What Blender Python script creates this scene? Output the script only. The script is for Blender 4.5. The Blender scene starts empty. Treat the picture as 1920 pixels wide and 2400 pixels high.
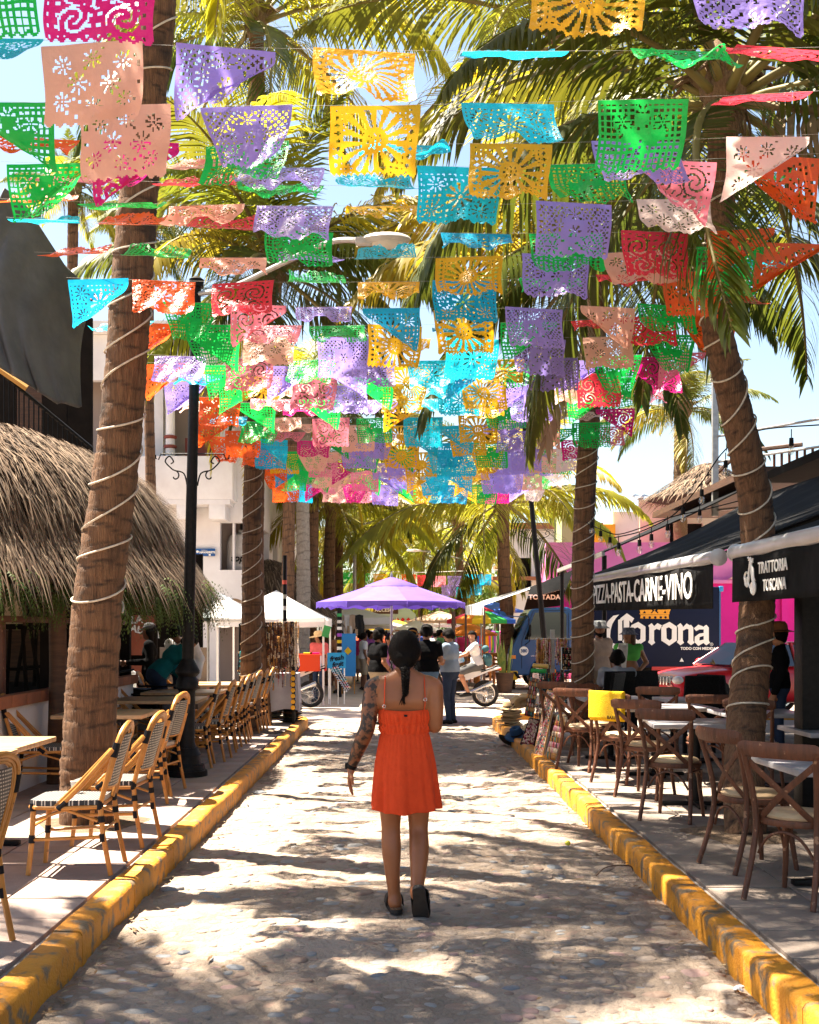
import bpy, bmesh, math, random
import numpy as np
from mathutils import Vector, Matrix, Euler
R = math.radians
PI = math.pi
rnd = random.Random(7)
S = bpy.context.scene
COL = S.collection

# ------------------------------------------------------------------ camera, sky, sun, exposure
F = 2700.0            # focal length in photograph pixels (1920 wide)
CX, HY, H = 935.0, 1480.0, 1.68   # vanishing point of the street, horizon row, eye height
cam_d = bpy.data.cameras.new('camera')
cam = bpy.data.objects.new('camera', cam_d); COL.objects.link(cam)
cam.location = (0, 0, H); cam.rotation_euler = (R(90), 0, 0)
cam_d.sensor_fit = 'VERTICAL'; cam_d.sensor_height = 24.0
cam_d.lens = 24.0 * F / 2400.0
cam_d.shift_x = (960 - CX) / 2400.0
cam_d.shift_y = (HY - 1200) / 2400.0
cam_d.clip_start = 0.05; cam_d.clip_end = 900
S.camera = cam
S.render.resolution_x = 819; S.render.resolution_y = 1024

SUN_EL, SUN_AZ = 66.0, -62.0        # azimuth measured from +Y (street direction) towards +X
wd = bpy.data.worlds.new('World'); S.world = wd; wd.use_nodes = True
nt = wd.node_tree
bg = nt.nodes['Background']
sky = nt.nodes.new('ShaderNodeTexSky'); sky.sky_type = 'NISHITA'; sky.sun_disc = False
sky.sun_elevation = R(SUN_EL); sky.sun_rotation = R(SUN_AZ)
sky.altitude = 0; sky.air_density = 1.0; sky.dust_density = 1.4; sky.ozone_density = 0.0
nt.links.new(sky.outputs[0], bg.inputs[0]); bg.inputs[1].default_value = 0.05
sd = bpy.data.lights.new('sun', 'SUN'); sd.energy = 5.0; sd.angle = R(0.53); sd.color = (1.0, 0.90, 0.77)
sun = bpy.data.objects.new('sun', sd); COL.objects.link(sun)
dvec = Vector((math.sin(R(SUN_AZ)) * math.cos(R(SUN_EL)), math.cos(R(SUN_AZ)) * math.cos(R(SUN_EL)), math.sin(R(SUN_EL))))
sun.rotation_euler = dvec.to_track_quat('Z', 'Y').to_euler(); sun.location = (-8, 4, 20)
vs = S.view_settings; vs.view_transform = 'Standard'; vs.look = 'None'; vs.gamma = 1.0
vs.exposure = 2.55; vs.use_white_balance = True; vs.white_balance_temperature = 6700; vs.white_balance_tint = 8; vs.use_curve_mapping = False
S.render.engine = 'CYCLES'
S.cycles.max_bounces = 6; S.cycles.diffuse_bounces = 3; S.cycles.glossy_bounces = 2
S.cycles.transmission_bounces = 4; S.cycles.transparent_max_bounces = 6; S.cycles.use_denoising = True
S.cycles.caustics_reflective = False; S.cycles.caustics_refractive = False

def W(px, py, Y):            # a photograph pixel at depth Y
    return Vector(((px - CX) / F * Y, Y, H - (py - HY) / F * Y))
def G(px, py, z=0.0):        # a photograph pixel on the level z
    Y = F * (H - z) / (py - HY)
    return Vector(((px - CX) / F * Y, Y, z))

# ------------------------------------------------------------------ materials
MATS = {}
def lin(h):
    if isinstance(h, str):
        h = h.lstrip('#'); c = [int(h[i:i+2], 16) / 255 for i in (0, 2, 4)]
        return tuple(x / 12.92 if x <= .04045 else ((x + .055) / 1.055) ** 2.4 for x in c)
    return tuple(h)
def mk(name, c1, c2=None, scale=6.0, rough=0.7, metal=0.0, bump=0.0, bscale=None, detail=4.0, stretch=None, lo=.35, hi=.65,
       trans=0.0, spec=0.4, rnd_hue=0.0, rnd_val=0.0, coat=0.0, c3=None, s3=2.0, lo3=.5, hi3=.6, coord='Object', sss=0.0):
    if name in MATS: return MATS[name]
    m = bpy.data.materials.new(name); m.use_nodes = True; t = m.node_tree; N = t.nodes; L = t.links
    b = N['Principled BSDF']; out = N['Material Output']
    b.inputs['Roughness'].default_value = rough; b.inputs['Metallic'].default_value = metal
    b.inputs['Specular IOR Level'].default_value = spec
    if coat: b.inputs['Coat Weight'].default_value = coat; b.inputs['Coat Roughness'].default_value = 0.08
    c1 = lin(c1); col = None
    tc = N.new('ShaderNodeTexCoord'); vec = tc.outputs[coord]
    if stretch:
        mp = N.new('ShaderNodeMapping'); mp.inputs['Scale'].default_value = stretch
        L.new(vec, mp.inputs[0]); vec = mp.outputs[0]
    if c2 is not None:
        c2 = lin(c2)
        n = N.new('ShaderNodeTexNoise'); n.inputs['Scale'].default_value = scale; n.inputs['Detail'].default_value = detail
        n.inputs['Roughness'].default_value = .62
        L.new(vec, n.inputs['Vector'])
        mr = N.new('ShaderNodeMapRange'); mr.inputs[1].default_value = lo; mr.inputs[2].default_value = hi
        L.new(n.outputs[0], mr.inputs[0])
        mx = N.new('ShaderNodeMix'); mx.data_type = 'RGBA'
        mx.inputs[6].default_value = (*c1, 1); mx.inputs[7].default_value = (*c2, 1)
        L.new(mr.outputs[0], mx.inputs[0]); col = mx.outputs[2]
    if c3 is not None:
        n3 = N.new('ShaderNodeTexNoise'); n3.inputs['Scale'].default_value = s3; n3.inputs['Detail'].default_value = 6
        L.new(tc.outputs[coord], n3.inputs['Vector'])
        r3 = N.new('ShaderNodeMapRange'); r3.inputs[1].default_value = lo3; r3.inputs[2].default_value = hi3
        L.new(n3.outputs[0], r3.inputs[0])
        m3 = N.new('ShaderNodeMix'); m3.data_type = 'RGBA'; m3.inputs[7].default_value = (*lin(c3), 1)
        if col is None: m3.inputs[6].default_value = (*c1, 1)
        else: L.new(col, m3.inputs[6])
        L.new(r3.outputs[0], m3.inputs[0]); col = m3.outputs[2]
    if rnd_hue or rnd_val:
        oi = N.new('ShaderNodeObjectInfo'); hs = N.new('ShaderNodeHueSaturation')
        a = N.new('ShaderNodeMapRange'); a.inputs[3].default_value = .5 - rnd_hue; a.inputs[4].default_value = .5 + rnd_hue
        v = N.new('ShaderNodeMapRange'); v.inputs[3].default_value = 1 - rnd_val; v.inputs[4].default_value = 1 + rnd_val
        ml = N.new('ShaderNodeMath'); ml.operation = 'MULTIPLY'; ml.inputs[1].default_value = 7.13
        fr = N.new('ShaderNodeMath'); fr.operation = 'FRACT'
        L.new(oi.outputs['Random'], a.inputs[0]); L.new(oi.outputs['Random'], ml.inputs[0]); L.new(ml.outputs[0], fr.inputs[0]); L.new(fr.outputs[0], v.inputs[0])
        L.new(a.outputs[0], hs.inputs['Hue']); L.new(v.outputs[0], hs.inputs['Value'])
        if col is None: hs.inputs['Color'].default_value = (*c1, 1)
        else: L.new(col, hs.inputs['Color'])
        col = hs.outputs[0]
    if col is None: b.inputs['Base Color'].default_value = (*c1, 1)
    else: L.new(col, b.inputs['Base Color'])
    if bump:
        nb = N.new('ShaderNodeTexNoise'); nb.inputs['Scale'].default_value = bscale or scale; nb.inputs['Detail'].default_value = 5
        L.new(vec, nb.inputs['Vector'])
        bp = N.new('ShaderNodeBump'); bp.inputs['Strength'].default_value = bump; bp.inputs['Distance'].default_value = .03
        L.new(nb.outputs[0], bp.inputs['Height']); L.new(bp.outputs[0], b.inputs['Normal'])
    if sss:
        b.inputs['Subsurface Weight'].default_value = sss; b.inputs['Subsurface Radius'].default_value = (.012, .005, .003); b.inputs['Subsurface Scale'].default_value = 1
    if trans:
        tr = N.new('ShaderNodeBsdfTranslucent'); ms = N.new('ShaderNodeMixShader'); ms.inputs[0].default_value = trans
        if col is None: tr.inputs[0].default_value = (*c1, 1)
        else: L.new(col, tr.inputs[0])
        L.new(b.outputs[0], ms.inputs[1]); L.new(tr.outputs[0], ms.inputs[2]); L.new(ms.outputs[0], out.inputs[0])
    MATS[name] = m
    return m

def glass(name, tint=(.8, .9, .92), alpha=.25, rough=.03):
    if name in MATS: return MATS[name]
    m = bpy.data.materials.new(name); m.use_nodes = True; t = m.node_tree; N = t.nodes; L = t.links
    gl = N.new('ShaderNodeBsdfGlossy'); gl.inputs[0].default_value = (1, 1, 1, 1); gl.inputs[1].default_value = rough
    tp = N.new('ShaderNodeBsdfTransparent'); tp.inputs[0].default_value = (*tint, 1)
    ms = N.new('ShaderNodeMixShader'); ms.inputs[0].default_value = alpha
    L.new(tp.outputs[0], ms.inputs[1]); L.new(gl.outputs[0], ms.inputs[2]); L.new(ms.outputs[0], N['Material Output'].inputs[0])
    MATS[name] = m; return m

# ------------------------------------------------------------------ mesh builder
class MB:
    def __init__(s): s.v = []; s.f = []; s.m = []; s.mi = 0; s.T = Matrix.Identity(4)
    def add(s, vs, fs):
        o = len(s.v); T = s.T
        s.v.extend([tuple(T @ Vector(p)) for p in vs]); s.f.extend([tuple(o + i for i in f) for f in fs]); s.m.extend([s.mi] * len(fs)); return s
    def box(s, c, d, rot=None, taper=1.0, bev=0.0):
        x, y, z = d[0] / 2, d[1] / 2, d[2] / 2
        if bev > 0:
            b = min(bev, x * .9, y * .9, z * .9); vs = []; 
            bm = bmesh.new(); bmesh.ops.create_cube(bm, size=1)
            for v in bm.verts: v.co = Vector((v.co.x * d[0] * (taper if v.co.z > 0 else 1), v.co.y * d[1] * (taper if v.co.z > 0 else 1), v.co.z * d[2]))
            bmesh.ops.bevel(bm, geom=bm.edges[:], offset=b, segments=2, affect='EDGES', profile=.6)
            bm.verts.ensure_lookup_table(); vs = [v.co.copy() for v in bm.verts]; fs = [[v.index for v in f.verts] for f in bm.faces]; bm.free()
        else:
            t = taper
            vs = [Vector(p) for p in [(-x, -y, -z), (x, -y, -z), (x, y, -z), (-x, y, -z), (-x * t, -y * t, z), (x * t, -y * t, z), (x * t, y * t, z), (-x * t, y * t, z)]]
            fs = [(0, 3, 2, 1), (4, 5, 6, 7), (0, 1, 5, 4), (1, 2, 6, 5), (2, 3, 7, 6), (3, 0, 4, 7)]
        M = Matrix.Translation(Vector(c))
        if rot is not None: M = M @ (rot.to_4x4() if isinstance(rot, Matrix) else Euler(rot).to_matrix().to_4x4())
        return s.add([M @ v for v in vs], fs)
    def tube(s, pts, r, n=8, cap=True, flat=1.0, up=None):
        pts = [Vector(p) for p in pts]; k = len(pts)
        rr = r if isinstance(r, (list, tuple)) else [r] * k
        vs = []; fs = []; pn = None
        for i, p in enumerate(pts):
            d = (pts[min(i + 1, k - 1)] - pts[max(i - 1, 0)])
            if d.length < 1e-9: d = Vector((0, 0, 1))
            d.normalize()
            if pn is None:
                a = Vector(up) if up else (Vector((0, 0, 1)) if abs(d.z) < .9 else Vector((1, 0, 0)))
                pn = (a - d * a.dot(d)).normalized()
            else:
                q = pn - d * pn.dot(d)
                pn = q.normalized() if q.length > 1e-6 else pn
            bn = d.cross(pn)
            for j in range(n):
                t = 2 * PI * j / n
                vs.append(p + (pn * math.cos(t) * flat + bn * math.sin(t)) * rr[i])
        for i in range(k - 1):
            for j in range(n):
                a = i * n + j; b = i * n + (j + 1) % n
                fs.append((a, b, b + n, a + n))
        if cap: fs.append(tuple(range(n - 1, -1, -1))); fs.append(tuple((k - 1) * n + j for j in range(n)))
        return s.add(vs, fs)
    def lathe(s, prof, c=(0, 0, 0), n=20, cap=True, axis=None):
        vs = []; fs = []; k = len(prof)
        for r, z in prof:
            for j in range(n):
                t = 2 * PI * j / n; vs.append(Vector((r * math.cos(t), r * math.sin(t), z)))
        for i in range(k - 1):
            for j in range(n):
                a = i * n + j; b = i * n + (j + 1) % n; fs.append((a, b, b + n, a + n))
        if cap: fs.append(tuple(range(n - 1, -1, -1))); fs.append(tuple((k - 1) * n + j for j in range(n)))
        M = Matrix.Translation(Vector(c))
        if axis is not None: M = M @ Vector(axis).to_track_quat('Z', 'Y').to_matrix().to_4x4()
        return s.add([M @ v for v in vs], fs)
    def ell(s, c, r, n=12, m=8, rot=None):
        vs = [Vector((0, 0, -1))]; fs = []
        for i in range(1, m):
            a = -PI / 2 + PI * i / m
            for j in range(n):
                t = 2 * PI * j / n; vs.append(Vector((math.cos(a) * math.cos(t), math.cos(a) * math.sin(t), math.sin(a))))
        vs.append(Vector((0, 0, 1))); e = len(vs) - 1
        for j in range(n):
            fs.append((0, 1 + (j + 1) % n, 1 + j)); fs.append((e, 1 + (m - 2) * n + j, 1 + (m - 2) * n + (j + 1) % n))
        for i in range(m - 2):
            for j in range(n):
                a = 1 + i * n + j; b = 1 + i * n + (j + 1) % n; fs.append((a, b, b + n, a + n))
        M = Matrix.Translation(Vector(c))
        if rot is not None: M = M @ Euler(rot).to_matrix().to_4x4()
        if not isinstance(r, (tuple, list)): r = (r, r, r)
        return s.add([M @ Vector((v.x * r[0], v.y * r[1], v.z * r[2])) for v in vs], fs)
    def prism(s, poly, M, d):          # 2D outline (x, y) extruded by d along local z, placed by matrix M
        n = len(poly)
        vs = [M @ Vector((x, y, 0)) for x, y in poly] + [M @ Vector((x, y, d)) for x, y in poly]
        fs = [tuple(range(n - 1, -1, -1)), tuple(range(n, 2 * n))] + [(i, (i + 1) % n, n + (i + 1) % n, n + i) for i in range(n)]
        return s.add(vs, fs)
    def grid(s, fn, nu, nv, closed=False):
        vs = [fn(i / nu, j / nv) for i in range(nu + 1) for j in range(nv + 1)]
        fs = [(i * (nv + 1) + j, (i + 1) * (nv + 1) + j, (i + 1) * (nv + 1) + j + 1, i * (nv + 1) + j + 1) for i in range(nu) for j in range(nv)]
        return s.add(vs, fs)
    def mesh(s, name, mats, smooth=True, angle=40):
        me = bpy.data.meshes.new(name); me.from_pydata([tuple(v) for v in s.v], [], s.f)
        for m in (mats if isinstance(mats, (list, tuple)) else [mats]): me.materials.append(m)
        if len(me.materials) > 1: me.polygons.foreach_set('material_index', s.m)
        me.validate(); 
        if smooth: me.shade_smooth() if angle is None else shade_auto(me, angle)
        me.update(); return me
    def build(s, name, mats, parent=None, smooth=True, angle=40):
        return link(name, s.mesh(name, mats, smooth, angle), parent)
def shade_auto(me, angle):
    me.polygons.foreach_set('use_smooth', [True] * len(me.polygons))
    try: me.set_sharp_from_angle(angle=R(angle))
    except Exception: pass
def link(name, data, parent=None, loc=None, rz=None):
    o = bpy.data.objects.new(name, data); COL.objects.link(o)
    if parent: o.parent = parent
    if loc is not None: o.location = loc
    if rz is not None: o.rotation_euler = (0, 0, rz)
    return o
def tag(o, label, cat, group=None):
    o['label'] = label; o['category'] = cat
    if group: o['group'] = group
    return o
def thing(name, label, cat, loc=(0, 0, 0), rz=0.0, group=None, scale=None):
    o = bpy.data.objects.new(name, None); COL.objects.link(o); o.empty_display_size = .1
    o.location = loc; o.rotation_euler = (0, 0, rz)
    if scale: o.scale = (scale,) * 3
    return tag(o, label, cat, group)
def struct(o): o['kind'] = 'structure'; return o
KIDS = {}
def kids(o): return [c for c in o.children]
def dup(root, loc, rz, label, group=None, scale=None):
    r = root.copy(); COL.objects.link(r); r.location = loc; r.rotation_euler = (0, 0, rz); r['label'] = label
    if group: r['group'] = group
    if scale: r.scale = (scale,) * 3
    for ch in kids(root):
        c = ch.copy(); COL.objects.link(c); c.parent = r
        for g in kids(ch):
            d = g.copy(); COL.objects.link(d); d.parent = c
    return r
def text(name, body, size, mat, parent, loc, rot, extrude=.004, align='CENTER', shear=0.0, xs=1.0, space=1.0, bold=0.0):
    cu = bpy.data.curves.new(name, 'FONT'); cu.body = body; cu.size = size; cu.extrude = extrude; cu.align_x = align; cu.align_y = 'CENTER'
    cu.shear = shear; cu.space_character = space; cu.offset = bold; cu.resolution_u = 3
    tmp = bpy.data.objects.new('tmp', cu); me = bpy.data.meshes.new_from_object(tmp); bpy.data.objects.remove(tmp); bpy.data.curves.remove(cu)
    me.materials.clear(); me.materials.append(mat)
    o = link(name, me, parent, loc); o.rotation_euler = rot; o.scale = (xs, 1, 1); return o
ORD = ['zeroth', 'first', 'second', 'third', 'fourth', 'fifth', 'sixth', 'seventh', 'eighth', 'ninth', 'tenth', 'eleventh', 'twelfth', 'thirteenth', 'fourteenth', 'fifteenth', 'sixteenth', 'seventeenth', 'eighteenth', 'nineteenth', 'twentieth']
ORD += ['twenty-' + w for w in ORD[1:10]] + ['thirtieth'] + ['thirty-' + w for w in ORD[1:10]] + ['fortieth']
def hsh(*a):
    x = math.sin(sum(v * k for v, k in zip(a, (12.9898, 78.233, 37.719, 94.673)))) * 43758.5453
    return x - math.floor(x)
def vnoise(x, y, sd=0.0):
    xi, yi = math.floor(x), math.floor(y); u, v = x - xi, y - yi; u = u * u * (3 - 2 * u); v = v * v * (3 - 2 * v)
    a = hsh(xi, yi, sd); b = hsh(xi + 1, yi, sd); c = hsh(xi, yi + 1, sd); d = hsh(xi + 1, yi + 1, sd)
    return (a + (b - a) * u) * (1 - v) + (c + (d - c) * u) * v
def bez(pts, n=12):          # smooth polyline through pts (Catmull-Rom)
    P = [Vector(p) for p in pts]; out = []
    for i in range(len(P) - 1):
        p0 = P[max(i - 1, 0)]; p1 = P[i]; p2 = P[i + 1]; p3 = P[min(i + 2, len(P) - 1)]
        for k in range(n):
            t = k / n
            out.append(.5 * ((2 * p1) + (p2 - p0) * t + (2 * p0 - 5 * p1 + 4 * p2 - p3) * t * t + (3 * p1 - p0 - 3 * p2 + p3) * t ** 3))
    out.append(P[-1].copy()); return out

# ------------------------------------------------------------------ organic bodies: a distance field turned into one continuous surface
def nets(Fd, org, h):
    nx, ny, nz = Fd.shape; ins = Fd < 0
    c = [ins[a:nx - 1 + a, b:ny - 1 + b, d:nz - 1 + d] for a in (0, 1) for b in (0, 1) for d in (0, 1)]
    s = sum(x.astype(np.int8) for x in c); act = (s > 0) & (s < 8)
    ijk = np.argwhere(act); idx = -np.ones(act.shape, int); idx[act] = np.arange(len(ijk))
    acc = np.zeros((len(ijk), 3)); cnt = np.zeros(len(ijk)); co = [(a, b, d) for a in (0, 1) for b in (0, 1) for d in (0, 1)]
    val = [Fd[ijk[:, 0] + a, ijk[:, 1] + b, ijk[:, 2] + d] for a, b, d in co]
    for i in range(8):
        for j in range(i + 1, 8):
            if sum(abs(co[i][q] - co[j][q]) for q in range(3)) != 1: continue
            m = (val[i] < 0) != (val[j] < 0); t = np.where(m, val[i] / np.where(m, val[i] - val[j], 1), 0)
            p = np.array(co[i]) + t[:, None] * (np.array(co[j]) - np.array(co[i])); acc[m] += p[m]; cnt[m] += 1
    V = (ijk + acc / cnt[:, None]) * h + org; Q = []
    for ax in range(3):
        sl0 = [slice(1, -1)] * 3; sl0[ax] = slice(0, -1); sl1 = [slice(1, -1)] * 3; sl1[ax] = slice(1, None)
        A = ins[tuple(sl0)]; B = ins[tuple(sl1)]; e = np.argwhere(A != B)
        if len(e) == 0: continue
        o = e.copy(); u, v = (ax + 1) % 3, (ax + 2) % 3
        o[:, u] += 1; o[:, v] += 1
        def at(du, dv):
            q = o.copy(); q[:, u] -= du; q[:, v] -= dv; return idx[q[:, 0], q[:, 1], q[:, 2]]
        q = np.stack([at(1, 1), at(0, 1), at(0, 0), at(1, 0)], 1); fl = ~A[e[:, 0], e[:, 1], e[:, 2]]; q[fl] = q[fl][:, ::-1]; Q.append(q)
    return V, np.concatenate(Q)
def blob(prims, h=.012, k=.03):
    """prims: (a, b, ra, rb, mat[, k[, yscale]]) tapered capsules; returns verts, quads, per-face material"""
    A = np.array([list(p[0]) for p in prims]); B = np.array([list(p[1]) for p in prims]); rm = np.array([max(p[2], p[3]) for p in prims])
    lo = np.minimum(A, B).min(0) - rm.max() - .04; hi = np.maximum(A, B).max(0) + rm.max() + .04
    n = np.ceil((hi - lo) / h).astype(int) + 2; Fd = np.full(n, .5)
    ax = [lo[i] + np.arange(n[i]) * h for i in range(3)]
    for p, a, b, r in zip(prims, A, B, rm):
        kk = p[5] if len(p) > 5 else k; ys = p[6] if len(p) > 6 else 1.0
        l = np.minimum(a, b) - r * max(1, 1) - kk - 2 * h; u = np.maximum(a, b) + r + kk + 2 * h
        i0 = np.clip(((l - lo) / h).astype(int), 0, n - 1); i1 = np.clip(((u - lo) / h).astype(int) + 2, 0, n)
        X, Y, Z = np.meshgrid(ax[0][i0[0]:i1[0]], ax[1][i0[1]:i1[1]], ax[2][i0[2]:i1[2]], indexing='ij')
        d = b - a; px, py, pz = X - a[0], Y - a[1], Z - a[2]
        t = np.clip((px * d[0] + py * d[1] + pz * d[2]) / max(d @ d, 1e-9), 0, 1)
        q = np.sqrt((px - t * d[0]) ** 2 + ((py - t * d[1]) * ys) ** 2 + (pz - t * d[2]) ** 2) - (p[2] + (p[3] - p[2]) * t)
        s = Fd[i0[0]:i1[0], i0[1]:i1[1], i0[2]:i1[2]]
        if kk <= 0: Fd[i0[0]:i1[0], i0[1]:i1[1], i0[2]:i1[2]] = np.minimum(s, q)
        else:
            hh = np.maximum(kk - np.abs(s - q), 0) / kk
            Fd[i0[0]:i1[0], i0[1]:i1[1], i0[2]:i1[2]] = np.minimum(s, q) - hh * hh * kk / 4
    V, Q = nets(Fd, lo, h)
    fc = V[Q].mean(1); best = np.full(len(fc), 9.); mi = np.zeros(len(fc), int)
    for p, a, b in zip(prims, A, B):
        ys = p[6] if len(p) > 6 else 1.0
        d = b - a; v = fc - a; t = np.clip((v @ d) / max(d @ d, 1e-9), 0, 1); e = v - t[:, None] * d; e[:, 1] *= ys
        q = np.sqrt((e ** 2).sum(1)) - (p[2] + (p[3] - p[2]) * t); m = q < best; best[m] = q[m]; mi[m] = p[4]
    return V, Q, mi
def blob_obj(name, prims, mats, parent=None, h=.012, k=.03):
    V, Q, mi = blob(prims, h, k)
    me = bpy.data.meshes.new(name); me.from_pydata(V.tolist(), [], Q.tolist())
    for m in mats: me.materials.append(m)
    me.polygons.foreach_set('material_index', mi.tolist()); me.polygons.foreach_set('use_smooth', [True] * len(me.polygons)); me.update()
    return link(name, me, parent)
# ------------------------------------------------------------------ ground, street, kerbs, pavements
SW = .15                                  # pavement level
KL, KR = -1.60, 1.65                      # street faces of the two kerbs
PALM_BASES = {'a': (-2.47, 9.2), 'b': (2.62, 8.7), 'c': (-2.30, 17.6), 'd': (2.42, 15.2)}
m_sand = mk('sandy_street', (.265, .205, .158), (.19, .145, .11), 3.0, .95, bump=.8, bscale=38, c3=(.33, .26, .205), s3=1.1, lo3=.48, hi3=.66)
m_dust = mk('pale_dust', (.40, .325, .265), (.33, .26, .205), 1.2, .95, bump=.5, bscale=16)
m_earth = mk('far_earth', (.30, .235, .18), (.22, .17, .13), .35, .95)
m_soil = mk('soil', (.20, .135, .085), (.11, .075, .05), 14, 1, bump=1, bscale=45)
STONE = [mk('stone_sandy', (.30, .24, .195), (.23, .18, .145), 9, .85, bump=.4, bscale=40),
         mk('stone_tan', (.27, .19, .145), (.21, .14, .105), 9, .8, bump=.3, bscale=40),
         mk('stone_grey', (.19, .185, .185), (.28, .265, .25), 12, .7, bump=.25, bscale=50),
         mk('stone_blue', (.125, .135, .155), (.20, .205, .215), 12, .6, bump=.2, bscale=50),
         mk('stone_pink', (.36, .235, .205), (.26, .17, .15), 10, .8, bump=.3, bscale=45)]
g = MB(); g.box((0, 150, -.30), (800, 800, .3)); struct(g.build('ground', m_earth, smooth=False))
def road_z(x, y):
    a = .022 * (vnoise(x * 2.3, y * 2.3, 1) - .5) + .026 * (vnoise(x * 6, y * 8, 2) - .5) + .016 * (vnoise(x * 13, y * 19, 3) - .5)
    e = max(0.0, abs(x - .02) - 1.25)
    return a - .03 * e
st = MB()
ys = [2.6]; 
while ys[-1] < 21.4: ys.append(ys[-1] + max(.026, .0042 * ys[-1]))
xs = [-1.70 + i * (3.45 / 96) for i in range(97)]
vv = [(x, y, road_z(x, y)) for y in ys for x in xs]; nxx = len(xs)
st.add(vv, [(j * nxx + i, j * nxx + i + 1, (j + 1) * nxx + i + 1, (j + 1) * nxx + i) for j in range(len(ys) - 1) for i in range(nxx - 1)])
street = struct(st.build('cobbled_street', m_sand, angle=None))
cr = MB()
cys = [21.35 + .16 * i * (1 + i * .012) for i in range(90)]; cys = [y for y in cys if y < 60]
cxs = [-14 + .28 * i for i in range(101)]
cr.add([(x, y, .012 * (vnoise(x * 3, y * 3, 5) - .5) + .02 * (vnoise(x, y, 6) - .5) - .01) for y in cys for x in cxs],
       [(j * 101 + i, j * 101 + i + 1, (j + 1) * 101 + i + 1, (j + 1) * 101 + i) for j in range(len(cys) - 1) for i in range(100)])
struct(cr.build('crossing_road', m_dust, angle=None))
# cobbles: domed river stones, half sunk in sand
def stone_mb(mb, sx, sy, sz, sd, M):
    n = 11; vs = []; rings = [(1.0, -.6), (.96, .1), (.78, .62), (.42, .92)]
    for r, z in rings:
        for j in range(n):
            t = 2 * PI * j / n; w = 1 + .26 * (hsh(j, sd) - .5) + .14 * math.sin(2 * t + sd)
            vs.append(M @ Vector((math.cos(t) * r * w * sx, math.sin(t) * r * w * sy, z * sz + .12 * sz * (hsh(j, sd, r) - .5))))
    vs.append(M @ Vector((0, 0, sz))); e = len(vs) - 1
    fs = [(i * n + j, i * n + (j + 1) % n, (i + 1) * n + (j + 1) % n, (i + 1) * n + j) for i in range(3) for j in range(n)] + [(3 * n + j, 3 * n + (j + 1) % n, e) for j in range(n)]
    mb.add(vs, fs)
cells = {}; spots = []
r2 = random.Random(21)
for tries in range(34000):
    y = 4.3 + 16.9 * r2.random() ** 1.15; x = r2.uniform(-1.52, 1.58)
    s = r2.choice([.022, .027, .032, .038, .044, .05, .065])
    if y > 10: s *= 1.2
    key = (int(x / .2), int(y / .2)); ok = True
    for a in (-1, 0, 1):
        for b in (-1, 0, 1):
            for (qx, qy, qs) in cells.get((key[0] + a, key[1] + b), ()):
                if ((qx - x)) ** 2 + ((qy - y) * .95) ** 2 < ((qs + s) * 1.04) ** 2: ok = False
    if not ok: continue
    cells.setdefault(key, []).append((x, y, s)); spots.append((x, y, s))
smesh = {}
for mi in range(5):
    for k in range(5):
        b = MB(); stone_mb(b, 1.25, .95, .30, 3.1 * k + mi, Matrix.Identity(4)); smesh[(mi, k)] = b.mesh('stone', STONE[mi], angle=None)
spots.sort(key=lambda q: q[1])
far = MB(); n300 = 0
for i, (x, y, s) in enumerate(spots):
    q = r2.random(); mi = 0 if q < .58 else 1 if q < .78 else 2 if q < .88 else 3 if q < .93 else 4
    bury = r2.uniform(.04, .27) if mi in (0, 1) else r2.uniform(.0, .2)
    z = road_z(x, y) - bury * s; rz = r2.uniform(-.6, .6) + (PI if r2.random() < .5 else 0)
    if i < 300:
        o = link('stone', smesh[(mi, i % 5)], street, (x, y, z), rz); o.scale = (s, s, s * r2.uniform(.8, 1.15)); n300 += 1
    else:
        far.mi = mi; stone_mb(far, 1.25 * s, .95 * s, .28 * s, i % 31, Matrix.Translation((x, y, z)) @ Matrix.Rotation(rz, 4, 'Z'))
fo = far.build('cobbles', STONE, street, angle=None); fo['kind'] = 'stuff'
# kerbs: painted stones laid end to end
def kerb_paint():
    m = mk('kerb_yellow', (.60, .245, .014), (.46, .175, .012), 5, .62, bump=.35, bscale=60, c3=(.17, .12, .07), s3=10.0, lo3=.53, hi3=.64)
    return m
m_kerb = kerb_paint()
m_conc = mk('concrete', (.36, .31, .275), (.27, .23, .20), 7, .9, bump=.4, bscale=50)
def kerb(side, x0, y1):
    root = struct(link('kerb', None)); root.name = 'kerb_left' if side < 0 else 'kerb_right'
    y = 3.2; i = 0
    while y < y1:
        L = 1.05 + .35 * hsh(i, side) if side < 0 else .62 + .3 * hsh(i, side)
        L = min(L, y1 - y + .02)
        bend = 0
        w, h = .155, .158 + .012 * (hsh(i, 4, side) - .5)
        prof = [(0, -.08), (0, h - .025), (.012, h - .007), (.03, h), (w - .01, h), (w, h - .01), (w, -.08)]
        b = MB(); nseg = 7
        vs = []; fs = []; n = len(prof)
        for k in range(nseg + 1):
            t = k / nseg; yy = y + .004 + (L - .008) * t
            for (px, pz) in prof:
                rx = .010 * (vnoise(yy * 5, px * 30 + pz * 20, 8 + side) - .5) + .016 * (vnoise(yy * 1.3, side * 4, 9) - .5)
                rz = .010 * (vnoise(yy * 6, px * 40, 11 + side) - .5)
                vs.append((x0 + (-px if side < 0 else px) + rx, yy, pz + (rz if pz > 0 else 0)))
        for k in range(nseg):
            for j in range(n - 1):
                q = (k * n + j, k * n + j + 1, (k + 1) * n + j + 1, (k + 1) * n + j)
                fs.append(q if side < 0 else q[::-1])
        fs.append(tuple(range(n)) if side > 0 else tuple(range(n - 1, -1, -1))); e = nseg * n
        fs.append(tuple(range(e + n - 1, e - 1, -1)) if side > 0 else tuple(range(e, e + n)))
        b.add(vs, fs); b.build('kerb_stone', m_kerb, root, angle=50)
        y += L; i += 1
    return root
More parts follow.
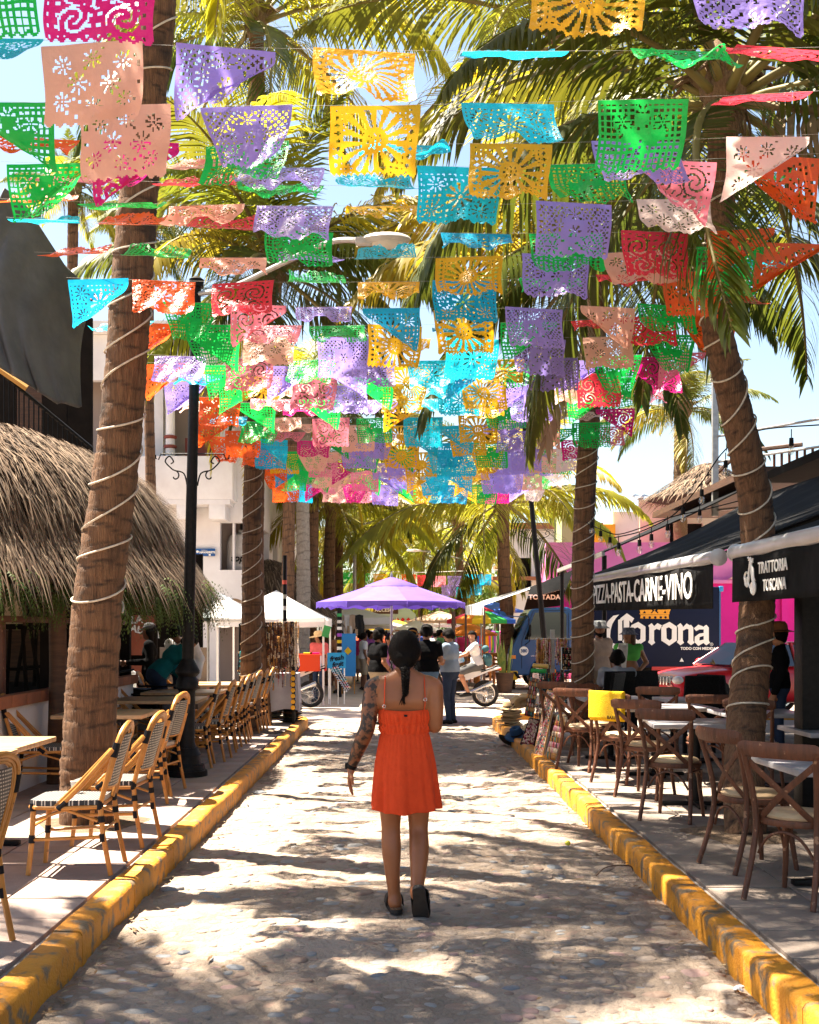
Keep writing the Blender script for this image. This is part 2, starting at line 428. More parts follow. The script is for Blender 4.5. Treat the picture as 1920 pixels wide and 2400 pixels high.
kl = kerb(-1, KL, 20.3); kr = kerb(1, KR, 20.2)
# rounded kerb ends at the crossing
for root, side, x0 in ((kl, -1, KL), (kr, 1, KR)):
    for s in range(5 if side > 0 else 3):
        b = MB(); a0 = s * PI / 2 / (5 if side > 0 else 3); a1 = (s + 1) * PI / 2 / (5 if side > 0 else 3); rad = .5 if side < 0 else 1.3
        def kp(u, v, a0=a0, a1=a1):
            a = a0 + (a1 - a0) * u; pr = [(0, -.08), (0, .14), (.03, .165), (.145, .165), (.155, -.08)][round(v * 4)]
            cx = x0 + side * rad; r = rad - pr[0]
            return Vector((cx - side * r * math.cos(a), 20.25 + r * math.sin(a), pr[1]))
        b.grid(kp, 5, 4); b.build('kerb_stone', m_kerb, root, angle=50)
    b = MB()
    for s in range(1):
        xe = x0 + side * (.5 if side < 0 else 1.3)
        b.box((xe + side * 3.0, 20.25 + (.40 if side < 0 else 1.2), .045), (6, .2, .24), bev=.02)
    b.build('kerb_stone', m_kerb, root)
# pavements with laid tiles
m_tileL = mk('paving_tile', (.33, .25, .215), (.27, .20, .17), 4, .85, bump=.3, bscale=60, rnd_val=.10)
m_tileR = mk('paving_tile_grey', (.25, .20, .165), (.19, .15, .125), 4, .88, bump=.3, bscale=60, rnd_val=.12)
def pavement(name, xa, xb, y0, y1, tile, mat, yend):
    b = MB(); b.box(((xa + xb) / 2, (y0 + yend) / 2, .03), (abs(xb - xa), yend - y0, .19)); root = struct(b.build(name, m_conc, smooth=False))
    t = MB(); t.box((0, 0, 0), (tile[0] - .012, tile[1] - .012, .03), bev=.004); me = t.mesh('paving_tile', mat)
    nx = int(abs(xb - xa - .0) / tile[0]); ny = int((y1 - y0) / tile[1])
    sg = 1 if xb > xa else -1
    for j in range(ny):
        for i in range(nx):
            x = xa + sg * (.02 + (i + .5) * tile[0]); y = y0 + (j + .5) * tile[1]
            if any((x - bx) ** 2 + (y - by) ** 2 < .42 ** 2 for bx, by in PALM_BASES.values()): continue
            pxx = CX + F * x / y
            if pxx < -160 or pxx > 2080: continue
            o = link('paving_tile', me, root, (x, y, .1335 + .004 * (hsh(i, j, 1) - .5)), 0); o.rotation_euler = (R(.5) * (hsh(i, j, 2) - .5), R(.5) * (hsh(i, j, 3) - .5), R(.6) * (hsh(i, j, 4) - .5))
    return root
pl = pavement('pavement_left', KL - .17, -9.5, 3.4, 17.3, (.46, .46), m_tileL, 20.4)
pr = pavement('pavement_right', KR + .17, 9.5, 3.4, 17.0, (.50, .50), m_tileR, 20.2)
for k, (bx, by) in PALM_BASES.items():
    b = MB(); b.grid(lambda u, v: Vector((bx + .52 * u * math.cos(v * 2 * PI) * (1 + .12 * math.sin(3 * v * 2 * PI)), by + .52 * u * math.sin(v * 2 * PI), .158 - .03 * u ** 3 + .015 * vnoise(u * 6, v * 9, bx))), 8, 24)
    struct(b.build('soil_pit', m_soil))

lt = MB(); rl = random.Random(77)
for k in range(420):
    y = 4.4 + 15 * rl.random() ** 1.3; x = (rl.choice((KL + .02, KR - .12)) + rl.uniform(0, .12)) if rl.random() < .6 else rl.uniform(-1.5, 1.5)
    a = rl.random() * 6.28; L_ = rl.uniform(.012, .05); w_ = rl.uniform(.003, .010); z = road_z(x, y) + .012; d = Vector((math.cos(a), math.sin(a), 0)); n_ = Vector((-d.y, d.x, 0)); c_ = Vector((x, y, z)); lt.mi = rl.choice((0, 0, 1))
    lt.add([c_ - d * L_ - n_ * w_ * .3, c_ - d * L_ + n_ * w_ * .3, c_ + n_ * w_ + Vector((0, 0, .008)), c_ - n_ * w_ + Vector((0, 0, .004)), c_ + d * L_ + Vector((0, 0, .006))], [(0, 1, 2, 3), (3, 2, 4)])
lo_ = lt.build('leaf_litter', [mk('dry_litter', (.20, .12, .06), rough=.9), mk('pale_litter', (.38, .29, .17), rough=.9)], None, smooth=False); lo_['kind'] = 'stuff'; lo_['label'] = 'bits of dry palm leaf scattered on the street and along the kerbs'; lo_['category'] = 'litter'
# ------------------------------------------------------------------ palms
m_leaf = mk('palm_leaf', (.055, .088, .012), (.19, .185, .017), 1.6, .45, trans=.5, rnd_hue=.02, rnd_val=.35, spec=.5)
m_leaf_backlit = mk('palm_leaf_backlit', (.27, .28, .022), (.52, .42, .028), 1.6, .45, trans=.6, rnd_hue=.025, rnd_val=.3, spec=.5)  # backlit copy of palm_leaf, the sun's golden glow put into its colour
m_leafd = mk('palm_leaf_dry', (.30, .21, .11), (.17, .11, .055), 2.5, .8, trans=.2, rnd_val=.25)
m_rach = mk('palm_rachis', (.24, .21, .06), (.15, .11, .045), 5, .6)
m_bark = mk('palm_bark', (.205, .108, .056), (.105, .054, .029), 5, .92, bump=1.0, bscale=14, stretch=(7, 7, .8), c3=(.06, .036, .024), s3=2.6, lo3=.58, hi3=.68)
m_scar = mk('bark_scar', (.05, .03, .02), (.10, .06, .038), 14, .95, bump=.6, bscale=30)
m_scarg = mk('bark_scar_grey', (.19, .165, .14), (.26, .225, .19), 14, .95)
m_barkg = mk('palm_bark_grey', (.33, .29, .25), (.24, .205, .175), 6, .92, bump=.6, bscale=14, stretch=(3, 3, 2))
m_fib = mk('palm_fibre', (.15, .085, .045), (.25, .165, .09), 12, .95, bump=.8, bscale=30, stretch=(6, 6, 1))
m_rope = mk('rope', (.62, .56, .47), (.45, .39, .31), 30, .7)
for m_ in (m_bark, m_barkg):          # leaf scars: dark rings carried as a mesh attribute
    N_ = m_.node_tree.nodes; L_ = m_.node_tree.links; bs_ = N_['Principled BSDF']; src = bs_.inputs['Base Color'].links[0].from_socket
    an_ = N_.new('ShaderNodeAttribute'); an_.attribute_name = 'scar'; mx_ = N_.new('ShaderNodeMix'); mx_.data_type = 'RGBA'
    mx_.inputs[7].default_value = (.032, .02, .014, 1) if m_ is m_bark else (.14, .12, .10, 1)
    L_.new(an_.outputs['Fac'], mx_.inputs[0]); L_.new(src, mx_.inputs[6]); L_.new(mx_.outputs[2], bs_.inputs['Base Color'])
def frond_mesh(name, el0, droop, seed, mats, side_droop=.9, N=74, lf=.28, gap=.0):
    r = random.Random(seed); b = MB(); K = 14; P = []; p = Vector((0, 0, 0)); T = []
    for i in range(K + 1):
        s = i / K; el = el0 - droop * s ** 1.25; el = max(el, -1.5)
        d = Vector((.05 * math.sin(s * 2.5 + seed), math.cos(el), math.sin(el))).normalized(); P.append(p.copy()); T.append(d); p = p + d / K
    b.mi = 1; b.tube(P, [.0125 * (1 - .93 * (i / K)) + .0012 for i in range(K + 1)], 5, flat=.7)
    b.mi = 0
    for sd in (-1, 1):
        for j in range(N):
            s = .10 + .9 * (j + r.random() * .5) / N
            if r.random() < gap: continue
            x = s * K; i = min(int(x), K - 1); q = P[i].lerp(P[i + 1], x - i); t = T[i].lerp(T[i + 1], x - i).normalized()
            side = t.cross(Vector((0, 0, 1))); side = (side if side.length > 1e-3 else Vector((1, 0, 0))).normalized() * sd; upv = side.cross(t) * sd
            L = lf * (.55 + .45 * math.sin(PI * min(1, s * 1.05) ** .8)) * (1 - .62 * max(0, s - .6) / .4) * r.uniform(.86, 1.12)
            fwd = .45 + .75 * s
            d = (side * (1.0 - .25 * s) + t * fwd + upv * r.uniform(.02, .32)).normalized(); w = .0060 * r.uniform(.8, 1.25)
            pts = [q]; g = side_droop * r.uniform(.7, 1.35)
            for k in range(3):
                d = (d + Vector((r.uniform(-.05, .05), r.uniform(-.05, .05), -g * (.22 + .26 * k)))).normalized(); pts.append(pts[-1] + d * L / 3)
            wd = t - d * t.dot(d); wd = wd.normalized() if wd.length > .1 else side
            vs = [pts[0] - wd * w * .5, pts[0] + wd * w * .5, pts[1] - wd * w, pts[1] + wd * w, pts[2] - wd * w * .8, pts[2] + wd * w * .8, pts[3]]
            b.add(vs, [(0, 1, 3, 2), (2, 3, 5, 4), (4, 5, 6)])
    return b.mesh(name, mats, angle=None)
FR = {}
for kind, mats in (('g', [m_leaf, m_rach]), ('y', [m_leaf_backlit, m_rach]), ('d', [m_leafd, m_leafd])):
    src = None
    for i, (el, dr, sdp) in enumerate([(1.25, 1.0, .5), (1.0, 1.5, .7), (.65, 1.5, .85), (.35, 1.45, 1.0), (.0, 1.3, 1.15), (-.45, 1.0, 1.2), (-1.0, .5, .7)]):
        for k in range(2):
            FR[(kind, i, k)] = frond_mesh('frond', el, dr * (.9 + .25 * k), 10 * i + k + 3, mats, sdp, gap=.12 if kind == 'd' else .02)
def trunk(path, rad, parent, mat, seed=0, step=.16):
    P = bez(path, 10); L = [0]
    for i in range(1, len(P)): L.append(L[-1] + (P[i] - P[i - 1]).length)
    tot = L[-1]; n = max(30, int(tot / (.02 if step < .15 else .03))); b = MB(); pts = []; rr = []; scar = []
    def at(s):
        for i in range(1, len(L)):
            if L[i] >= s: t = (s - L[i - 1]) / max(1e-6, L[i] - L[i - 1]); return P[i - 1].lerp(P[i], t)
        return P[-1]
    s = 0; ring = []
    acc = 0; 
    while acc < tot: ring.append(acc); acc += step * (.7 + .7 * hsh(len(ring), seed))
    ring.append(tot + 1)
    nn = 20
    for i in range(n + 1):
        f = i / n; k = f * (len(rad) - 1); a = int(min(k, len(rad) - 2)); pts.append(at(tot * f)); rr.append(rad[a] + (rad[a + 1] - rad[a]) * (k - a))
    b.tube(pts, rr, nn, cap=True)
    for i in range(n + 1):           # uneven, tilted leaf scars
        s = tot * i / n; c = pts[i]
        for j in range(nn):
            th = 2 * PI * j / nn; q0 = max(x for x in ring if x <= s + 1e-9); ki = ring.index(q0)
            s2 = s + .034 * math.sin(th + .9 * ki + seed) + .016 * math.sin(3 * th + seed + 2 * s) + .03 * (vnoise(j * .8, ki * 3.1, seed) - .5)
            s2 = min(max(s2, 0), tot); q = max(x for x in ring if x <= s2 + 1e-9); nx = min(x for x in ring if x > q); u = (s2 - q) / (nx - q)
            w = 1.0 + .030 * u ** 2.0 - .022 * (u < .12) + .06 * (vnoise(i * .22 + seed, j * .9, 5) - .5) + .03 * (vnoise(i * 1.1, j * 1.1, seed) - .5)
            v = Vector(b.v[i * nn + j]); b.v[i * nn + j] = tuple(c + (v - c) * w); scar.append(max(0.0, 1 - abs(u - .04) / .15) * min(1, .35 + 1.1 * vnoise(j * .7, ki * 1.7, seed + 2)))
    o = b.build('trunk', mat, parent, angle=60); at_ = o.data.attributes.new('scar', 'FLOAT', 'POINT')
    if len(o.data.vertices) == len(scar): at_.data.foreach_set('value', scar)
    return o, pts, rr
def wrap(pts, rr, z0, z1, turns, label, gap=.018, rad=.008):
    root = MB(); q = []; idx = [i for i, p in enumerate(pts) if z0 <= p.z <= z1]; n = turns * 22
    for k in range(n + 1):
        f = k / n; t = f + .012 * math.sin(k * .21) + .35 / max(turns, 1) * (vnoise(k * .045, turns, 3) - .5); t = min(1, max(0, t)); i = idx[0] + t * (len(idx) - 1); a = int(min(i, len(pts) - 2)); c = pts[a].lerp(pts[a + 1], i - a); r = rr[a] * 1.035 + .006
        an = 2 * PI * f * turns; d = (pts[a + 1] - pts[a]).normalized(); u = (Vector((1, 0, 0)) - d * d.x).normalized(); v = d.cross(u); q.append(c + u * math.cos(an) * r + v * math.sin(an) * r + d * .06 * math.sin(an + .7) * r / .15)
    root.tube(q, rad, 6); o = root.build('rope_coil', m_rope); tag(o, label, 'rope', 'cords coiled round the palm trunks'); return o
def palm(label, path, rad, L, n, seed, mix='ggggy', bark=None, lean=0, els=(0, 6), az=None, group=None, step=.16, dry=0):
    root = thing('palm_tree', label, 'palm tree', path[0], 0, group); base = Vector(path[0])
    t, pts, rr = trunk([Vector(p) - base for p in path], rad, root, bark or m_bark, seed, step)
    top = pts[-1]; c = MB(); r = random.Random(seed)
    rt = rr[-1]
    c.lathe([(rt * 1.0, -.25), (rt * 1.5, -.05), (rt * 1.75, .15), (rt * 1.4, .4), (rt * .5, .62), (.01, .7)], top, 14)
    for k in range(16):       # hanging fibre and old leaf bases
        a = r.random() * 2 * PI; d = Vector((math.cos(a), math.sin(a), 0)); p0 = top + d * rt * 1.3 + Vector((0, 0, .15))
        c.tube([p0, p0 + d * .12 + Vector((0, 0, .12)), p0 + d * .26 + Vector((0, 0, .16 - .2 * r.random()))], [.045, .035, .01], 5)
    for k in range(30):
        a = r.random() * 2 * PI; d = Vector((math.cos(a), math.sin(a), 0)); p0 = top + d * rt * 1.4
        c.tube([p0, p0 + d * .05 + Vector((0, 0, -.2)), p0 + d * .02 + Vector((0, 0, -.3 - .5 * r.random()))], [.008, .005, .002], 3)
    crown = c.build('crown', m_fib, root)
    for i in range(n):
        f = (i + .5) / n; v = int(round(els[0] + (els[1] - els[0]) * f + r.uniform(-.5, .5))); v = min(max(v, 0), 6)
        a = (az[i] if az and i < len(az) else i * 2.39996 + r.uniform(-.25, .25) + seed)
        kind = r.choice(mix) if not (dry and i >= n - dry) else 'd'
        if kind == 'd': v = max(v, 5)
        o = link('frond', FR[(kind, v, i % 2)], crown, top + Vector((-math.sin(a) * rt, math.cos(a) * rt, .18 - .22 * f)), a)
        s = L * r.uniform(.85, 1.1) * (.8 if v < 1 else 1); o.scale = (s * (1 if i % 3 else -1), s, s); o.rotation_euler = (r.uniform(-.1, .1), r.uniform(-.35, .35), a)
    return root, [p + base for p in pts], rr
GP = 'palms along the street'
def px2r(px, Y): return px / 2 * Y / F
def path_px(pts, Y0, Y1=None):
    out = []
    for i, (x, y) in enumerate(pts):
        out.append(W(x, y, Y0 + ((Y1 or Y0) - Y0) * i / (len(pts) - 1)))
    return out
# A: thick leaning palm at the left with the coiled cord
pa = path_px([(205, 1940), (208, 1760), (228, 1420), (258, 1200), (284, 1000), (303, 750), (320, 520), (345, 250), (372, 36), (392, -330), (400, -1050)], 9.2)
r_, pts, rr = palm('thick brown palm trunk leaning right beside the first bistro chairs, coiled with cord', pa, [px2r(d, 9.2) for d in (128, 118, 108, 98, 92, 84, 76, 72, 66, 60)], 3.7, 16, 4, 'gggyy', els=(1, 5.4), step=.14)
wrap(pts, rr, 1.75, 6.9, 15, 'thin pale cord spiralling up the thick left palm trunk')
# B: palm at the right, rising between the two awnings
pb = [Vector((2.62, 8.7, .12)), Vector((2.70, 9.0, .8)), Vector((2.98, 9.6, 1.8))] + path_px([(1775, 1224), (1747, 1057), (1703, 868), (1676, 723), (1688, 501), (1697, 250)], 9.8, 9.4)
r_, pts, rr = palm('brown palm rising between the two black awnings, crown filling the upper right', pb, [px2r(d, 9.5) for d in (90, 84, 82, 80, 76, 70, 64, 66)], 3.6, 24, 11, 'ggggg', els=(.4, 5.2), step=.13, dry=1)
wrap(pts, rr, .9, 5.3, 17, 'thin pale cord spiralling up the palm between the awnings')
# C: left middle palm by the necklace stall
pc = [Vector((-2.30, 17.6, .1))] + path_px([(588, 1560), (590, 1330), (592, 1130), (605, 880), (640, 640)], 17.6)
r_, pts, rr = palm('slim palm beside the necklace stall, wound with white cord', pc, [px2r(d, 17.6) for d in (52, 46, 42, 40, 38)], 3.5, 26, 23, 'ggggy', els=(.2, 5.5), dry=0, step=.13)
wrap(pts, rr, .9, 4.4, 13, 'white cord wound round the slim palm beside the necklace stall', rad=.007)
# D: right middle palm by the pizza awning
pd = [Vector((2.42, 15.2, .1))] + path_px([(1366, 1500), (1366, 1300), (1374, 1120), (1390, 880), (1405, 590)], 15.2)
r_, pts, rr = palm('slim palm at the far end of the pizza awning, wound with white cord', pd, [px2r(d, 15.2) for d in (54, 52, 48, 46, 42)], 3.5, 26, 37, 'ggggy', els=(.2, 5.6), dry=1, step=.13)
wrap(pts, rr, .5, 4.4, 16, 'white cord wound round the slim palm at the pizza awning', rad=.007)
palm('tall palm behind the slim stall palm, backlit golden crown at the top left', [(-2.25, 19.2, .1)] + path_px([(600, 1400), (603, 1000), (612, 500), (600, 60)], 19.2), [px2r(d, 19.2) for d in (40, 38, 36, 32)], 3.9, 18, 91, 'gyyg', els=(.5, 5.4))
palm('tall palm behind the slim awning palm, crown at the top centre', [(2.75, 17.2, .1)] + path_px([(1372, 1400), (1376, 1000), (1372, 550), (1300, 60)], 17.2), [px2r(d, 17.2) for d in (40, 38, 36, 32)], 4.2, 16, 97, 'gggy', els=(.3, 5))
# palms of the crossing and the market behind
FARP = [('tall dark-stemmed palm, left one of the trio beside the white building', 662, 1420, 690, 930, 30, .17, 3.2, 'gyy', m_bark),
        ('pale grey straight palm stem in the middle of the trio by the white building', 705, 1430, 716, 960, 31, .19, 2.6, 'gg', m_barkg),
        ('dark palm stem, right one of the trio beside the white building', 722, 1420, 745, 1000, 33, .16, 3.0, 'gy', m_bark),
        ('yellow-green palm with curved dark stem left of the purple parasol', 765, 1440, 778, 1180, 36, .19, 4.2, 'yyyg', m_bark),
        ('yellow palm with thin stem just left of the grey street lamp', 793, 1440, 798, 1205, 39, .15, 4.0, 'yyy', m_bark),
        ('broad yellow-green palm with brown stem behind the striped parasol', 1190, 1450, 1180, 1180, 34, .20, 5.0, 'yyyg', m_bark),
        ('golden palm deep in the market, right of the purple parasol', 1090, 1450, 1075, 1230, 46, .18, 5.4, 'yyyg', m_bark),
        ('low golden palm deep in the market behind the purple parasol', 985, 1460, 990, 1300, 58, .18, 5.0, 'yyy', m_bark),
        ('golden palm behind the left end of the purple parasol', 850, 1460, 840, 1225, 52, .18, 5.2, 'yyg', m_bark),
        ('palm with small ragged crown above the right-hand thatched roof', 1592, 1200, 1598, 965, 38, .24, 3.0, 'gggy', m_fib),
        ('distant palm above the grey tarpaulin at the left edge', 176, 800, 172, 450, 24, .12, 1.5, 'ggy', m_bark),
        ('distant palm with feathery crown just right of the thick left trunk', 352, 900, 352, 545, 26, .12, 1.6, 'ggy', m_bark)]
for k, (lab, x0, y0, x1, y1, Y, r0, L, mix, bk) in enumerate(FARP):
    b0 = W(x0, y0, Y); 
    if b0.z < 1.9: b0.z = 0
    p0 = Vector((b0.x, Y, 0.0)); t = W(x1, y1, Y)
    palm(lab, [p0, p0.lerp(t, .35) + Vector((.03, 0, 0)), p0.lerp(t, .7) + Vector((-.03, 0, 0)), t], [r0 * 1.15, r0, r0 * .92, r0 * .9], L, 18 if L > 2 else 20, 50 + k, mix, bark=bk, group=GP, els=(.0, 5.3), step=.2)
# a palm beside the camera whose shade falls over the foreground
palm('tall palm standing left of the viewer, its shade falling across the street', [(-4.1, 5.3, .1), (-4.2, 5.2, 3), (-4.25, 5.1, 6), (-4.2, 5.0, 8.6)], [.2, .17, .15, .14], 3.8, 24, 71, 'gggy', els=(1, 5.5))
palm('tall palm standing left behind the viewer', [(-3.4, 2.6, .1), (-3.3, 2.7, 3), (-3.2, 2.8, 6), (-3.0, 3.0, 8.4)], [.2, .17, .15, .14], 3.8, 24, 83, 'gggy', els=(1, 5.5))
# ------------------------------------------------------------------ cut-out banners on strings across the street
BC = {'P': ('purple', (.38, .28, .80)), 'Y': ('yellow', (.88, .46, .015)), 'C': ('cyan', (.01, .58, .80)), 'B': ('blue', (.005, .42, .72)), 'G': ('green', (.008, .56, .085)),  # B is the cyan film again, with shade put into its colour
      'K': ('peach', (.92, .50, .38)), 'M': ('magenta', (.76, .015, .24)), 'R': ('red', (.82, .045, .075)), 'O': ('orange', (.86, .115, .018)), 'N': ('pink', (.88, .25, .33)), 'W': ('pale pink', (.88, .70, .64))}
BM = {k: mk('film_' + n.replace(' ', '_'), c, None, rough=.30, trans=.58, spec=.6, bump=.45, bscale=13) for k, (n, c) in BC.items()}
DES = {'P': 'lattice', 'Y': 'sun', 'C': 'daisy', 'B': 'daisy', 'G': 'mesh', 'K': 'flower', 'M': 'scroll', 'R': 'scroll', 'O': 'zigzag', 'N': 'scroll', 'W': 'flower'}
DNAME = {'lattice': 'lattice-cut', 'sun': 'sun-cut', 'daisy': 'daisy-cut', 'mesh': 'grid-cut', 'flower': 'flower-cut', 'scroll': 'scroll-cut', 'zigzag': 'zigzag-edged'}
NU, NV = 64, 48
def petals(u, v, cx, cy, r, n, ph=0):
    dx, dy = (u - cx), (v - cy) * .76; d = math.hypot(dx, dy) / r; a = math.atan2(dy, dx) + ph
    return .30 < d < .95 and (math.cos(a * n) > .30 + .9 * abs(d - .62)) or d < .13
def solid(des, u, v, sd=0):
    u = u + (0, .02, -.025)[sd] * math.sin(v * 7 + sd) if .06 < u < .94 else u
    e = min(u, 1 - u); scal = .045 * abs(math.sin(u * PI * 9))
    if v < .055: return True
    if des in ('zigzag', 'sun'): lim = 1 - .05 * abs(((u * 13) % 1) * 2 - 1)
    else: lim = .95 + scal
    if v > lim: return False
    if (e < .03 or v > lim - .04): return True
    dx, dy = u - .5, (v - .5) * .76
    d = math.hypot(dx, dy)
    if des == 'lattice':
        if abs(dx) < .17 and v > .30: return not (petals(u, v, .5, .5, .09, 6) or (v > .6 and (int(u * 25) + int(v * 19)) % 4 == 0 and hsh(int(u * 25), int(v * 19)) > .3))
        for c in ((.28, .42), (.72, .42), (.5, .22), (.27, .8), (.73, .8)):
            q = math.hypot(u - c[0], (v - c[1]) * .76)
            if q < .115: return not petals(u, v, c[0], c[1], .105, 7)
        fq = (13, 11, 15)[sd]; a = ((u * fq + v * 10) % 1); b = ((u * fq - v * 10) % 1); return a < .42 or b < .42
    if des == 'sun':
        if e < .14:
            q = abs(((v * 9) % 1) - .5) * .11 + abs(e - .085); return q > .034
        if d < .15: return not ((petals(u, v, .5, .5, .10, 8)) and (int(u * 44) + int(v * 33)) % 2 == 0)
        a = math.atan2(dy, dx); k = math.sin(a * (18, 15, 21)[sd]); 
        if d < .36: return k > -.05 - .5 * (d - .15)
        return not (((u * 17) % 1 - .5) ** 2 + ((v * 13) % 1 - .5) ** 2 < .045)
    if des == 'daisy':
        for c in ((.5, .5, .2), (.2, .3, .12), (.8, .3, .12), (.2, .74, .12), (.8, .74, .12)):
            q = math.hypot(u - c[0], (v - c[1]) * .76)
            if q < c[2]: return not petals(u, v, c[0], c[1], c[2] * .94, 9)
        return not (((u * 14) % 1 - .5) ** 2 + ((v * 11) % 1 - .5) ** 2 < .05)
    if des == 'mesh':
        if d < .19 + .05 * math.cos(4 * math.atan2(dy, dx)): return not (hsh(int(u * 32), int(v * 24)) > .93)
        for c in ((.27, .3), (.73, .3), (.5, .17)):
            if math.hypot(u - c[0], (v - c[1]) * .76) < .10: return not petals(u, v, c[0], c[1], .09, 6)
        return (u * 15) % 1 < .42 or (v * 11.5) % 1 < .42
    if des == 'flower':
        for c in ((.2, .25, .1), (.5, .2, .1), (.8, .25, .1), (.34, .5, .115), (.66, .5, .115), (.5, .78, .1), (.18, .72, .09), (.82, .72, .09)):
            if math.hypot(u - c[0], (v - c[1]) * .76) < c[2]: return not petals(u, v, c[0], c[1], c[2] * .96, 8, c[0] * 5)
        return not (hsh(int(u * 32), int(v * 24), 3) > .93)
    if des == 'scroll':
        for c in ((.27, .34, .18), (.73, .34, .18), (.27, .74, .15), (.73, .74, .15), (.5, .5, .1)):
            q = math.hypot(u - c[0], (v - c[1]) * .76); a = math.atan2((v - c[1]), u - c[0])
            if q < c[2]: return math.sin(q * 78 + a * 2) > -.5 or q < .03
        return not (((u * 10 + .3) % 1 - .5) ** 2 + ((v * 8) % 1 - .5) ** 2 < .06)
    for c in ((.5, .45, .17), (.2, .45, .12), (.8, .45, .12), (.35, .8, .09), (.65, .8, .09)):
        if math.hypot(u - c[0], (v - c[1]) * .76) < c[2]: return not petals(u, v, c[0], c[1], c[2] * .94, 7)
    return not (hsh(int(u * 32), int(v * 24), 9) > .88)
STATES = [dict(a0=.04, a1=.10, w=.018), dict(a0=-.15, a1=-.25, w=.03), dict(a0=-.40, a1=-.45, w=.04), dict(a0=-.80, a1=-.55, w=.05), dict(a0=1.75, a1=.55, w=.055),
          dict(a0=.10, a1=.2, w=.02, fold=1), dict(a0=.1, a1=.3, w=.03, fold=-1), dict(a0=.35, a1=.3, w=.035), dict(a0=.0, a1=-.3, w=.03, pinch=.45)]
SNAME = ['hanging flat', 'leaning in the breeze', 'blown forward', 'blown nearly level', 'flipped up over its string', 'folded on the right', 'folded on the left', 'swung back', 'gathered at its foot']
def banner_mesh(des, si, sd):
    p = STATES[si]; b = MB(); vs = []; keep = {}
    ph = sd * 2.1
    for j in range(NV + 1):
        v = j / NV
        for i in range(NU + 1):
            u = i / NU
            th = p['a0'] + p['a1'] * v + .22 * math.sin(u * 5.2 + ph) * v * (1 if si not in (0,) else .4)
            x = (u - .5) * (1 - .06 * v - p.get('pinch', 0) * v ** 1.5)
            # arc length along the sheet, bent by the wind
            a = p['a0'] + .5 * p['a1'] * v; h = .76 * v
            y = h * math.sin(a); z = -h * math.cos(a)
            wv = p['w'] * v * (math.sin(u * 9 + ph + v * 3) + .6 * math.sin(u * 17 + 2 * ph - v * 5))
            y += wv; z += wv * math.sin(a) + .25 * p['w'] * math.sin(u * 7 + ph) * v
            x += .035 * math.sin(ph + v * 4) * v
            if p.get('fold'):
                w = u if p['fold'] > 0 else 1 - u
                q = w * .75 + v * .9 - .82
                if q > 0: q = q * q / (q + .16) * 1.15; x -= p['fold'] * q * .70; z += q * .60; y += .40 * q + .06 * math.sin(9 * q + ph)
            y += (th - p['a0'] - p['a1'] * v) * .22 * v
            y += .05 * (vnoise(u * 5 + sd * 7, v * 4, si) - .5) * (.2 + v); z += .035 * (vnoise(u * 7, v * 5 + sd * 3, si + 9) - .5) * v
            vs.append((x, y, z))
    fs = []; n = NU + 1
    for j in range(NV):
        for i in range(NU):
            if solid(des, (i + .5) / NU, (j + .5) / NV, sd): fs.append((j * n + i, (j + 1) * n + i, (j + 1) * n + i + 1, j * n + i + 1))
    used = sorted({i for f in fs for i in f}); mp = {k: q for q, k in enumerate(used)}
    b.add([vs[k] for k in used], [tuple(mp[i] for i in f) for f in fs])
    return b.mesh('film', BM['P'], angle=None)
BCACHE = {}
m_thread = mk('thread', (.45, .43, .40), rough=.8)
ZS = 4.33
NEAR = [  # string row in the photograph, (centre px, colour, state) left to right
    (-92, [(-40, 'G', 0), (238, 'M', 0), (530, 'G', 3), (1375, 'Y', 1), (1755, 'P', 1)]),
    (118, [(-20, 'C', 3), (215, 'K', 0), (530, 'P', 5), (855, 'Y', 2), (1210, 'C', 4), (1590, 'G', 3), (1850, 'R', 4)]),
    (246, [(20, 'G', 6), (292, 'K', 0), (578, 'P', 8), (880, 'Y', 0), (1190, 'C', 2), (1508, 'G', 7), (1800, 'R', 4)]),
    (338, [(85, 'O', 3), (318, 'M', 5), (580, 'G', 2), (950, 'C', 3), (1198, 'Y', 1), (1490, 'P', 2), (1800, 'W', 5)]),
    (392, [(112, 'G', 5), (430, 'K', 4), (660, 'P', 3), (1075, 'C', 1), (1372, 'G', 2), (1590, 'N', 6), (1830, 'O', 6)]),
    (436, [(150, 'N', 4), (450, 'R', 4), (668, 'G', 3), (888, 'C', 4), (1122, 'Y', 3), (1815, 'G', 4)]),
    (482, [(70, 'O', 4), (268, 'G', 4), (485, 'K', 3), (692, 'P', 2), (902, 'Y', 3), (1345, 'P', 1), (1578, 'W', 2)]),
    (545, [(100, 'C', 4), (300, 'O', 4), (515, 'R', 4), (702, 'G', 2), (1115, 'B', 3), (1325, 'G', 2), (1535, 'R', 1), (1735, 'O', 5)]),
    (604, [(160, 'O', 4), (362, 'G', 4), (548, 'K', 3), (728, 'P', 4), (900, 'C', 4), (1100, 'Y', 2), (1302, 'P', 1), (1492, 'K', 2), (1712, 'G', 7), (1850, 'O', 5)]),
    (660, [(230, 'B', 5), (385, 'O', 2), (570, 'R', 2), (742, 'G', 4), (912, 'Y', 3), (1090, 'B', 1), (1288, 'G', 3), (1472, 'R', 3), (1620, 'O', 0), (1800, 'C', 4)]),
    (722, [(280, 'O', 4), (445, 'G', 8), (605, 'N', 5), (760, 'P', 3), (917, 'B', 6), (1086, 'Y', 7), (1252, 'P', 1), (1425, 'K', 6), (1560, 'G', 2), (1740, 'O', 4)]),
    (762, [(300, 'C', 3), (352, 'O', 5), (500, 'G', 8), (642, 'N', 3), (790, 'G', 3), (926, 'Y', 0), (1085, 'B', 3), (1240, 'G', 5), (1400, 'R', 3), (1520, 'R', 2), (1665, 'O', 8)]),
]
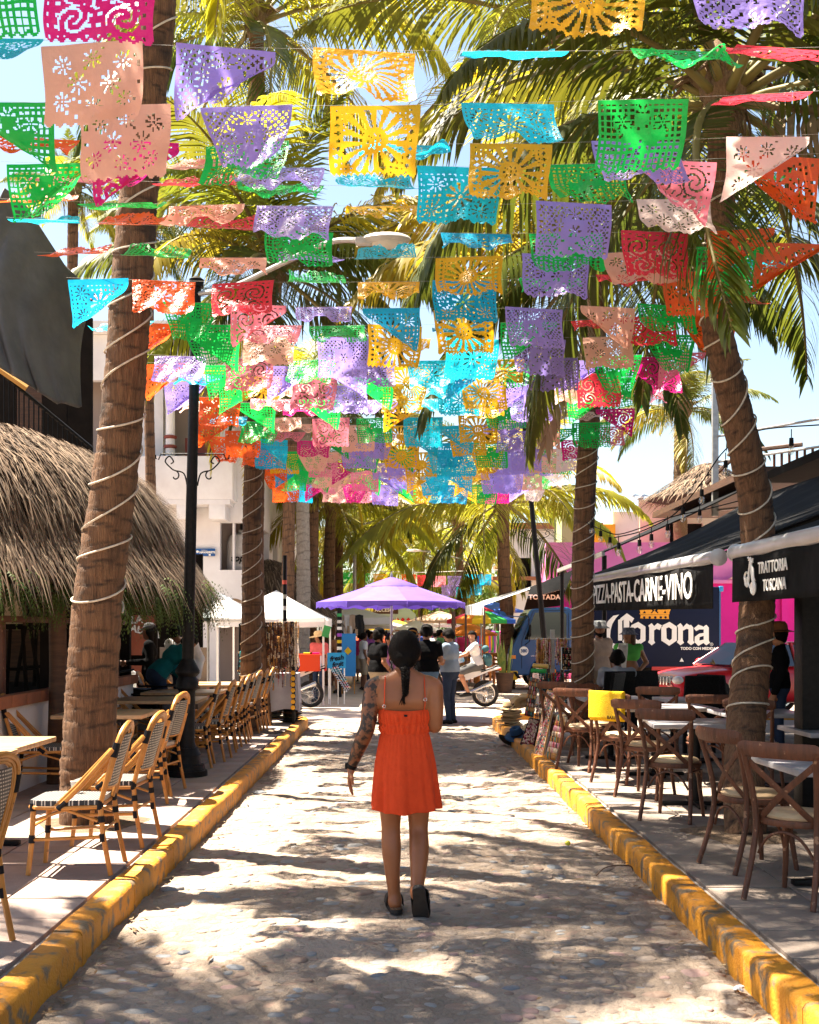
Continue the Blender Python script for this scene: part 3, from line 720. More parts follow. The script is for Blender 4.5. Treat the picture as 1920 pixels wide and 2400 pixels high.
rows = [(F * (ZS - H) / (HY - py), lst) for py, lst in NEAR]
SEQ = [['B', 'O', 'G', 'K', 'P', 'Y', 'C', 'P', 'K', 'G', 'O'], ['C', 'O', 'N', 'G', 'P', 'C', 'Y', 'P', 'G', 'N', 'R'], ['B', 'O', 'G', 'M', 'P', 'Y', 'B', 'G', 'P', 'M', 'O'], ['C', 'B', 'K', 'N', 'G', 'C', 'Y', 'P', 'W', 'M', 'G']]
br = random.Random(5)
Yv = 10.55; k = 0
while Yv < 21.0:
    half = 2.75 if Yv < 13 else 2.55; seq = SEQ[k % 4]; sp = .60; lst = []
    nb_ = 9 if Yv < 16 else 8
    for i in range(nb_):
        X = .20 + (i - (nb_ - 1) / 2) * sp + br.uniform(-.05, .05) + (.13 if k % 2 else -.13)
        c = seq[i + 1]
        if br.random() < .06: c = br.choice('PYCGKMRO')
        lst.append((CX + F * X / Yv, c, br.choice([0, 0, 1, 2, 2, 3, 3, 5, 6, 8, 4, 5]) if Yv < 14 else br.choice([0, 0, 1, 1, 2, 5, 6, 8, 3])))
    rows.append((Yv, lst)); Yv += .46 + .16 * br.random(); k += 1
nb = 0
for ri, (Y, lst) in enumerate(rows):
    zz = ZS + (.12 * (hsh(ri, 2) - .5) if ri >= len(NEAR) else 0)
    tilt = .03 * (hsh(ri, 7) - .5); pts = []
    xsn = [(px - CX) / F * Y for px, c, s in lst]
    x0, x1 = (-4.3, 4.4) if ri < 5 else (min(-.2315 * min(Y, 11), min(xsn) - .24), max(.275 * min(Y, 11), max(xsn) + .24))
    def sz(x): return zz + tilt * x + .010 * x * x
    q = MB(); q.tube([(x0 + (x1 - x0) * t / 16, Y, sz(x0 + (x1 - x0) * t / 16)) for t in range(17)], .0005 + .000025 * Y, 4)
    tag(q.build('banner_string', m_thread), 'thin pale string stretched over the street, %s nearest of the banner strings' % ORD[ri + 1], 'string', 'strings of the banners')
    for bi, (px, c, s) in enumerate(lst):
        X = (px - CX) / F * Y; key = (DES[c], s, (ri * 2 + bi) % 3)
        if key not in BCACHE: BCACHE[key] = banner_mesh(*key)
        w = .47 * (.95 + .1 * hsh(ri, bi))
        o = link('paper_banner', BCACHE[key], None, (X, Y, sz(X) - .002)); o.scale = (w * (1 if hsh(bi, ri) > .3 or s in (5, 6) else -1), w, w)
        o.rotation_euler = (R(14) * (hsh(ri, bi, 3) - .5), math.atan(-tilt) + R(5) * (hsh(ri, bi, 5) - .5), R(14) * (hsh(ri, bi, 4) - .5))
        o.material_slots[0].link = 'OBJECT'; o.material_slots[0].material = BM[c]
        tag(o, '%s %s banner %s, %s from left on %s nearest string' % (BC[c][0], DNAME[DES[c]], SNAME[s], ORD[bi + 1], ORD[ri + 1]), 'banner', 'cut-out banners over the street'); nb += 1
# the far string beyond the purple parasol
Y = 40.0
q = MB(); q.tube([W(800, 1335, Y), W(980, 1342, Y), W(1190, 1335, Y)], .012, 4)
tag(q.build('banner_string', m_thread), 'thin string of banners far behind the purple parasol', 'string', 'strings of the banners')
for bi, (px, py, c, s) in enumerate([(812, 1342, 'G', 0), (850, 1344, 'G', 1), (892, 1345, 'Y', 1), (958, 1346, 'O', 0), (994, 1348, 'R', 0), (1028, 1350, 'N', 0), (1066, 1350, 'P', 1), (1104, 1346, 'C', 5), (1135, 1346, 'B', 0), (1052, 1372, 'P', 0), (1086, 1376, 'C', 0), (1112, 1370, 'B', 1)]):
    key = (DES[c], s, 0)
    if key not in BCACHE: BCACHE[key] = banner_mesh(*key)
    o = link('paper_banner', BCACHE[key], None, W(px, py, Y if py < 1360 else Y - 1)); o.scale = (.5,) * 3; o.material_slots[0].link = 'OBJECT'; o.material_slots[0].material = BM[c]
    tag(o, 'small %s banner far behind the purple parasol, %s from left there' % (BC[c][0], ORD[bi + 1]), 'banner', 'far banners behind the purple parasol')
print('BANNERS', nb)
# ------------------------------------------------------------------ left side: thatched bar, building, lamp post
m_black = mk('black_iron', (.005, .005, .0055), (.011, .010, .010), 20, .45, bump=.12, bscale=60, spec=.14)
m_white = mk('white_wall', (.74, .72, .72), (.66, .63, .63), 1.6, .85, bump=.12, bscale=30, c3=(.55, .50, .48), s3=.9, lo3=.62, hi3=.8)
m_wood = mk('dark_wood', (.10, .045, .022), (.055, .026, .014), 4, .6, bump=.3, bscale=20, stretch=(1, 1, 9))
m_woodr = mk('red_brown_wood', (.135, .046, .021), (.08, .03, .015), 5, .55, bump=.25, bscale=18, stretch=(5, 5, 1), c3=(.30, .16, .09), s3=24, lo3=.64, hi3=.68)
m_thatch = mk('thatch', (.19, .122, .076), (.09, .056, .035), 3.0, .95, rnd_val=0, c3=(.33, .24, .165), s3=11, lo3=.58, hi3=.72)
m_thatch2 = mk('thatch_pale', (.28, .20, .135), (.20, .14, .092), 4, .95); m_thatch3 = mk('thatch_dark', (.10, .065, .042), (.055, .036, .024), 4, .95)
m_thatchd = mk('thatch_base', (.085, .058, .04), (.05, .035, .025), 8, 1, bump=1, bscale=25)
m_fern = mk('fern', (.035, .075, .012), (.085, .11, .018), 5, .6, trans=.3)
m_terra = mk('terracotta', (.34, .125, .06), (.25, .09, .045), 4, .8, bump=.2, bscale=40, rnd_val=.15)
m_steel = mk('galvanised', (.42, .42, .42), (.32, .32, .32), 12, .45, metal=.7)
m_redpan = mk('painted_red_board', (.30, .075, .035), (.22, .055, .03), 3, .6)
m_lettr = mk('letter_white', (.82, .80, .76), rough=.6)
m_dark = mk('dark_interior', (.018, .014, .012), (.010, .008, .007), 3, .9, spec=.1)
m_cream = mk('cream_wall', (.72, .60, .44), (.64, .52, .38), 1.4, .9, bump=.1, bscale=30)
m_pink = mk('magenta_wall', (.80, .018, .33), (.72, .014, .28), 1.2, .8, bump=.1, bscale=25)
m_pinkl = mk('light_pink_wall', (.82, .26, .58), (.76, .20, .52), 1.2, .8, bump=.1, bscale=25)
def walls(mb, M, w, h, t, opens):        # wall in local XZ (x 0..w, z 0..h), thickness t towards +y, rectangular openings (x0,x1,z0,z1)
    xs = sorted({0, w, *[o[0] for o in opens], *[o[1] for o in opens]}); zs = sorted({0, h, *[o[2] for o in opens], *[o[3] for o in opens]})
    T = mb.T; mb.T = T @ M
    for a, b in zip(xs, xs[1:]):
        run = None
        for c, d in list(zip(zs, zs[1:])) + [(h, h)]:
            hole = c == d or any(o[0] <= (a + b) / 2 <= o[1] and o[2] <= (c + d) / 2 <= o[3] for o in opens)
            if not hole: run = (run[0], d) if run else (c, d)
            elif run: mb.box(((a + b) / 2, t / 2, (run[0] + run[1]) / 2), (b - a, t, run[1] - run[0])); run = None
    mb.T = T
def thatched(name, label, c, prof, nblade, blen, seed, posts=(), zt=lambda a: 0.0, bw=.0075, a0=0, a1=2 * PI):
    root = thing(name, label, 'thatched roof', (c[0], c[1], 0)); r = random.Random(seed)
    P = [Vector((q[0], 0, q[1])) for q in prof]; cur = bez(P, 6)
    b = MB(); b.lathe([(max(p.x - .05, .01), p.z - .04) for p in cur], n=40, cap=False)
    b.v = [(x, y, z + zt(math.atan2(y, x)) * max(0, (math.hypot(x, y) / prof[0][0]))) for x, y, z in b.v]
    rf = b.build('roof_shell', m_thatchd, root)
    t = MB(); n = len(cur)
    for i in range(nblade):
        f = r.random() ** .75; x = (1 - f) * (n - 1); k = min(int(x), n - 2); q = cur[k].lerp(cur[k + 1], x - k); d = (cur[max(k - 0, 0)] - cur[k + 1]).normalized()
        if f > .93: q = cur[0].lerp(cur[1], r.random())
        a = r.uniform(a0, a1); ca, sa = math.cos(a), math.sin(a); rad = Vector((ca, sa, 0)); tan = Vector((-sa, ca, 0))
        p0 = rad * q.x + Vector((0, 0, q.z + zt(a) * q.x / prof[0][0])); dn = (rad * d.x + Vector((0, 0, d.z))).normalized(); nrm = tan.cross(dn) * -1
        if nrm.z < 0: nrm = -nrm
        L = blen * r.uniform(.5, 1.3); j = tan * r.uniform(-.28, .28) + nrm * r.uniform(.0, .10)
        d1 = (dn + j).normalized(); p1 = p0 + d1 * L * .55 + nrm * .02; p2 = p1 + (d1 + Vector((0, 0, -.45)) + tan * r.uniform(-.15, .15)).normalized() * L * .5
        w = tan * bw * r.uniform(.5, 1.6); t.mi = r.choice((0, 0, 0, 1, 2, 2))
        t.add([p0 - w, p0 + w, p1 + w * .8, p1 - w * .8, p2], [(0, 1, 2, 3), (3, 2, 4)])
    th = t.build('thatch', [m_thatch, m_thatch2, m_thatch3], root, angle=None); th['kind'] = 'stuff'
    for (x, y, z) in posts:
        p = MB(); p.tube([(x - c[0], y - c[1], .1), (x - c[0] + .02, y - c[1], z * .5), (x - c[0], y - c[1], z)], [.10, .09, .09], 10); p.build('post', m_wood, root)
    return root
thatched('palapa', 'big round thatched bar roof behind the left palm, shaggy eaves', (-6.6, 13.5), [(4.20, 2.44), (4.02, 2.72), (3.76, 3.18), (3.42, 3.52), (2.8, 3.80), (2.1, 4.0), (1.0, 4.26), (.15, 4.45)], 24000, .62, 3,
         posts=[(-3.45, 11.6, 2.6), (-4.3, 17.0, 2.6), (-5.2, 10.3, 2.6), (-4.6, 17.3, 2.6)], zt=lambda a: -.06 * math.sin(a) - .02, a0=-2.6, a1=1.6)
# hanging ferns under the eaves
fr = random.Random(9)
for k, ang in enumerate([-1.85, -1.6, -1.32, -1.05, -.80, -.56, -.32, -.08]):
    cx, cy = -6.6 + 4.15 * math.cos(ang), 13.5 + 4.15 * math.sin(ang)
    root = thing('hanging_fern', 'dark green fern hanging from the palapa eave, %s from the left edge' % ORD[k + 1], 'fern', (cx, cy, 2.14), 0, 'ferns under the palapa eave')
    p = MB(); p.lathe([(.10, -.16), (.15, -.02), (.16, 0), (.13, 0)], n=12); p.tube([(.14, 0, 0), (0, 0, .3)], .004, 4); p.tube([(-.14, 0, 0), (0, 0, .3)], .004, 4); p.build('basket', m_wood, root)
    b = MB()
    for j in range(190):
        a = fr.random() * 2 * PI; d = Vector((math.cos(a), math.sin(a), 0)); L = fr.uniform(.4, .9); q = Vector((0, 0, -.02)); dr = (d * fr.uniform(.6, 1.2) + Vector((0, 0, fr.uniform(.0, .9)))).normalized(); side = Vector((-d.y, d.x, 0))
        for s in range(9):
            q2 = q + dr * L / 9; dr = (dr + Vector((0, 0, -.32))).normalized(); wl = .055 * (1 - s / 10)
            for sg in (-1, 1):
                e = q + side * sg * wl + dr * .02 + Vector((0, 0, -.015)); b.add([q, q + dr * .022, e], [(0, 1, 2)]); b.add([q + dr * .04, q + dr * .06, e + dr * .04], [(0, 1, 2)])
            q = q2
    b.build('fronds', m_fern, root, angle=None)['kind'] = 'stuff'
# raised bar deck with white plinth and terracotta rim
root = thing('bar_deck', 'raised bar deck with white plinth and terracotta rim behind the left palm', 'deck', (-3.62, 12.5, 0))
b = MB(); b.box((-2.6, 0, .55), (5.2, 6.4, .86)); b.build('plinth', m_white, root, smooth=False)
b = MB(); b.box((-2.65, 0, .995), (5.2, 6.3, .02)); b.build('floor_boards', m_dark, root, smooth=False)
for k in range(15):
    b = MB(); b.box((.005, -3.2 + .213 + k * .427, 1.035), (.13, .417, .115), bev=.008); b.build('rim_tile', m_terra, root)
for k in range(12):
    b = MB(); b.box((-.06 - .213 - k * .427, -3.195, 1.035), (.417, .13, .115), bev=.008); b.build('rim_tile', m_terra, root)
root = thing('bar_counter', 'dark wooden bar rail on posts above the white plinth', 'counter', (-3.8, 12.5, 1.0))
b = MB(); b.box((0, 0, .80), (.22, 6.2, .06), bev=.01); b.build('counter_top', m_woodr, root)
for y in (-3.0, -1.55, -.1, 1.4, 2.95):
    b = MB(); b.box((0, y, .385), (.10, .10, .77), bev=.01); b.build('post', m_woodr if y in (-1.55,) else m_dark, root)
root = thing('bar_wall', 'dark back wall of the palapa bar with a cream pillar', 'wall', (-6.4, 17.6, 0))
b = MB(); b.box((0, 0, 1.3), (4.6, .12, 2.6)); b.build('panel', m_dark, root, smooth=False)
b = MB(); b.box((.9, -1.2, 1.7), (.22, .22, 1.5)); b.build('pillar', m_cream, root, smooth=False)
b = MB(); b.box((.3, -2.0, 1.35), (2.6, .35, .7)); b.build('drinks_cabinet', m_wood, root, smooth=False)
def stool(label, x, y, rz):
    r = thing('bar_stool', label, 'bar stool', (x, y, 1.0), rz, 'stools on the bar deck')
    b = MB(); b.lathe([(.16, .70), (.18, .72), (.18, .75), (.15, .765)], n=16); b.build('seat', m_dark, r)
    for sx in (-1, 1):
        for sy in (-1, 1):
            b = MB(); b.tube([(sx * .12, sy * .12, .71), (sx * .20, sy * .20, .0)], [.02, .024], 6); b.build('leg', m_dark, r)
    b = MB(); b.tube([(-.14, -.15, .75), (-.16, -.2, 1.1)], .016, 6); b.tube([(.14, -.15, .75), (.16, -.2, 1.1)], .016, 6); b.tube([(-.16, -.2, 1.08), (0, -.23, 1.1), (.16, -.2, 1.08)], .03, 6, flat=.5); b.tube([(-.14, -.17, .8), (.16, -.2, 1.06)], .014, 6); b.tube([(.14, -.17, .8), (-.16, -.2, 1.06)], .014, 6); b.build('backrest', m_wood, r)
    b = MB()
    for a, c in (((-1, -1), (1, -1)), ((1, -1), (1, 1)), ((1, 1), (-1, 1)), ((-1, 1), (-1, -1))): b.tube([(a[0] * .175, a[1] * .175, .25), (c[0] * .175, c[1] * .175, .25)], .012, 5)
    b.build('foot_ring', m_dark, r)
for k, (x, y, rz) in enumerate([(-4.35, 11.3, 1.4), (-4.4, 12.2, 1.7), (-4.35, 13.1, 1.5), (-4.4, 14.1, 1.3)]):
    stool('dark cross-backed bar stool at the deck rail, %s from the front' % ORD[k + 1], x, y, rz)
# back bar: shelves and painted boards
root = thing('back_bar', 'back bar with red painted boards and bottle shelf under the palapa', 'bar', (W(292, 1480, 19).x, 19.0, .42))
b = MB(); b.box((-.55, 0, .9), (.06, .5, 1.8)); b.box((.05, .25, 1.15), (2.4, .06, 2.8)); b.build('frame', m_dark, root, smooth=False)
b = MB(); b.box((-.22, .02, 1.15), (.62, .36, .04)); b.box((-.22, .02, 1.48), (.62, .36, .04)); b.build('shelf', m_wood, root, smooth=False)
for (x, z, w, h) in ((.29, 1.20, .46, .66), (.29, 1.82, .46, .36), (-.22, .58, .62, .84), (.29, .42, .46, .72)):
    b = MB(); b.box((x, -.05, z), (w, .04, h), bev=.006); b.build('painted_board', m_redpan, root)
text('lettering', 'LA', .17, m_lettr, root, (.22, -.075, 1.45), (R(90), R(-4), 0), bold=.006)
text('lettering', 'KALAKA', .155, m_lettr, root, (.31, -.075, 1.27), (R(90), R(14), 0), bold=.006)
text('lettering', 'ES', .17, m_lettr, root, (.0, -.085, .42), (R(90), 0, 0), bold=.004)
text('lettering', 'S\u00b7', .15, m_lettr, root, (.16, -.075, 1.86), (R(90), R(-8), 0), bold=.005)
b = MB(); b.prism([(-.13, .12), (0, .14), (.13, .12), (.14, -.02), (.09, -.12), (0, -.17), (-.09, -.12), (-.14, -.02)], Matrix.Translation((-.16, -.08, .86)) @ Matrix.Rotation(R(90), 4, 'X'), .012)
b.build('road_shield', mk('shield_yellow', (.70, .50, .09), rough=.6), root, smooth=False)
b = MB(); b.box((-.16, -.096, .945), (.25, .012, .07)); b.build('shield_band', mk('shield_green', (.02, .16, .13), rough=.6), root, smooth=False)
text('lettering', 'ROUTE', .07, m_lettr, root, (-.16, -.105, .945), (R(90), 0, 0), extrude=.002)
bc = [((.55, .12, .06), 'red'), ((.6, .38, .08), 'amber'), ((.55, .22, .3), 'rose'), ((.75, .75, .72), 'clear'), ((.15, .3, .12), 'green')]
for k in range(7):
    c, nm = bc[k % 5]; x = -.48 + k * .085
    b = MB(); b.lathe([(.03, 0), (.034, .02), (.034, .17), (.013, .22), (.012, .28), (.015, .285), (.015, .30)], n=10)
    o = b.build('bottle', mk('bottle_' + nm, c, rough=.15)); o.location = root.location + Vector((x, -.02, 1.17)); tag(o, '%s bottle on the back bar shelf, %s from left' % (nm, ORD[k + 1]), 'bottle', 'bottles on the back bar')
# grey tarpaulin slung above the palapa, stair rail behind
m_tarp = mk('grey_tarpaulin', (.135, .13, .128), (.085, .083, .083), 1.6, .75, bump=.8, bscale=5)
def tarp(u, v):
    top = [W(10, 440, 15.5), W(60, 480, 16), W(150, 620, 16.5), W(222, 690, 17)]; bot = [W(-20, 850, 14.6), W(70, 905, 15.2), W(130, 945, 15.8), W(195, 955, 16.6)]
    k = u * 3; i = min(int(k), 2); t = k - i; a = top[i].lerp(top[i + 1], t); c = bot[i].lerp(bot[i + 1], t); p = a.lerp(c, v)
    return p + Vector((-.28 * math.sin(PI * v) * (1 - .5 * u), -.5 * math.sin(PI * u) * math.sin(PI * v) + .10 * math.sin(u * 24 + v * 5) * v, .0))
b = MB(); b.grid(lambda u, v: tarp(u, v), 60, 40); o = b.build('tarpaulin', m_tarp, angle=None); tag(o, 'large dark grey tarpaulin slung above the thatched roof at the left edge', 'tarpaulin')
sm = o.modifiers.new('thick', 'SOLIDIFY'); sm.thickness = .01
root = thing('stair_railing', 'black metal stair railing above the palapa at the left edge', 'railing', W(20, 950, 17.2))
o0 = Vector(root.location); A = W(10, 880, 17.2) - o0; B = W(215, 1050, 17.6) - o0
b = MB(); b.tube([A, B], .03, 6); b.tube([A + Vector((0, 0, -1.0)), B + Vector((0, 0, -1.0))], .03, 6); b.build('rail', m_black, root)
for k in range(19):
    p = A.lerp(B, k / 18); b = MB(); b.tube([p, p + Vector((0, 0, -1.0))], .011, 5); b.build('baluster', m_black, root)
b = MB(); b.tube([A + Vector((-.1, -.1, .12)), B.lerp(A, .72) + Vector((0, -.1, .10))], .05, 4); b.build('handrail', mk('ochre_wood', (.45, .24, .06), rough=.6), root)
root = thing('timber_wall', 'dark timber wall behind the stair railing under the tarpaulin', 'wall', (-6.7, 18.7, 3.3))
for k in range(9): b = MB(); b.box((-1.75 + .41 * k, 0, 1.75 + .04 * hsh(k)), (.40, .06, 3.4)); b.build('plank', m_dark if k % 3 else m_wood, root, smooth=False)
# white corner building with balcony
X0, Y0 = W(592, 1480, 30).x, 30.0
root = thing('white_building', 'white two-storey corner building with balcony behind the thatched roof', 'building', (X0, Y0, 0))
b = MB(); Mf = Matrix.Translation((-9, .35, 0))
walls(b, Mf, 9, 9.5, .25, [(5.2, 7.4, 0, 2.05), (8.05, 8.85, 0, 2.1), (8.10, 8.43, 3.3, 4.55), (8.48, 8.84, 3.3, 4.55), (6.6, 7.9, 6.1, 8.3), (3.2, 5.0, 6.1, 8.3)])
Ms = Matrix.Translation((0, .601, 0)) @ Matrix.Rotation(R(90), 4, 'Z')
walls(b, Ms, 14, 9.5, -.25 * -1, [(.9, 2.6, 0, 2.1), (1.75, 3.2, 3.2, 4.55), (4.2, 6.2, 0, 2.2), (4.2, 5.6, 3.2, 4.5), (1.0, 2.6, 6.1, 8.2)])
b.box((-4.5, 7.5, 9.66), (9.4, 14.8, .3)); b.build('wall', m_white, root, smooth=False)
b = MB(); b.box((-4.7, 7.6, 4.6), (8.4, 12.6, 8.8)); b.build('interior', mk('pale_interior', (.42, .33, .29), rough=.9), root, smooth=False)
b = MB(); b.box((-4.95, -.42, 5.62), (9.0, .14, 1.12), bev=.02); b.box((-.52, 1.9, 5.62), (.14, 4.5, 1.12), bev=.02); b.build('balcony_parapet', m_white, root)
b = MB(); b.box((-4.97, -.1, 5.0), (8.9, .78, .12)); b.build('balcony_slab', m_white, root, smooth=False)
for x in (-5.4, -3.2, -1.75, -.85):
    b = MB(); b.box((x, -.08, 4.76), (.28 if x < -1 else .42, .8, .40), bev=.02); b.build('balcony_bracket', m_white, root)
m_mar = mk('maroon_paint', (.23, .05, .035), rough=.7)
for x in (-2.15, -.55):
    c = MB(); c.lathe([(.16, 0), (.13, .08), (.12, 2.4), (.15, 2.9), (.2, 3.6)], (x, .05, 5.05), 14); q = c.build('column', m_white, root)
    for z in (6.45, 6.7):
        d = MB(); d.lathe([(.135, 0), (.17, .02), (.17, .07), (.135, .09)], (x, .05, z), 14); d.build('column_ring', m_mar, q)
c = MB(); c.box((-1.45, .55, 6.0), (.8, .1, 1.6)); c.build('door', m_mar, root, smooth=False)
for (x0, x1, zc) in ((-.98, -.1, 2.1), (-3.8, -1.6, 2.05)):
    c = MB(); c.add([(x0 + (x1 - x0) * (.5 + .5 * math.cos(PI * k / 16)), .34, zc + (.45 if x0 > -1 else .7) * math.sin(PI * k / 16)) for k in range(17)], [tuple(range(17))]); c.build('arch', mk('arch_brown', (.28, .17, .09), rough=.8), root, smooth=False)
c = MB()
for k in range(4): c.tube([(-3.3 + .0 * k, .2, 2.1 + .12 * k), (-1.3, .2, 2.1 + .12 * k)], .05, 6)
c.build('arch_beams', m_woodr, root)
b = MB(); b.lathe([(.0, 0), (.48, .0), (.5, .05), (.5, .75), (.42, .95), (.2, 1.02), (.18, 1.1), (.0, 1.1)], (-.33, 1.08, 3.31), 20, cap=False); tk = b.build('water_tank', mk('tank_grey', (.50, .47, .45), (.42, .39, .37), 6, .7), root)
text('lettering', 'toplas', .26, m_black, tk, (-.34, .565, 3.62), (R(90), 0, 0), shear=.25, bold=.008)
# street name plate
pp = W(477, 1293, 30.0)
root = thing('street_sign', 'blue NAVARRETE street name plate on the white building', 'sign', pp + Vector((0, .28, 0)))
b = MB(); b.box((0, 0, 0), (.52, .03, .20), bev=.006); b.build('plate', mk('sign_blue', (.012, .085, .28), rough=.35), root)
text('lettering', 'NAVARRETE', .075, m_lettr, root, (.06, -.02, .0), (R(90), 0, 0), extrude=.002, bold=.003)
text('lettering', 'MIGUEL A.', .035, m_lettr, root, (-.02, -.02, .055), (R(90), 0, 0), extrude=.002)
b = MB(); b.box((.12, -.018, -.065), (.05, .006, .045)); b.lathe([(.035, 0), (.035, .006)], (-.2, -.015, .02), 14, axis=(0, -1, 0)); b.build('emblem', m_lettr, root, smooth=False)
# lamp post with scrolled bracket and curved arm
base = G(434, 1817, SW)
def lamp_post(label, base, top, arm, Yb, zb, hw):
    root = thing('lamp_post', label, 'lamp post', base); d = Vector(top) - Vector(base); hgt = d.z
    def ax(z): return Vector((d.x * z / hgt, d.y * z / hgt, z))
    b = MB()
    for (r0, z0, r1, z1) in ((.24, 0, .235, .06), (.215, .06, .20, .12), (.17, .12, .15, .22), (.165, .22, .13, .30)): b.tube([ax(z0), ax(z1)], [r0, r1], 20)
    b.build('foot', m_black, root)
    b = MB(); zz = [.30, .36, .9, .93, 1.0, 1.05, 1.09, 1.12, 1.2, 1.24]; rr = [.115, .095, .088, .12, .12, .095, .13, .13, .085, .062]
    b.tube([ax(z) for z in zz], rr, 18); b.build('pedestal', m_black, root)
    b = MB(); b.tube([ax(1.2), ax(hgt * .6), ax(hgt)], [.064, .058, .05], 16); b.tube([ax(hgt - .06), ax(hgt + .02), ax(hgt + .06)], [.075, .08, .02], 14); b.build('shaft', m_black, root)
    b = MB(); c = ax(zb)
    for sg in (-1, 1):
        b.tube([c + Vector((sg * .05, 0, .12)), c + Vector((sg * hw * .9, 0, .12)), c + Vector((sg * (hw * .97), 0, .06)), c + Vector((sg * (hw * 1.05), 0, .07)), c + Vector((sg * hw * 1.06, 0, .11))], .008, 5)
        sp = [c + Vector((sg * (.14 * hw / .37 + .05 + (.065 - .0055 * k) * math.cos(PI * .5 + k * .42)), 0, -.12 + (.065 - .0055 * k) * math.sin(PI * .5 + k * .42))) for k in range(11)]
        b.tube(bez(sp, 3), .008, 5)
        b.tube(bez([c + Vector((sg * .055, 0, -.22)), c + Vector((sg * .09, 0, -.09)), c + Vector((sg * .19, 0, -.055)), c + Vector((sg * hw * .62, 0, -.03)), c + Vector((sg * hw * .78, 0, .04)), c + Vector((sg * hw * .66, 0, .095)), c + Vector((sg * hw * .54, 0, .04)), c + Vector((sg * hw * .62, 0, .015))], 5), .008, 5)
    b.build('scroll_bracket', m_black, root)
    if arm:
        b = MB(); P = [Vector(p) - Vector(base) for p in arm]; b.tube(bez(P, 8), .028, 8); b.build('arm', m_steel, root)
        e = P[-1]; hd = MB(); hd.ell(e + Vector((.17, 0, .02)), (.24, .13, .06), 14, 8); hd.box(e + Vector((-.05, 0, .0)), (.16, .10, .07), bev=.02); h = hd.build('lamp_head', mk('lamp_grey', (.55, .53, .50), (.45, .43, .40), 8, .5), root)
        l = MB(); l.ell(e + Vector((.18, 0, -.015)), (.17, .10, .055), 12, 6); l.build('lens', mk('lamp_lens', (.62, .58, .50), rough=.2), h)
    return root
lamp_post('black cast-iron lamp post with scroll bracket among the left chairs', base, W(461, 660, 12.26), [W(461, 690, 12.26), W(545, 672, 12.0), W(640, 628, 11.7), W(745, 578, 11.4), W(800, 563, 11.2), W(865, 566, 11.1)], 12.26, 3.3, .37)
lamp_post('leaning black lamp post with scroll bracket in front of the blue truck', Vector((3.42, 26, 0)), W(1228, 990, 26), None, 26, 3.85, .45)
# slim sticker-covered sign pole at the left corner
root = thing('sign_pole', 'slim dark pole with stickers at the end of the left pavement', 'pole', (-1.98, 20.0, SW))
b = MB(); b.tube([(0, 0, 0), (0, 0, 2.85)], .035, 8); b.build('pole', m_black, root)
for z, c in ((1.35, (.7, .35, .05)), (1.62, (.7, .35, .05)), (1.9, (.7, .7, .7)), (2.35, (.6, .08, .05)), (2.1, (.5, .5, .45))):
    b = MB(); b.tube([(0, -.003, z), (0, -.003, z + .07)], .0375, 8, cap=False); b.build('sticker', mk('sticker_%d' % (z * 100), c, rough=.5), root)
# ------------------------------------------------------------------ cafe furniture
m_bam = mk('bamboo', (.52, .225, .045), (.37, .145, .025), 5, .42, bump=.1, bscale=20, stretch=(1, 1, 1), c3=(.20, .08, .02), s3=18, lo3=.66, hi3=.7)
m_wrap = mk('black_binding', (.006, .006, .009), rough=.5, spec=.15)
def weave(name, c1, c2, rot):
    m = bpy.data.materials.new(name); m.use_nodes = True; t = m.node_tree; N = t.nodes; L = t.links; b = N['Principled BSDF']; b.inputs['Roughness'].default_value = .5
    tc = N.new('ShaderNodeTexCoord'); mp = N.new('ShaderNodeMapping'); mp.inputs['Rotation'].default_value = rot; L.new(tc.outputs['Object'], mp.inputs[0])
    br_ = N.new('ShaderNodeTexBrick'); br_.offset = .5; br_.inputs['Color1'].default_value = (*c2, 1); br_.inputs['Color2'].default_value = (*c2, 1); br_.inputs['Mortar'].default_value = (*c1, 1)
    br_.inputs['Scale'].default_value = 1; br_.inputs['Mortar Size'].default_value = .0060; br_.inputs['Brick Width'].default_value = .026; br_.inputs['Row Height'].default_value = .019; br_.inputs['Mortar Smooth'].default_value = .1
    L.new(mp.outputs[0], br_.inputs[0]); L.new(br_.outputs[0], b.inputs['Base Color']); bp = N.new('ShaderNodeBump'); bp.inputs['Strength'].default_value = .6; bp.inputs['Distance'].default_value = .006
    L.new(br_.outputs[1], bp.inputs['Height']); bp.invert = True; L.new(bp.outputs[0], b.inputs['Normal']); return m
m_weave = weave('woven_seat', (.012, .013, .02), (.60, .56, .50), (0, 0, 0))
m_weaveb = weave('woven_back', (.012, .013, .02), (.50, .46, .40), (R(90), 0, 0))
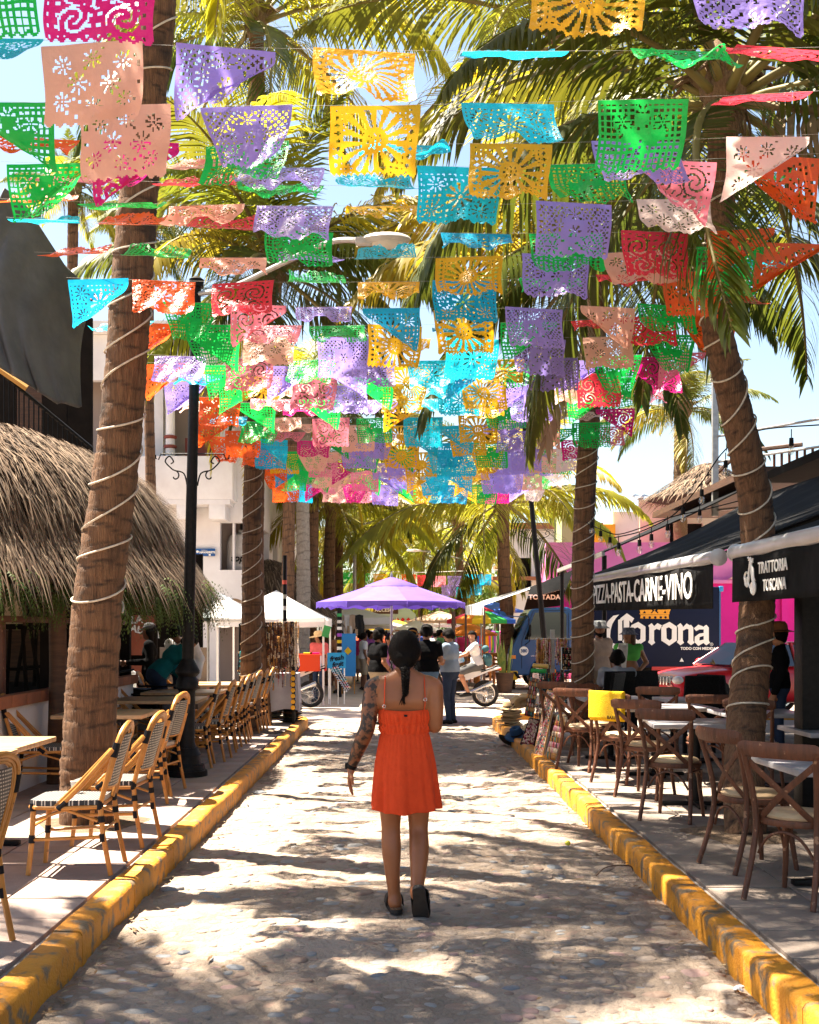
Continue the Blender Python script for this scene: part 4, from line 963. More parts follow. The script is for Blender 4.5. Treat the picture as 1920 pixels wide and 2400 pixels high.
def bistro():
    r = thing('bistro_chair', '', 'chair', (0, 0, SW), 0, 'rattan bistro chairs on the left pavement')
    b = MB(); out = [(-.20, -.20), (.20, -.20), (.235, .0), (.225, .18), (.17, .23), (-.17, .23), (-.225, .18), (-.235, .0)]
    b.prism(out, Matrix.Translation((0, 0, .435)), .035); b.build('seat', m_weave, r, smooth=False)
    b = MB(); b.tube([(x * .99, y * .99, .425) for x, y in out] + [(out[0][0], out[0][1], .425)], .014, 7); b.build('seat_frame', m_bam, r)
    hoop = bez([(-.205, -.215, .44), (-.215, -.265, .62), (-.21, -.315, .80), (-.15, -.345, .905), (0, -.36, .945), (.15, -.345, .905), (.21, -.315, .80), (.215, -.265, .62), (.205, -.215, .44)], 5)
    b = MB(); b.tube(hoop, .0165, 8); b.tube([p * 1 + Vector((-p.x * .14, .004, -.018 if p.z > .6 else 0)) for p in hoop], .0135, 7); b.tube([p * 1 + Vector((-p.x * .24, .006, -.036 if p.z > .6 else 0)) for p in hoop[4:-4]], .011, 7); b.build('back_frame', m_bam, r)
    b = MB(); 
    def bp_(u, v):
        z = .545 + .33 * v; w = .155 * (1 - .55 * max(0, v - .6) ** 1.6 / .4 ** 1.6 * .6); x = (u - .5) * 2 * w
        y = -.245 - .10 * v ** 1.1 - .018 * math.cos((u - .5) * PI); return Vector((x, y, z))
    b.grid(bp_, 8, 10); b.grid(lambda u, v: bp_(1 - u, v) + Vector((0, -.008, 0)), 8, 10); b.build('backrest', m_weaveb, r)
    b = MB(); b.tube([(-.165, -.245, .545), (0, -.262, .54), (.165, -.245, .545)], .012, 6); b.build('back_rail', m_bam, r)
    for sx in (-1, 1):
        b = MB(); b.tube([(sx * .205, -.215, .45), (sx * .215, -.235, .25), (sx * .225, -.285, 0)], [.0175, .0165, .016], 8); b.build('leg', m_bam, r)
        b = MB(); b.tube([(sx * .185, .205, .43), (sx * .19, .215, .2), (sx * .2, .235, 0)], [.0175, .0165, .016], 8); b.build('leg', m_bam, r)
        b = MB(); b.tube([(sx * .232, .05, .415), (sx * .238, -.10, .56), (sx * .222, -.30, .79)], .0165, 7); b.tube([(sx * .225, .08, .415), (sx * .226, -.07, .56), (sx * .208, -.285, .79)], .0125, 7); b.build('side_brace', m_bam, r)
        b = MB(); b.tube([(sx * .19, .21, .22), (sx * .215, -.24, .24)], .011, 6); b.tube([(sx * .19, .2, .34), (sx * .21, .0, .41), (sx * .21, -.2, .34)], .010, 6); b.build('stretcher', m_bam, r)
        for p, q, rad in (((sx * .205, -.215, .47), (sx * .205, -.214, .41), .021), ((sx * .209, -.222, .37), (sx * .211, -.226, .33), .021), ((sx * .214, -.23, .26), (sx * .216, -.236, .21), .020), ((sx * .186, .207, .45), (sx * .187, .209, .40), .021), ((sx * .19, .214, .25), (sx * .19, .216, .2), .02), ((sx * .212, -.30, .74), (sx * .206, -.322, .83), .0235), ((sx * .233, .04, .42), (sx * .235, -.01, .465), .02)):
            b = MB(); b.tube([p, q], rad, 8); b.build('binding', m_wrap, r)
    b = MB(); b.tube([(-.20, -.225, .27), (.20, -.225, .27)], .010, 6); b.tube([(-.19, .215, .3), (.19, .215, .3)], .010, 6); b.build('stretcher', m_bam, r)
    return r
proto = bistro()
CH = [(-2.10, 7.44, 92, 'rattan bistro chair nearest the camera on the left, holding a small paper cup'), (-2.08, 8.38, 86, 'rattan bistro chair second from the front along the left kerb'), (-2.36, 10.4, 97, 'rattan bistro chair third from the front along the left kerb'),
      (-2.40, 11.05, 80, 'rattan bistro chair just in front of the lamp post'), (-2.40, 13.1, 95, 'rattan bistro chair just behind the lamp post'), (-2.32, 13.75, 88, 'rattan bistro chair second behind the lamp post'), (-2.36, 14.75, 96, 'rattan bistro chair third behind the lamp post'),
      (-2.36, 15.45, 90, 'rattan bistro chair fourth behind the lamp post'), (-2.38, 16.2, 94, 'rattan bistro chair fifth behind the lamp post'),
      (-2.40, 17.1, 84, 'rattan bistro chair in front of the hat stacks, nearest of three'), (-2.38, 17.75, 92, 'rattan bistro chair in front of the hat stacks, middle of three'), (-2.36, 18.4, 90, 'rattan bistro chair in front of the hat stacks, farthest of three'),
      (-2.24, 5.55, 78, 'rattan bistro chair cut off by the left edge of the picture'),
      (-3.32, 10.75, -80, 'rattan bistro chair beyond the first table, left of the thick palm trunk'), (-3.30, 12.35, -95, 'rattan bistro chair facing the street just right of the thick palm trunk'), (-3.34, 13.6, -85, 'rattan bistro chair facing the street beside the white plastic chair'),
      (-3.36, 14.8, -92, 'rattan bistro chair facing the street behind the white plastic chair'), (-3.40, 16.6, -88, 'rattan bistro chair facing the street, second farthest on the wall side'), (-3.42, 18.0, -94, 'rattan bistro chair facing the street, farthest on the wall side')]
for i, (x, y, a, lab) in enumerate(CH):
    if i == 0: proto.location = (x, y, SW); proto.rotation_euler = (0, 0, R(a)); proto['label'] = lab
    else: dup(proto, (x, y, SW), R(a), lab)
c0 = Vector((-2.10, 7.44, SW))
b = MB(); b.lathe([(.026, 0), (.034, .075), (.036, .078), (.033, .078), (.027, .01)], n=16, cap=False); o = b.build('paper_cup', mk('paper_white', (.75, .7, .63), rough=.7)); o.location = c0 + Vector((-.02, .12, .471)); tag(o, 'small paper cup on the seat of the nearest bistro chair', 'cup')
m_top = mk('striped_table_top', (.58, .40, .23), (.40, .24, .12), 3, .35, stretch=(1.2, 14, 1), bump=.04)
m_topg = mk('grey_table_top', (.33, .32, .34), (.24, .235, .25), 8, .32, bump=.05)
def table(label, x, y, w, d, rz, mat, group, h=.74, z=SW):
    r = thing('cafe_table', label, 'table', (x, y, z), rz, group)
    b = MB(); b.box((0, 0, h - .02), (w, d, .038), bev=.008); b.build('table_top', mat, r)
    b = MB(); b.tube([(0, 0, .03), (0, 0, h - .04)], .036, 12); b.build('column', m_black, r)
    b = MB(); b.box((0, 0, .02), (.62, .07, .035), bev=.01); b.box((0, 0, .024), (.07, .62, .035), bev=.01); b.build('base', m_black, r)
GT = 'wood-topped tables on the left pavement'
table('wood-topped table at the left edge, nearest the camera', -2.98, 7.30, .86, .92, R(2), m_top, GT); table('wood-topped table butted behind the nearest one, beside the thick palm', -3.02, 8.24, .86, .92, R(-1), m_top, GT)
table('wood-topped table just right of the thick palm trunk', -2.86, 11.3, .86, .9, R(1), m_top, GT); table('wood-topped table in front of the lamp post', -2.82, 13.6, 1.0, .95, R(2), m_top, GT)
table('wood-topped table behind the lamp post', -2.84, 15.4, 1.0, .95, R(-2), m_top, GT); table('wood-topped table farthest back, by the necklace stall', -2.86, 17.6, 1.0, 1.1, R(0), m_top, GT)
# white plastic armchair
r = thing('plastic_chair', 'white plastic armchair behind the bistro tables', 'chair', (W(308, 1500, 18.3).x, 18.3, SW), R(-150)); m_pl = mk('white_plastic', (.80, .79, .76), rough=.35)
b = MB(); b.box((0, 0, .42), (.46, .44, .03), bev=.012); b.build('seat', m_pl, r)
b = MB()
for x in (-.13, .0, .13): b.tube([(x, -.22, .44), (x, -.27, .62), (x, -.31, .78)], .045, 6, flat=.3, up=(0, 1, 0))
b.tube(bez([(-.21, -.22, .44), (-.23, -.28, .68), (-.16, -.32, .85), (0, -.33, .88), (.16, -.32, .85), (.23, -.28, .68), (.21, -.22, .44)], 5), .03, 6); b.box((0, -.315, .80), (.36, .03, .1), rot=(R(-12), 0, 0), bev=.01); b.build('backrest', m_pl, r)
for sx in (-1, 1):
    b = MB(); b.tube(bez([(sx * .22, -.29, .70), (sx * .27, -.1, .665), (sx * .28, .12, .65), (sx * .26, .22, .60), (sx * .25, .24, .44)], 5), .028, 6); b.build('arm', m_pl, r)
    for sy in (-1, 1): b = MB(); b.tube([(sx * .21, sy * .2, .42), (sx * .25, sy * .25, 0)], [.035, .022], 6); b.build('leg', m_pl, r)
# bentwood cross-back chairs on the right
m_cush = mk('beige_cushion', (.50, .355, .21), (.42, .29, .17), 5, .55)
def crossback():
    r = thing('cross_back_chair', '', 'chair', (0, 0, SW), 0, 'cross-back chairs on the right pavement')
    b = MB(); b.lathe([(.19, .425), (.215, .43), (.22, .445), (.215, .465), (.19, .47)], n=24); b.build('seat', m_woodr, r)
    b = MB(); b.lathe([(.195, .468), (.20, .482), (.185, .497), (.12, .506), (.01, .508)], n=24, cap=False); b.build('cushion', m_cush, r)
    for sx in (-1, 1):
        b = MB(); b.tube(bez([(sx * .205, -.27, 0), (sx * .19, -.19, .25), (sx * .18, -.165, .45), (sx * .195, -.20, .66), (sx * .215, -.265, .87)], 5), [.0165 + .002 * math.sin(i / 20 * PI) for i in range(21)], 9); b.build('leg', m_woodr, r)
        b = MB(); b.tube([(sx * .15, .15, .43), (sx * .165, .18, .2), (sx * .185, .205, 0)], [.02, .018, .015], 9); b.build('leg', m_woodr, r)
        b = MB(); b.tube(bez([(sx * .18, -.14, .40), (sx * .215, -.02, .41), (sx * .19, .13, .37), (sx * .167, .175, .22)], 5), .0095, 6); b.build('side_brace', m_woodr, r)
        b = MB(); b.tube(bez([(sx * .16, .17, .24), (sx * .13, .175, .36), (sx * .05, .17, .415), (0, .165, .42)], 5), .0095, 6); b.build('front_brace', m_woodr, r)
        b = MB(); b.tube(bez([(-sx * .195, -.228, .79), (0, -.205, .62), (sx * .12, -.165, .5), (sx * .185, -.13, .435)], 5), .021, 6, flat=.32, up=(0, 1, .2)); b.build('cross_slat', m_woodr, r)
    b = MB()
    def rail(u, v):
        x = (u - .5) * .49; y = -.262 - .045 * math.cos((u - .5) * PI * .92) + .012; e = abs(u - .5) * 2; hh = .048 * (1 - .35 * max(0, e - .85) / .15)
        a = v * 2 * PI; return Vector((x, y + .013 * math.cos(a) - .10 * (hh * math.sin(a)), .865 + hh * math.sin(a)))
    b.grid(rail, 16, 10); b.add([rail(0, k / 10) for k in range(10)], [tuple(range(9, -1, -1))]); b.add([rail(1, k / 10) for k in range(10)], [tuple(range(10))]); b.build('top_rail', m_woodr, r, angle=60)
    b = MB(); b.tube(bez([(-.165, -.17, .26), (-.1, -.185, .36), (0, -.19, .40), (.1, -.185, .36), (.165, -.17, .26)], 4), .009, 6); b.build('back_brace', m_woodr, r)
    return r
pc_ = crossback()
CC = [(2.06, 12.8, -38, 'bentwood cross-back chair with pale seat beside the tilted bead boards'), (2.28, 11.75, -42, 'bentwood cross-back chair with a yellow towel over its back'), (2.32, 10.75, -36, 'bentwood cross-back chair in sun in front of the towel chair'),
      (2.26, 9.45, -30, 'bentwood cross-back chair, third from the front on the right kerb'), (2.30, 7.50, -72, 'bentwood cross-back chair seen from its side, second from the front right'), (2.30, 6.62, -44, 'bentwood cross-back chair nearest the camera, in the right corner'),
      (2.04, 14.5, -20, 'bentwood cross-back chair farthest back, behind the bracelet racks'), (2.28, 13.3, -150, 'bentwood cross-back chair turned towards the farthest grey table'), (3.0, 13.2, -20, 'bentwood cross-back chair behind the towel chair, in the second row'),
      (3.12, 11.6, -10, 'bentwood cross-back chair in deep shade left of the right palm'), (3.35, 10.75, -35, 'bentwood cross-back chair in shade touching the right palm'), (3.3, 8.35, -15, 'dark cross-back chair in shade right of the palm'), (3.1, 7.3, 60, 'dark cross-back chair at the right edge behind the near table')]
for i, (x, y, a, lab) in enumerate(CC):
    if i == 0: pc_.location = (x, y, SW); pc_.rotation_euler = (0, 0, R(a)); pc_['label'] = lab
    else: dup(pc_, (x, y, SW), R(a), lab)
GR = 'grey-topped tables on the right pavement'
table('grey-topped table farthest back on the right pavement', 2.55, 13.85, .75, .75, R(0), m_topg, GR); table('grey-topped table behind the yellow towel', 2.72, 12.25, 1.15, .75, R(3), m_topg, GR)
table('grey-topped table just left of the right palm trunk', 2.62, 10.15, .85, .75, R(-4), m_topg, GR); table('grey-topped table nearest the camera at the right edge', 2.68, 6.95, .85, .8, R(2), m_topg, GR)
table('dark table in shade behind the right palm', 3.55, 11.4, .8, .8, R(0), m_topg, GR); table('dark table under the awning beside the red car', 3.5, 13.6, .8, .8, R(5), m_topg, GR); table('dark table at the right edge behind the palm', 3.6, 9.35, .8, .8, R(0), m_topg, GR)
# dark wicker dining chairs deeper under the awning
m_wick = mk('black_wicker', (.006, .0055, .006), (.016, .015, .015), 60, .6, spec=.12, bump=.6, bscale=90)
def wicker(label, x, y, a):
    r = thing('wicker_chair', label, 'chair', (x, y, SW), R(a), 'black wicker chairs under the awning')
    b = MB(); b.box((0, 0, .43), (.46, .46, .06), bev=.015); b.build('seat', m_wick, r)
    b = MB(); b.box((0, -.25, .72), (.46, .05, .52), rot=(R(10), 0, 0), bev=.015); b.build('backrest', m_wick, r)
    for sx in (-1, 1):
        for sy in (-1, 1): b = MB(); b.box((sx * .19, sy * .19, .2), (.045, .045, .40)); b.build('leg', m_wick, r, smooth=False)
wicker('black wicker chair holding the seated man in the white shirt', 3.0, 16.3, 15); wicker('black wicker chair right of the seated man', 3.55, 16.0, -160); wicker('black wicker chair in front of the red car bonnet', 3.75, 14.7, 10); wicker('black wicker chair right of the red car bonnet, turned aside', 4.25, 14.9, -60); wicker('black wicker chair left of the seated man', 2.72, 15.7, 60)
# yellow towel over the second chair
M = Matrix.Translation((2.28, 11.75, SW)) @ Matrix.Rotation(R(-42), 4, 'Z'); b = MB()
def towel(u, v):
    x = (u - .5) * .40; s = v * .62; z0 = .925
    y = -.312 - .04 * math.cos((u - .5) * 2.9) + .015
    if s < .27: return M @ Vector((x, y - .018 - .012 * math.sin(u * 7) * (1 - s / .27) + .10 * s * .2, z0 - (.27 - s)))
    if s < .33: t = (s - .27) / .06 * PI; return M @ Vector((x, y + .002 - .02 * math.cos(t), z0 + .012 * math.sin(t)))
    return M @ Vector((x, y + .022 + .012 * math.sin(u * 6) * (s - .33), z0 - (s - .33) * 1.0))
b.grid(towel, 16, 30); o = b.build('towel', mk('yellow_towel', (.86, .56, .01), (.78, .46, .008), 30, .95, bump=.5, bscale=120), angle=None); tag(o, 'bright yellow towel draped over a cross-back chair', 'towel')
sm = o.modifiers.new('thick', 'SOLIDIFY'); sm.thickness = .006
tt = text('lettering', 'BARRIL', .045, m_black, o, M @ Vector((.12, -.372, .675)), (R(90), 0, R(-42)), extrude=.001, bold=.001)
# ------------------------------------------------------------------ right side: awnings, restaurant, pink and cream buildings, bulbs
m_fab = mk('black_awning_fabric', (.008, .0085, .009), (.015, .015, .016), 2.5, .9, bump=.25, bscale=9, spec=.06)
m_bar = mk('awning_bar', (.55, .53, .53), (.45, .43, .43), 3, .3, metal=.4)
TX = Matrix(((0, 0, -1), (-1, 0, 0), (0, 1, 0))).to_euler()      # letters on a face looking towards -X, read from far to near
def awning(label, xf, y0, y1, z0, z1, xb, zb, drop, lines):
    root = thing('awning', label, 'awning', (xf, (y0 + y1) / 2, (z0 + z1) / 2)); o = Vector(root.location)
    zf = lambda y: z0 + (z1 - z0) * (y - y0) / (y1 - y0)
    b = MB(); b.tube([Vector((xf, y0, zf(y0))) - o, Vector((xf, y1, zf(y1))) - o], .065, 16); b.build('front_bar', m_bar, root)
    for y in (y0, y1):
        b = MB(); yy = y + (-.02 if y == y0 else .0); b.lathe([(.03, 0), (.078, .002), (.078, .016), (.03, .02)], Vector((xf, yy, zf(y))) - o, 16, axis=(0, 1, 0)); b.build('end_cap', m_bar, root, smooth=False)
    b = MB(); b.grid(lambda u, v: Vector((xf + (xb - xf) * u, y0 + .05 + (y1 - y0 - .1) * v, zf(y0 + (y1 - y0) * v) + .05 + (zb - z0) * u - .10 * math.sin(PI * u) * 1 + .012 * math.sin(v * 40) * math.sin(PI * u))) - o, 24, 40)
    q = b.build('fabric_roof', m_fab, root); q.modifiers.new('thick', 'SOLIDIFY').thickness = .006
    b = MB(); b.grid(lambda u, v: Vector((xf - .035 + .014 * math.sin(v * (y1 - y0) * 7.0) * u + .01 * math.sin(v * 31), y0 + .03 + (y1 - y0 - .06) * v, zf(y0 + (y1 - y0) * v) - .05 - drop * u)) - o, 6, 130)
    va = b.build('valance', m_fab, root); va.modifiers.new('thick', 'SOLIDIFY').thickness = .004
    for k in range(3):
        y = y0 + .4 + (y1 - y0 - .8) * k / 2; b = MB(); b.tube([Vector((xf + .05, y, zf(y))) - o, Vector(((xf + xb) / 2, y, zf(y) + (zb - z0) * .40)) - o, Vector((xb, y, zb - .15)) - o], .03, 6); b.build('folding_arm', m_black, root)
    for (body, ya, yb, zc, size, bold) in lines:
        t = text('lettering', body, size, m_lettr, va, (0, 0, 0), TX, extrude=.003, bold=bold)
        w = max(v.co.x for v in t.data.vertices) - min(v.co.x for v in t.data.vertices); sx = abs(yb - ya) / w
        t.location = Vector((xf - .062, (ya + yb) / 2, zc)) - o; t.scale = (sx, 1, 1)
        dz = (z1 - z0) / (y1 - y0); 
        t.data.transform(Matrix(((1, 0, 0, 0), (-dz * sx, 1, 0, 0), (0, 0, 1, 0), (0, 0, 0, 1))))
    return root, va, o
aw, va, oo = awning('long black awning lettered PIZZA-PASTA-CARNE-VINO behind the right chairs', 2.8, 10.1, 18.0, 2.33, 2.45, 5.6, 3.62, .40, [('PIZZA-PASTA-CARNE-VINO', 16.2, 10.75, 2.14, .36, .004)])
text('lettering', 'TRATTORIA', .10, m_lettr, va, Vector((2.735, 16.9, 2.24)) - oo, TX, extrude=.003, xs=.9); text('lettering', 'TOSCANA', .10, m_lettr, va, Vector((2.735, 16.9, 2.11)) - oo, TX, extrude=.003, xs=.9)
aw2, va2, oo2 = awning('near black awning lettered TRATTORIA TOSCANA at the right edge', 2.8, 4.2, 9.55, 2.30, 2.33, 5.6, 3.5, .36, [('TRATTORIA', 8.78, 8.12, 2.155, .125, .001), ('TOSCANA', 8.66, 8.15, 2.02, .125, .001)])
def scooter(parent, y, z, s, off):
    b = MB(); P = lambda a, c: Vector((2.735, y - a * s, z + c * s)) - off
    for cx, cz, r in ((.28, -.26, .15), (.28, -.26, .08), (-.22, -.10, .10)): b.tube([P(cx + r * math.cos(k * PI / 8), cz + r * math.sin(k * PI / 8)) for k in range(17)], .035 * s, 4)
    for pl in ([(-.05, .42), (.05, .48), (.12, .40), (.22, .36)], [(.10, .42), (.16, .1), (.25, -.1), (.28, -.26)], [(.05, .40), (-.06, .1), (-.12, -.12), (.05, -.25), (.2, -.2)], [(-.38, .08), (-.30, .14), (-.1, .12), (-.04, .0), (-.12, -.15), (-.34, -.1), (-.40, .02), (-.38, .08)], [(.1, .3), (.26, .2), (.3, 0), (.4, -.1)], [(-.05, .46), (-.12, .5)], [(.2, .38), (.24, .45)]):
        b.tube([P(a, c) for a, c in pl], .03 * s, 4)
    b.build('scooter_emblem', m_lettr, parent)
scooter(va2, 8.98, 2.10, .32, oo2); scooter(va, 17.45, 2.17, .30, oo)
# restaurant behind the awnings
root = thing('restaurant', 'dark open-fronted restaurant behind the black awnings', 'restaurant', (5.6, 10.5, SW))
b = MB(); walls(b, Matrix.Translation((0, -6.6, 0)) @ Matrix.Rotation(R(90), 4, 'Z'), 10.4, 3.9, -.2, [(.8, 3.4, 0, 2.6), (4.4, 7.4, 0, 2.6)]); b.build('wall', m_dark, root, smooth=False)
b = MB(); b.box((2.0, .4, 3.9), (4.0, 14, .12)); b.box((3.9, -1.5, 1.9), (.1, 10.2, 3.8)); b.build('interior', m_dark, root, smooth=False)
for x, y in ((-2.26, -1.15), (-2.4, -5.6)):
    b = MB(); b.box((x, y, 1.05), (.2, .2, 2.1), bev=.01); b.build('pillar', m_black, root)
# upper canopy and roof terrace frame
root = thing('upper_canopy', 'dark sloping canopy above and beyond the pizza awning', 'awning', (4.4, 21, 3.2))
b = MB(); b.grid(lambda u, v: Vector((3.25 + 2.9 * u - 4.4, 18.3 + 5.2 * v - 21, 2.95 + 1.35 * u - .05 * math.sin(PI * u) - 3.2)), 8, 8); q = b.build('fabric_roof', m_fab, root); q.modifiers.new('thick', 'SOLIDIFY').thickness = .02
b = MB(); b.box((3.25 - 4.4, -.1, -.28), (.05, 5.2, .07)); b.box((6.15 - 4.4, -.1, 1.08), (.06, 5.2, .1)); b.build('frame', m_bar, root, smooth=False)
for y in (-2.5, 2.3):
    b = MB(); b.tube([(3.3 - 4.4, y, -.3), (3.3 - 4.4, y, -3.1)], .04, 8); b.build('post', m_black, root)
root = thing('roof_terrace', 'steel roof terrace frame with slatted railing above the restaurant', 'terrace', (5.9, 21.5, 4.3)); ot = Vector(root.location)
b = MB(); b.box((1.9, 0, -.1), (4.6, 7.0, .12)); b.build('deck', m_wood, root, smooth=False)
for px, Y in ((1676, 20.3),):
    p = W(px, 1150, Y) - ot; b = MB(); b.box(p + Vector((0, 0, .75)), (.10, .10, 2.4)); b.build('post', m_steel, root, smooth=False)
p = W(1676, 1150, 20.3) - ot
for k, z in enumerate((.95, .5, .02, -.35)):
    b = MB(); b.tube([p + Vector((0, 0, z)), p + Vector((2.6, -3.2, z + .05))], .022, 6); b.build('rail', m_steel, root)
for k in range(14):
    q = p + Vector((.75 + .09 * k, -.9 - .11 * k, .08)); b = MB(); b.box(q + Vector((0, 0, .2)), (.035, .035, .5)); b.build('slat', m_woodr, root, smooth=False)
b = MB(); b.tube([p + Vector((0, .6, .2)), p + Vector((.5, .2, .72)), p + Vector((1.4, -.4, .75))], .04, 6); b.build('ridge_beam', m_wood, root)
thatched('thatched_terrace_roof', 'small thatched roof on the terrace beside the far right palm', (W(1660, 1130, 36).x, 36.0), [(1.9, 5.85), (1.2, 6.3), (.5, 6.75), (.1, 6.95)], 1500, .5, 8, bw=.02)
# cream building with corrugated roof, pink and other buildings on the far side of the crossing
root = thing('cream_building', 'cream building with corrugated roof edge above the awnings', 'building', (W(1640, 1300, 38.6).x, 38.6, 0))
b = MB(); walls(b, Matrix.Translation((-2.0, 0, 0)), 9, 6.1, .25, [(1.0, 2.1, 4.2, 5.3)]); b.build('wall', m_cream, root, smooth=False)
for k in range(30):
    b = MB(); b.tube([(-2.05 + .3 * k, -.35, 6.08), (-2.05 + .3 * k, .6, 6.3)], .11, 8, flat=.5); b.build('roof_sheet', m_steel, root)
b = MB(); b.box((-.45, .18, 4.75), (1.1, .05, 1.1)); b.build('window', m_dark, root, smooth=False)
root = thing('pink_building', 'magenta-painted wall behind the beer truck', 'building', (4.8, 37.6, 0))
b = MB(); walls(b, Matrix.Identity(4), 13, 3.25, .3, [(.6, 1.5, 0, 2.2)]); b.build('wall', m_pink, root, smooth=False)
b = MB(); b.box((6.5, .15, 3.95), (13, .3, 1.28)); b.build('upper_wall', m_pinkl, root, smooth=False)
b = MB(); b.box((6.5, -.06, 3.3), (13, .5, .12), bev=.02); b.build('cornice', m_pinkl, root)
b = MB(); b.prism([(x * .5, .22 * math.sin(PI * k / 12)) for k, x in enumerate([1 - 2 * q / 12 for q in range(13)])], Matrix.Translation((6.35, -.34, 3.37)) @ Matrix.Rotation(R(90), 4, 'X'), .1); b.build('arch_moulding', mk('pink_stone', (.75, .42, .40), rough=.8), root, smooth=False)
b = MB(); b.box((8.6, -.05, 1.6), (.25, .3, 3.2)); b.box((7.75, -.04, 1.6), (.2, .25, 3.2)); b.build('pilaster', m_pink, root, smooth=False)
root = thing('yellow_annex', 'small yellow and green upper storey left of the pizza awning', 'building', (W(1400, 1300, 42).x, 42, 0))
b = MB(); b.box((0, 0, 5.0), (.95, 2, 1.0)); b.build('yellow_wall', mk('yellow_wall', (.80, .42, .03), rough=.8), root, smooth=False)
b = MB(); b.box((-1.15, .1, 5.2), (.55, 2, 1.4)); b.build('green_wall', mk('green_wall', (.36, .42, .22), rough=.8), root, smooth=False)
b = MB(); b.box((-.3, .2, 2.1), (3.2, 2.2, 4.2)); b.build('wall', m_pinkl, root, smooth=False)
b = MB(); b.box((1.0, .6, 5.2), (1.0, 2, 1.6)); b.build('grey_wall', m_white, root, smooth=False)
root = thing('far_white_house', 'white house with terracotta roof edge right of the market palms', 'house', (W(1290, 1300, 55).x, 55, 0))
b = MB(); walls(b, Matrix.Translation((-2.4, 0, 0)), 7.5, 6.6, .3, [(.7, 1.5, 3.6, 5.2), (2.4, 3.2, 3.6, 5.2)]); b.build('wall', m_white, root, smooth=False)
b = MB(); b.box((1.3, 2, 6.7), (8.2, 5, .25)); b.box((1.3, -.3, 4.2), (8.2, .6, .16)); b.build('roof', m_terra, root, smooth=False)
b = MB(); b.box((1.3, 2.2, 3.3), (7.0, 3.6, 6.4)); b.build('interior', m_dark, root, smooth=False)
# chain of filament bulbs
m_bulb = glass('bulb_glass', (.95, .93, .88), .22)
def bulbs(label, wire, Y, hung):
    P = [W(x, y, Y - (x - wire[0][0]) * .006) for x, y in wire]; root = thing('bulb_string', label, 'string lights', P[0]); o = P[0]
    b = MB(); b.tube([q - o for q in bez(P, 6)], .007, 5); b.build('cable', m_black, root)
    for (x, y) in hung:
        t = W(x, y - 26, Y - (x - wire[0][0]) * .006) - o
        b = MB(); b.tube([t + Vector((0, 0, .09)), t], .005, 4); b.tube([t + Vector((0, 0, .01)), t + Vector((0, 0, -.06))], [.02, .023], 10); s = b.build('socket', m_black, root)
        g_ = MB(); g_.lathe([(.012, -.06), (.03, -.085), (.033, -.105), (.025, -.13), (.008, -.145)], t, 12); g_.build('bulb', m_bulb, s)
        f_ = MB(); f_.tube([t + Vector((-.008, 0, -.07)), t + Vector((-.004, 0, -.115)), t + Vector((.004, 0, -.115)), t + Vector((.008, 0, -.07))], .0025, 4); f_.build('filament', mk('filament', (.55, .35, .15), rough=.4), s)
bulbs('string of clear bulbs rising from the awning to the right palm', [(1440, 1260), (1500, 1246), (1568, 1214), (1605, 1180), (1646, 1129), (1700, 1054), (1773, 1010), (1920, 996)], 13.0, [(1450, 1300), (1499, 1293), (1527, 1280), (1565, 1256), (1601, 1218), (1645, 1175), (1701, 1108), (1855, 1055)])
bulbs('lower string of clear bulbs above the far end of the pizza awning', [(1375, 1225), (1400, 1237), (1440, 1252), (1480, 1245), (1570, 1213), (1640, 1197), (1740, 1172)], 15.0, [(1387, 1252), (1408, 1272), (1430, 1287), (1640, 1222)])
# restaurant planting along the back: dark hanging plant under far awning
# ------------------------------------------------------------------ vehicles
m_tyre = mk('tyre_rubber', (.018, .017, .016), (.035, .032, .03), 12, .85, bump=.3, bscale=60)
m_rim = mk('rim_metal', (.6, .6, .6), rough=.25, metal=.9)
m_glass = glass('car_glass', (.06, .075, .08), .10)
m_navy = mk('truck_navy', (.004, .008, .026), (.006, .010, .032), 1.2, .5, spec=.12)
m_cab = mk('cab_blue', (.008, .062, .19), (.010, .075, .21), 1, .3, coat=.3)
m_orange = mk('crown_gold', (.78, .33, .02), rough=.5)
m_yel = mk('safety_yellow', (.80, .46, .01), rough=.5)
m_lite = mk('lamp_clear', (.7, .7, .7), rough=.15)
m_red = mk('car_red', (.66, .012, .022), rough=.3, coat=.35)
def wheel(parent, c, r, w, name='wheel', spokes=0, rim_r=.62):
    a = MB(); n = 28; prof = [(r * .72, -w / 2 * .8), (r * .9, -w / 2), (r * .985, -w * .38), (r, 0), (r * .985, w * .38), (r * .9, w / 2), (r * .72, w / 2 * .8)]
    vs = []; 
    a.lathe(prof + [prof[0]], c, n, cap=False, axis=(0, 1, 0)); t = a.build('tyre', m_tyre, parent)
    b = MB(); b.lathe([(r * rim_r, -w * .34), (r * .74, -w * .36), (r * .74, w * .36), (r * rim_r, w * .34), (r * rim_r, -w * .34)], c, n, cap=False, axis=(0, 1, 0))
    if spokes:
        for k in range(spokes): an = 2 * PI * k / spokes; b.tube([Vector(c), Vector(c) + Vector((math.cos(an) * r * .72, (.3 if k % 2 else -.3) * w, math.sin(an) * r * .72))], .0035, 4)
        b.lathe([(.045, -.06), (.07, -.03), (.07, .03), (.045, .06)], c, 14, axis=(0, 1, 0))
    else: b.lathe([(r * rim_r + .01, -w * .1), (r * .3, -w * .3), (.02, -w * .35)], c, n, cap=True, axis=(0, -1, 0)); 
    b.build('rim', m_rim, t)
    return t
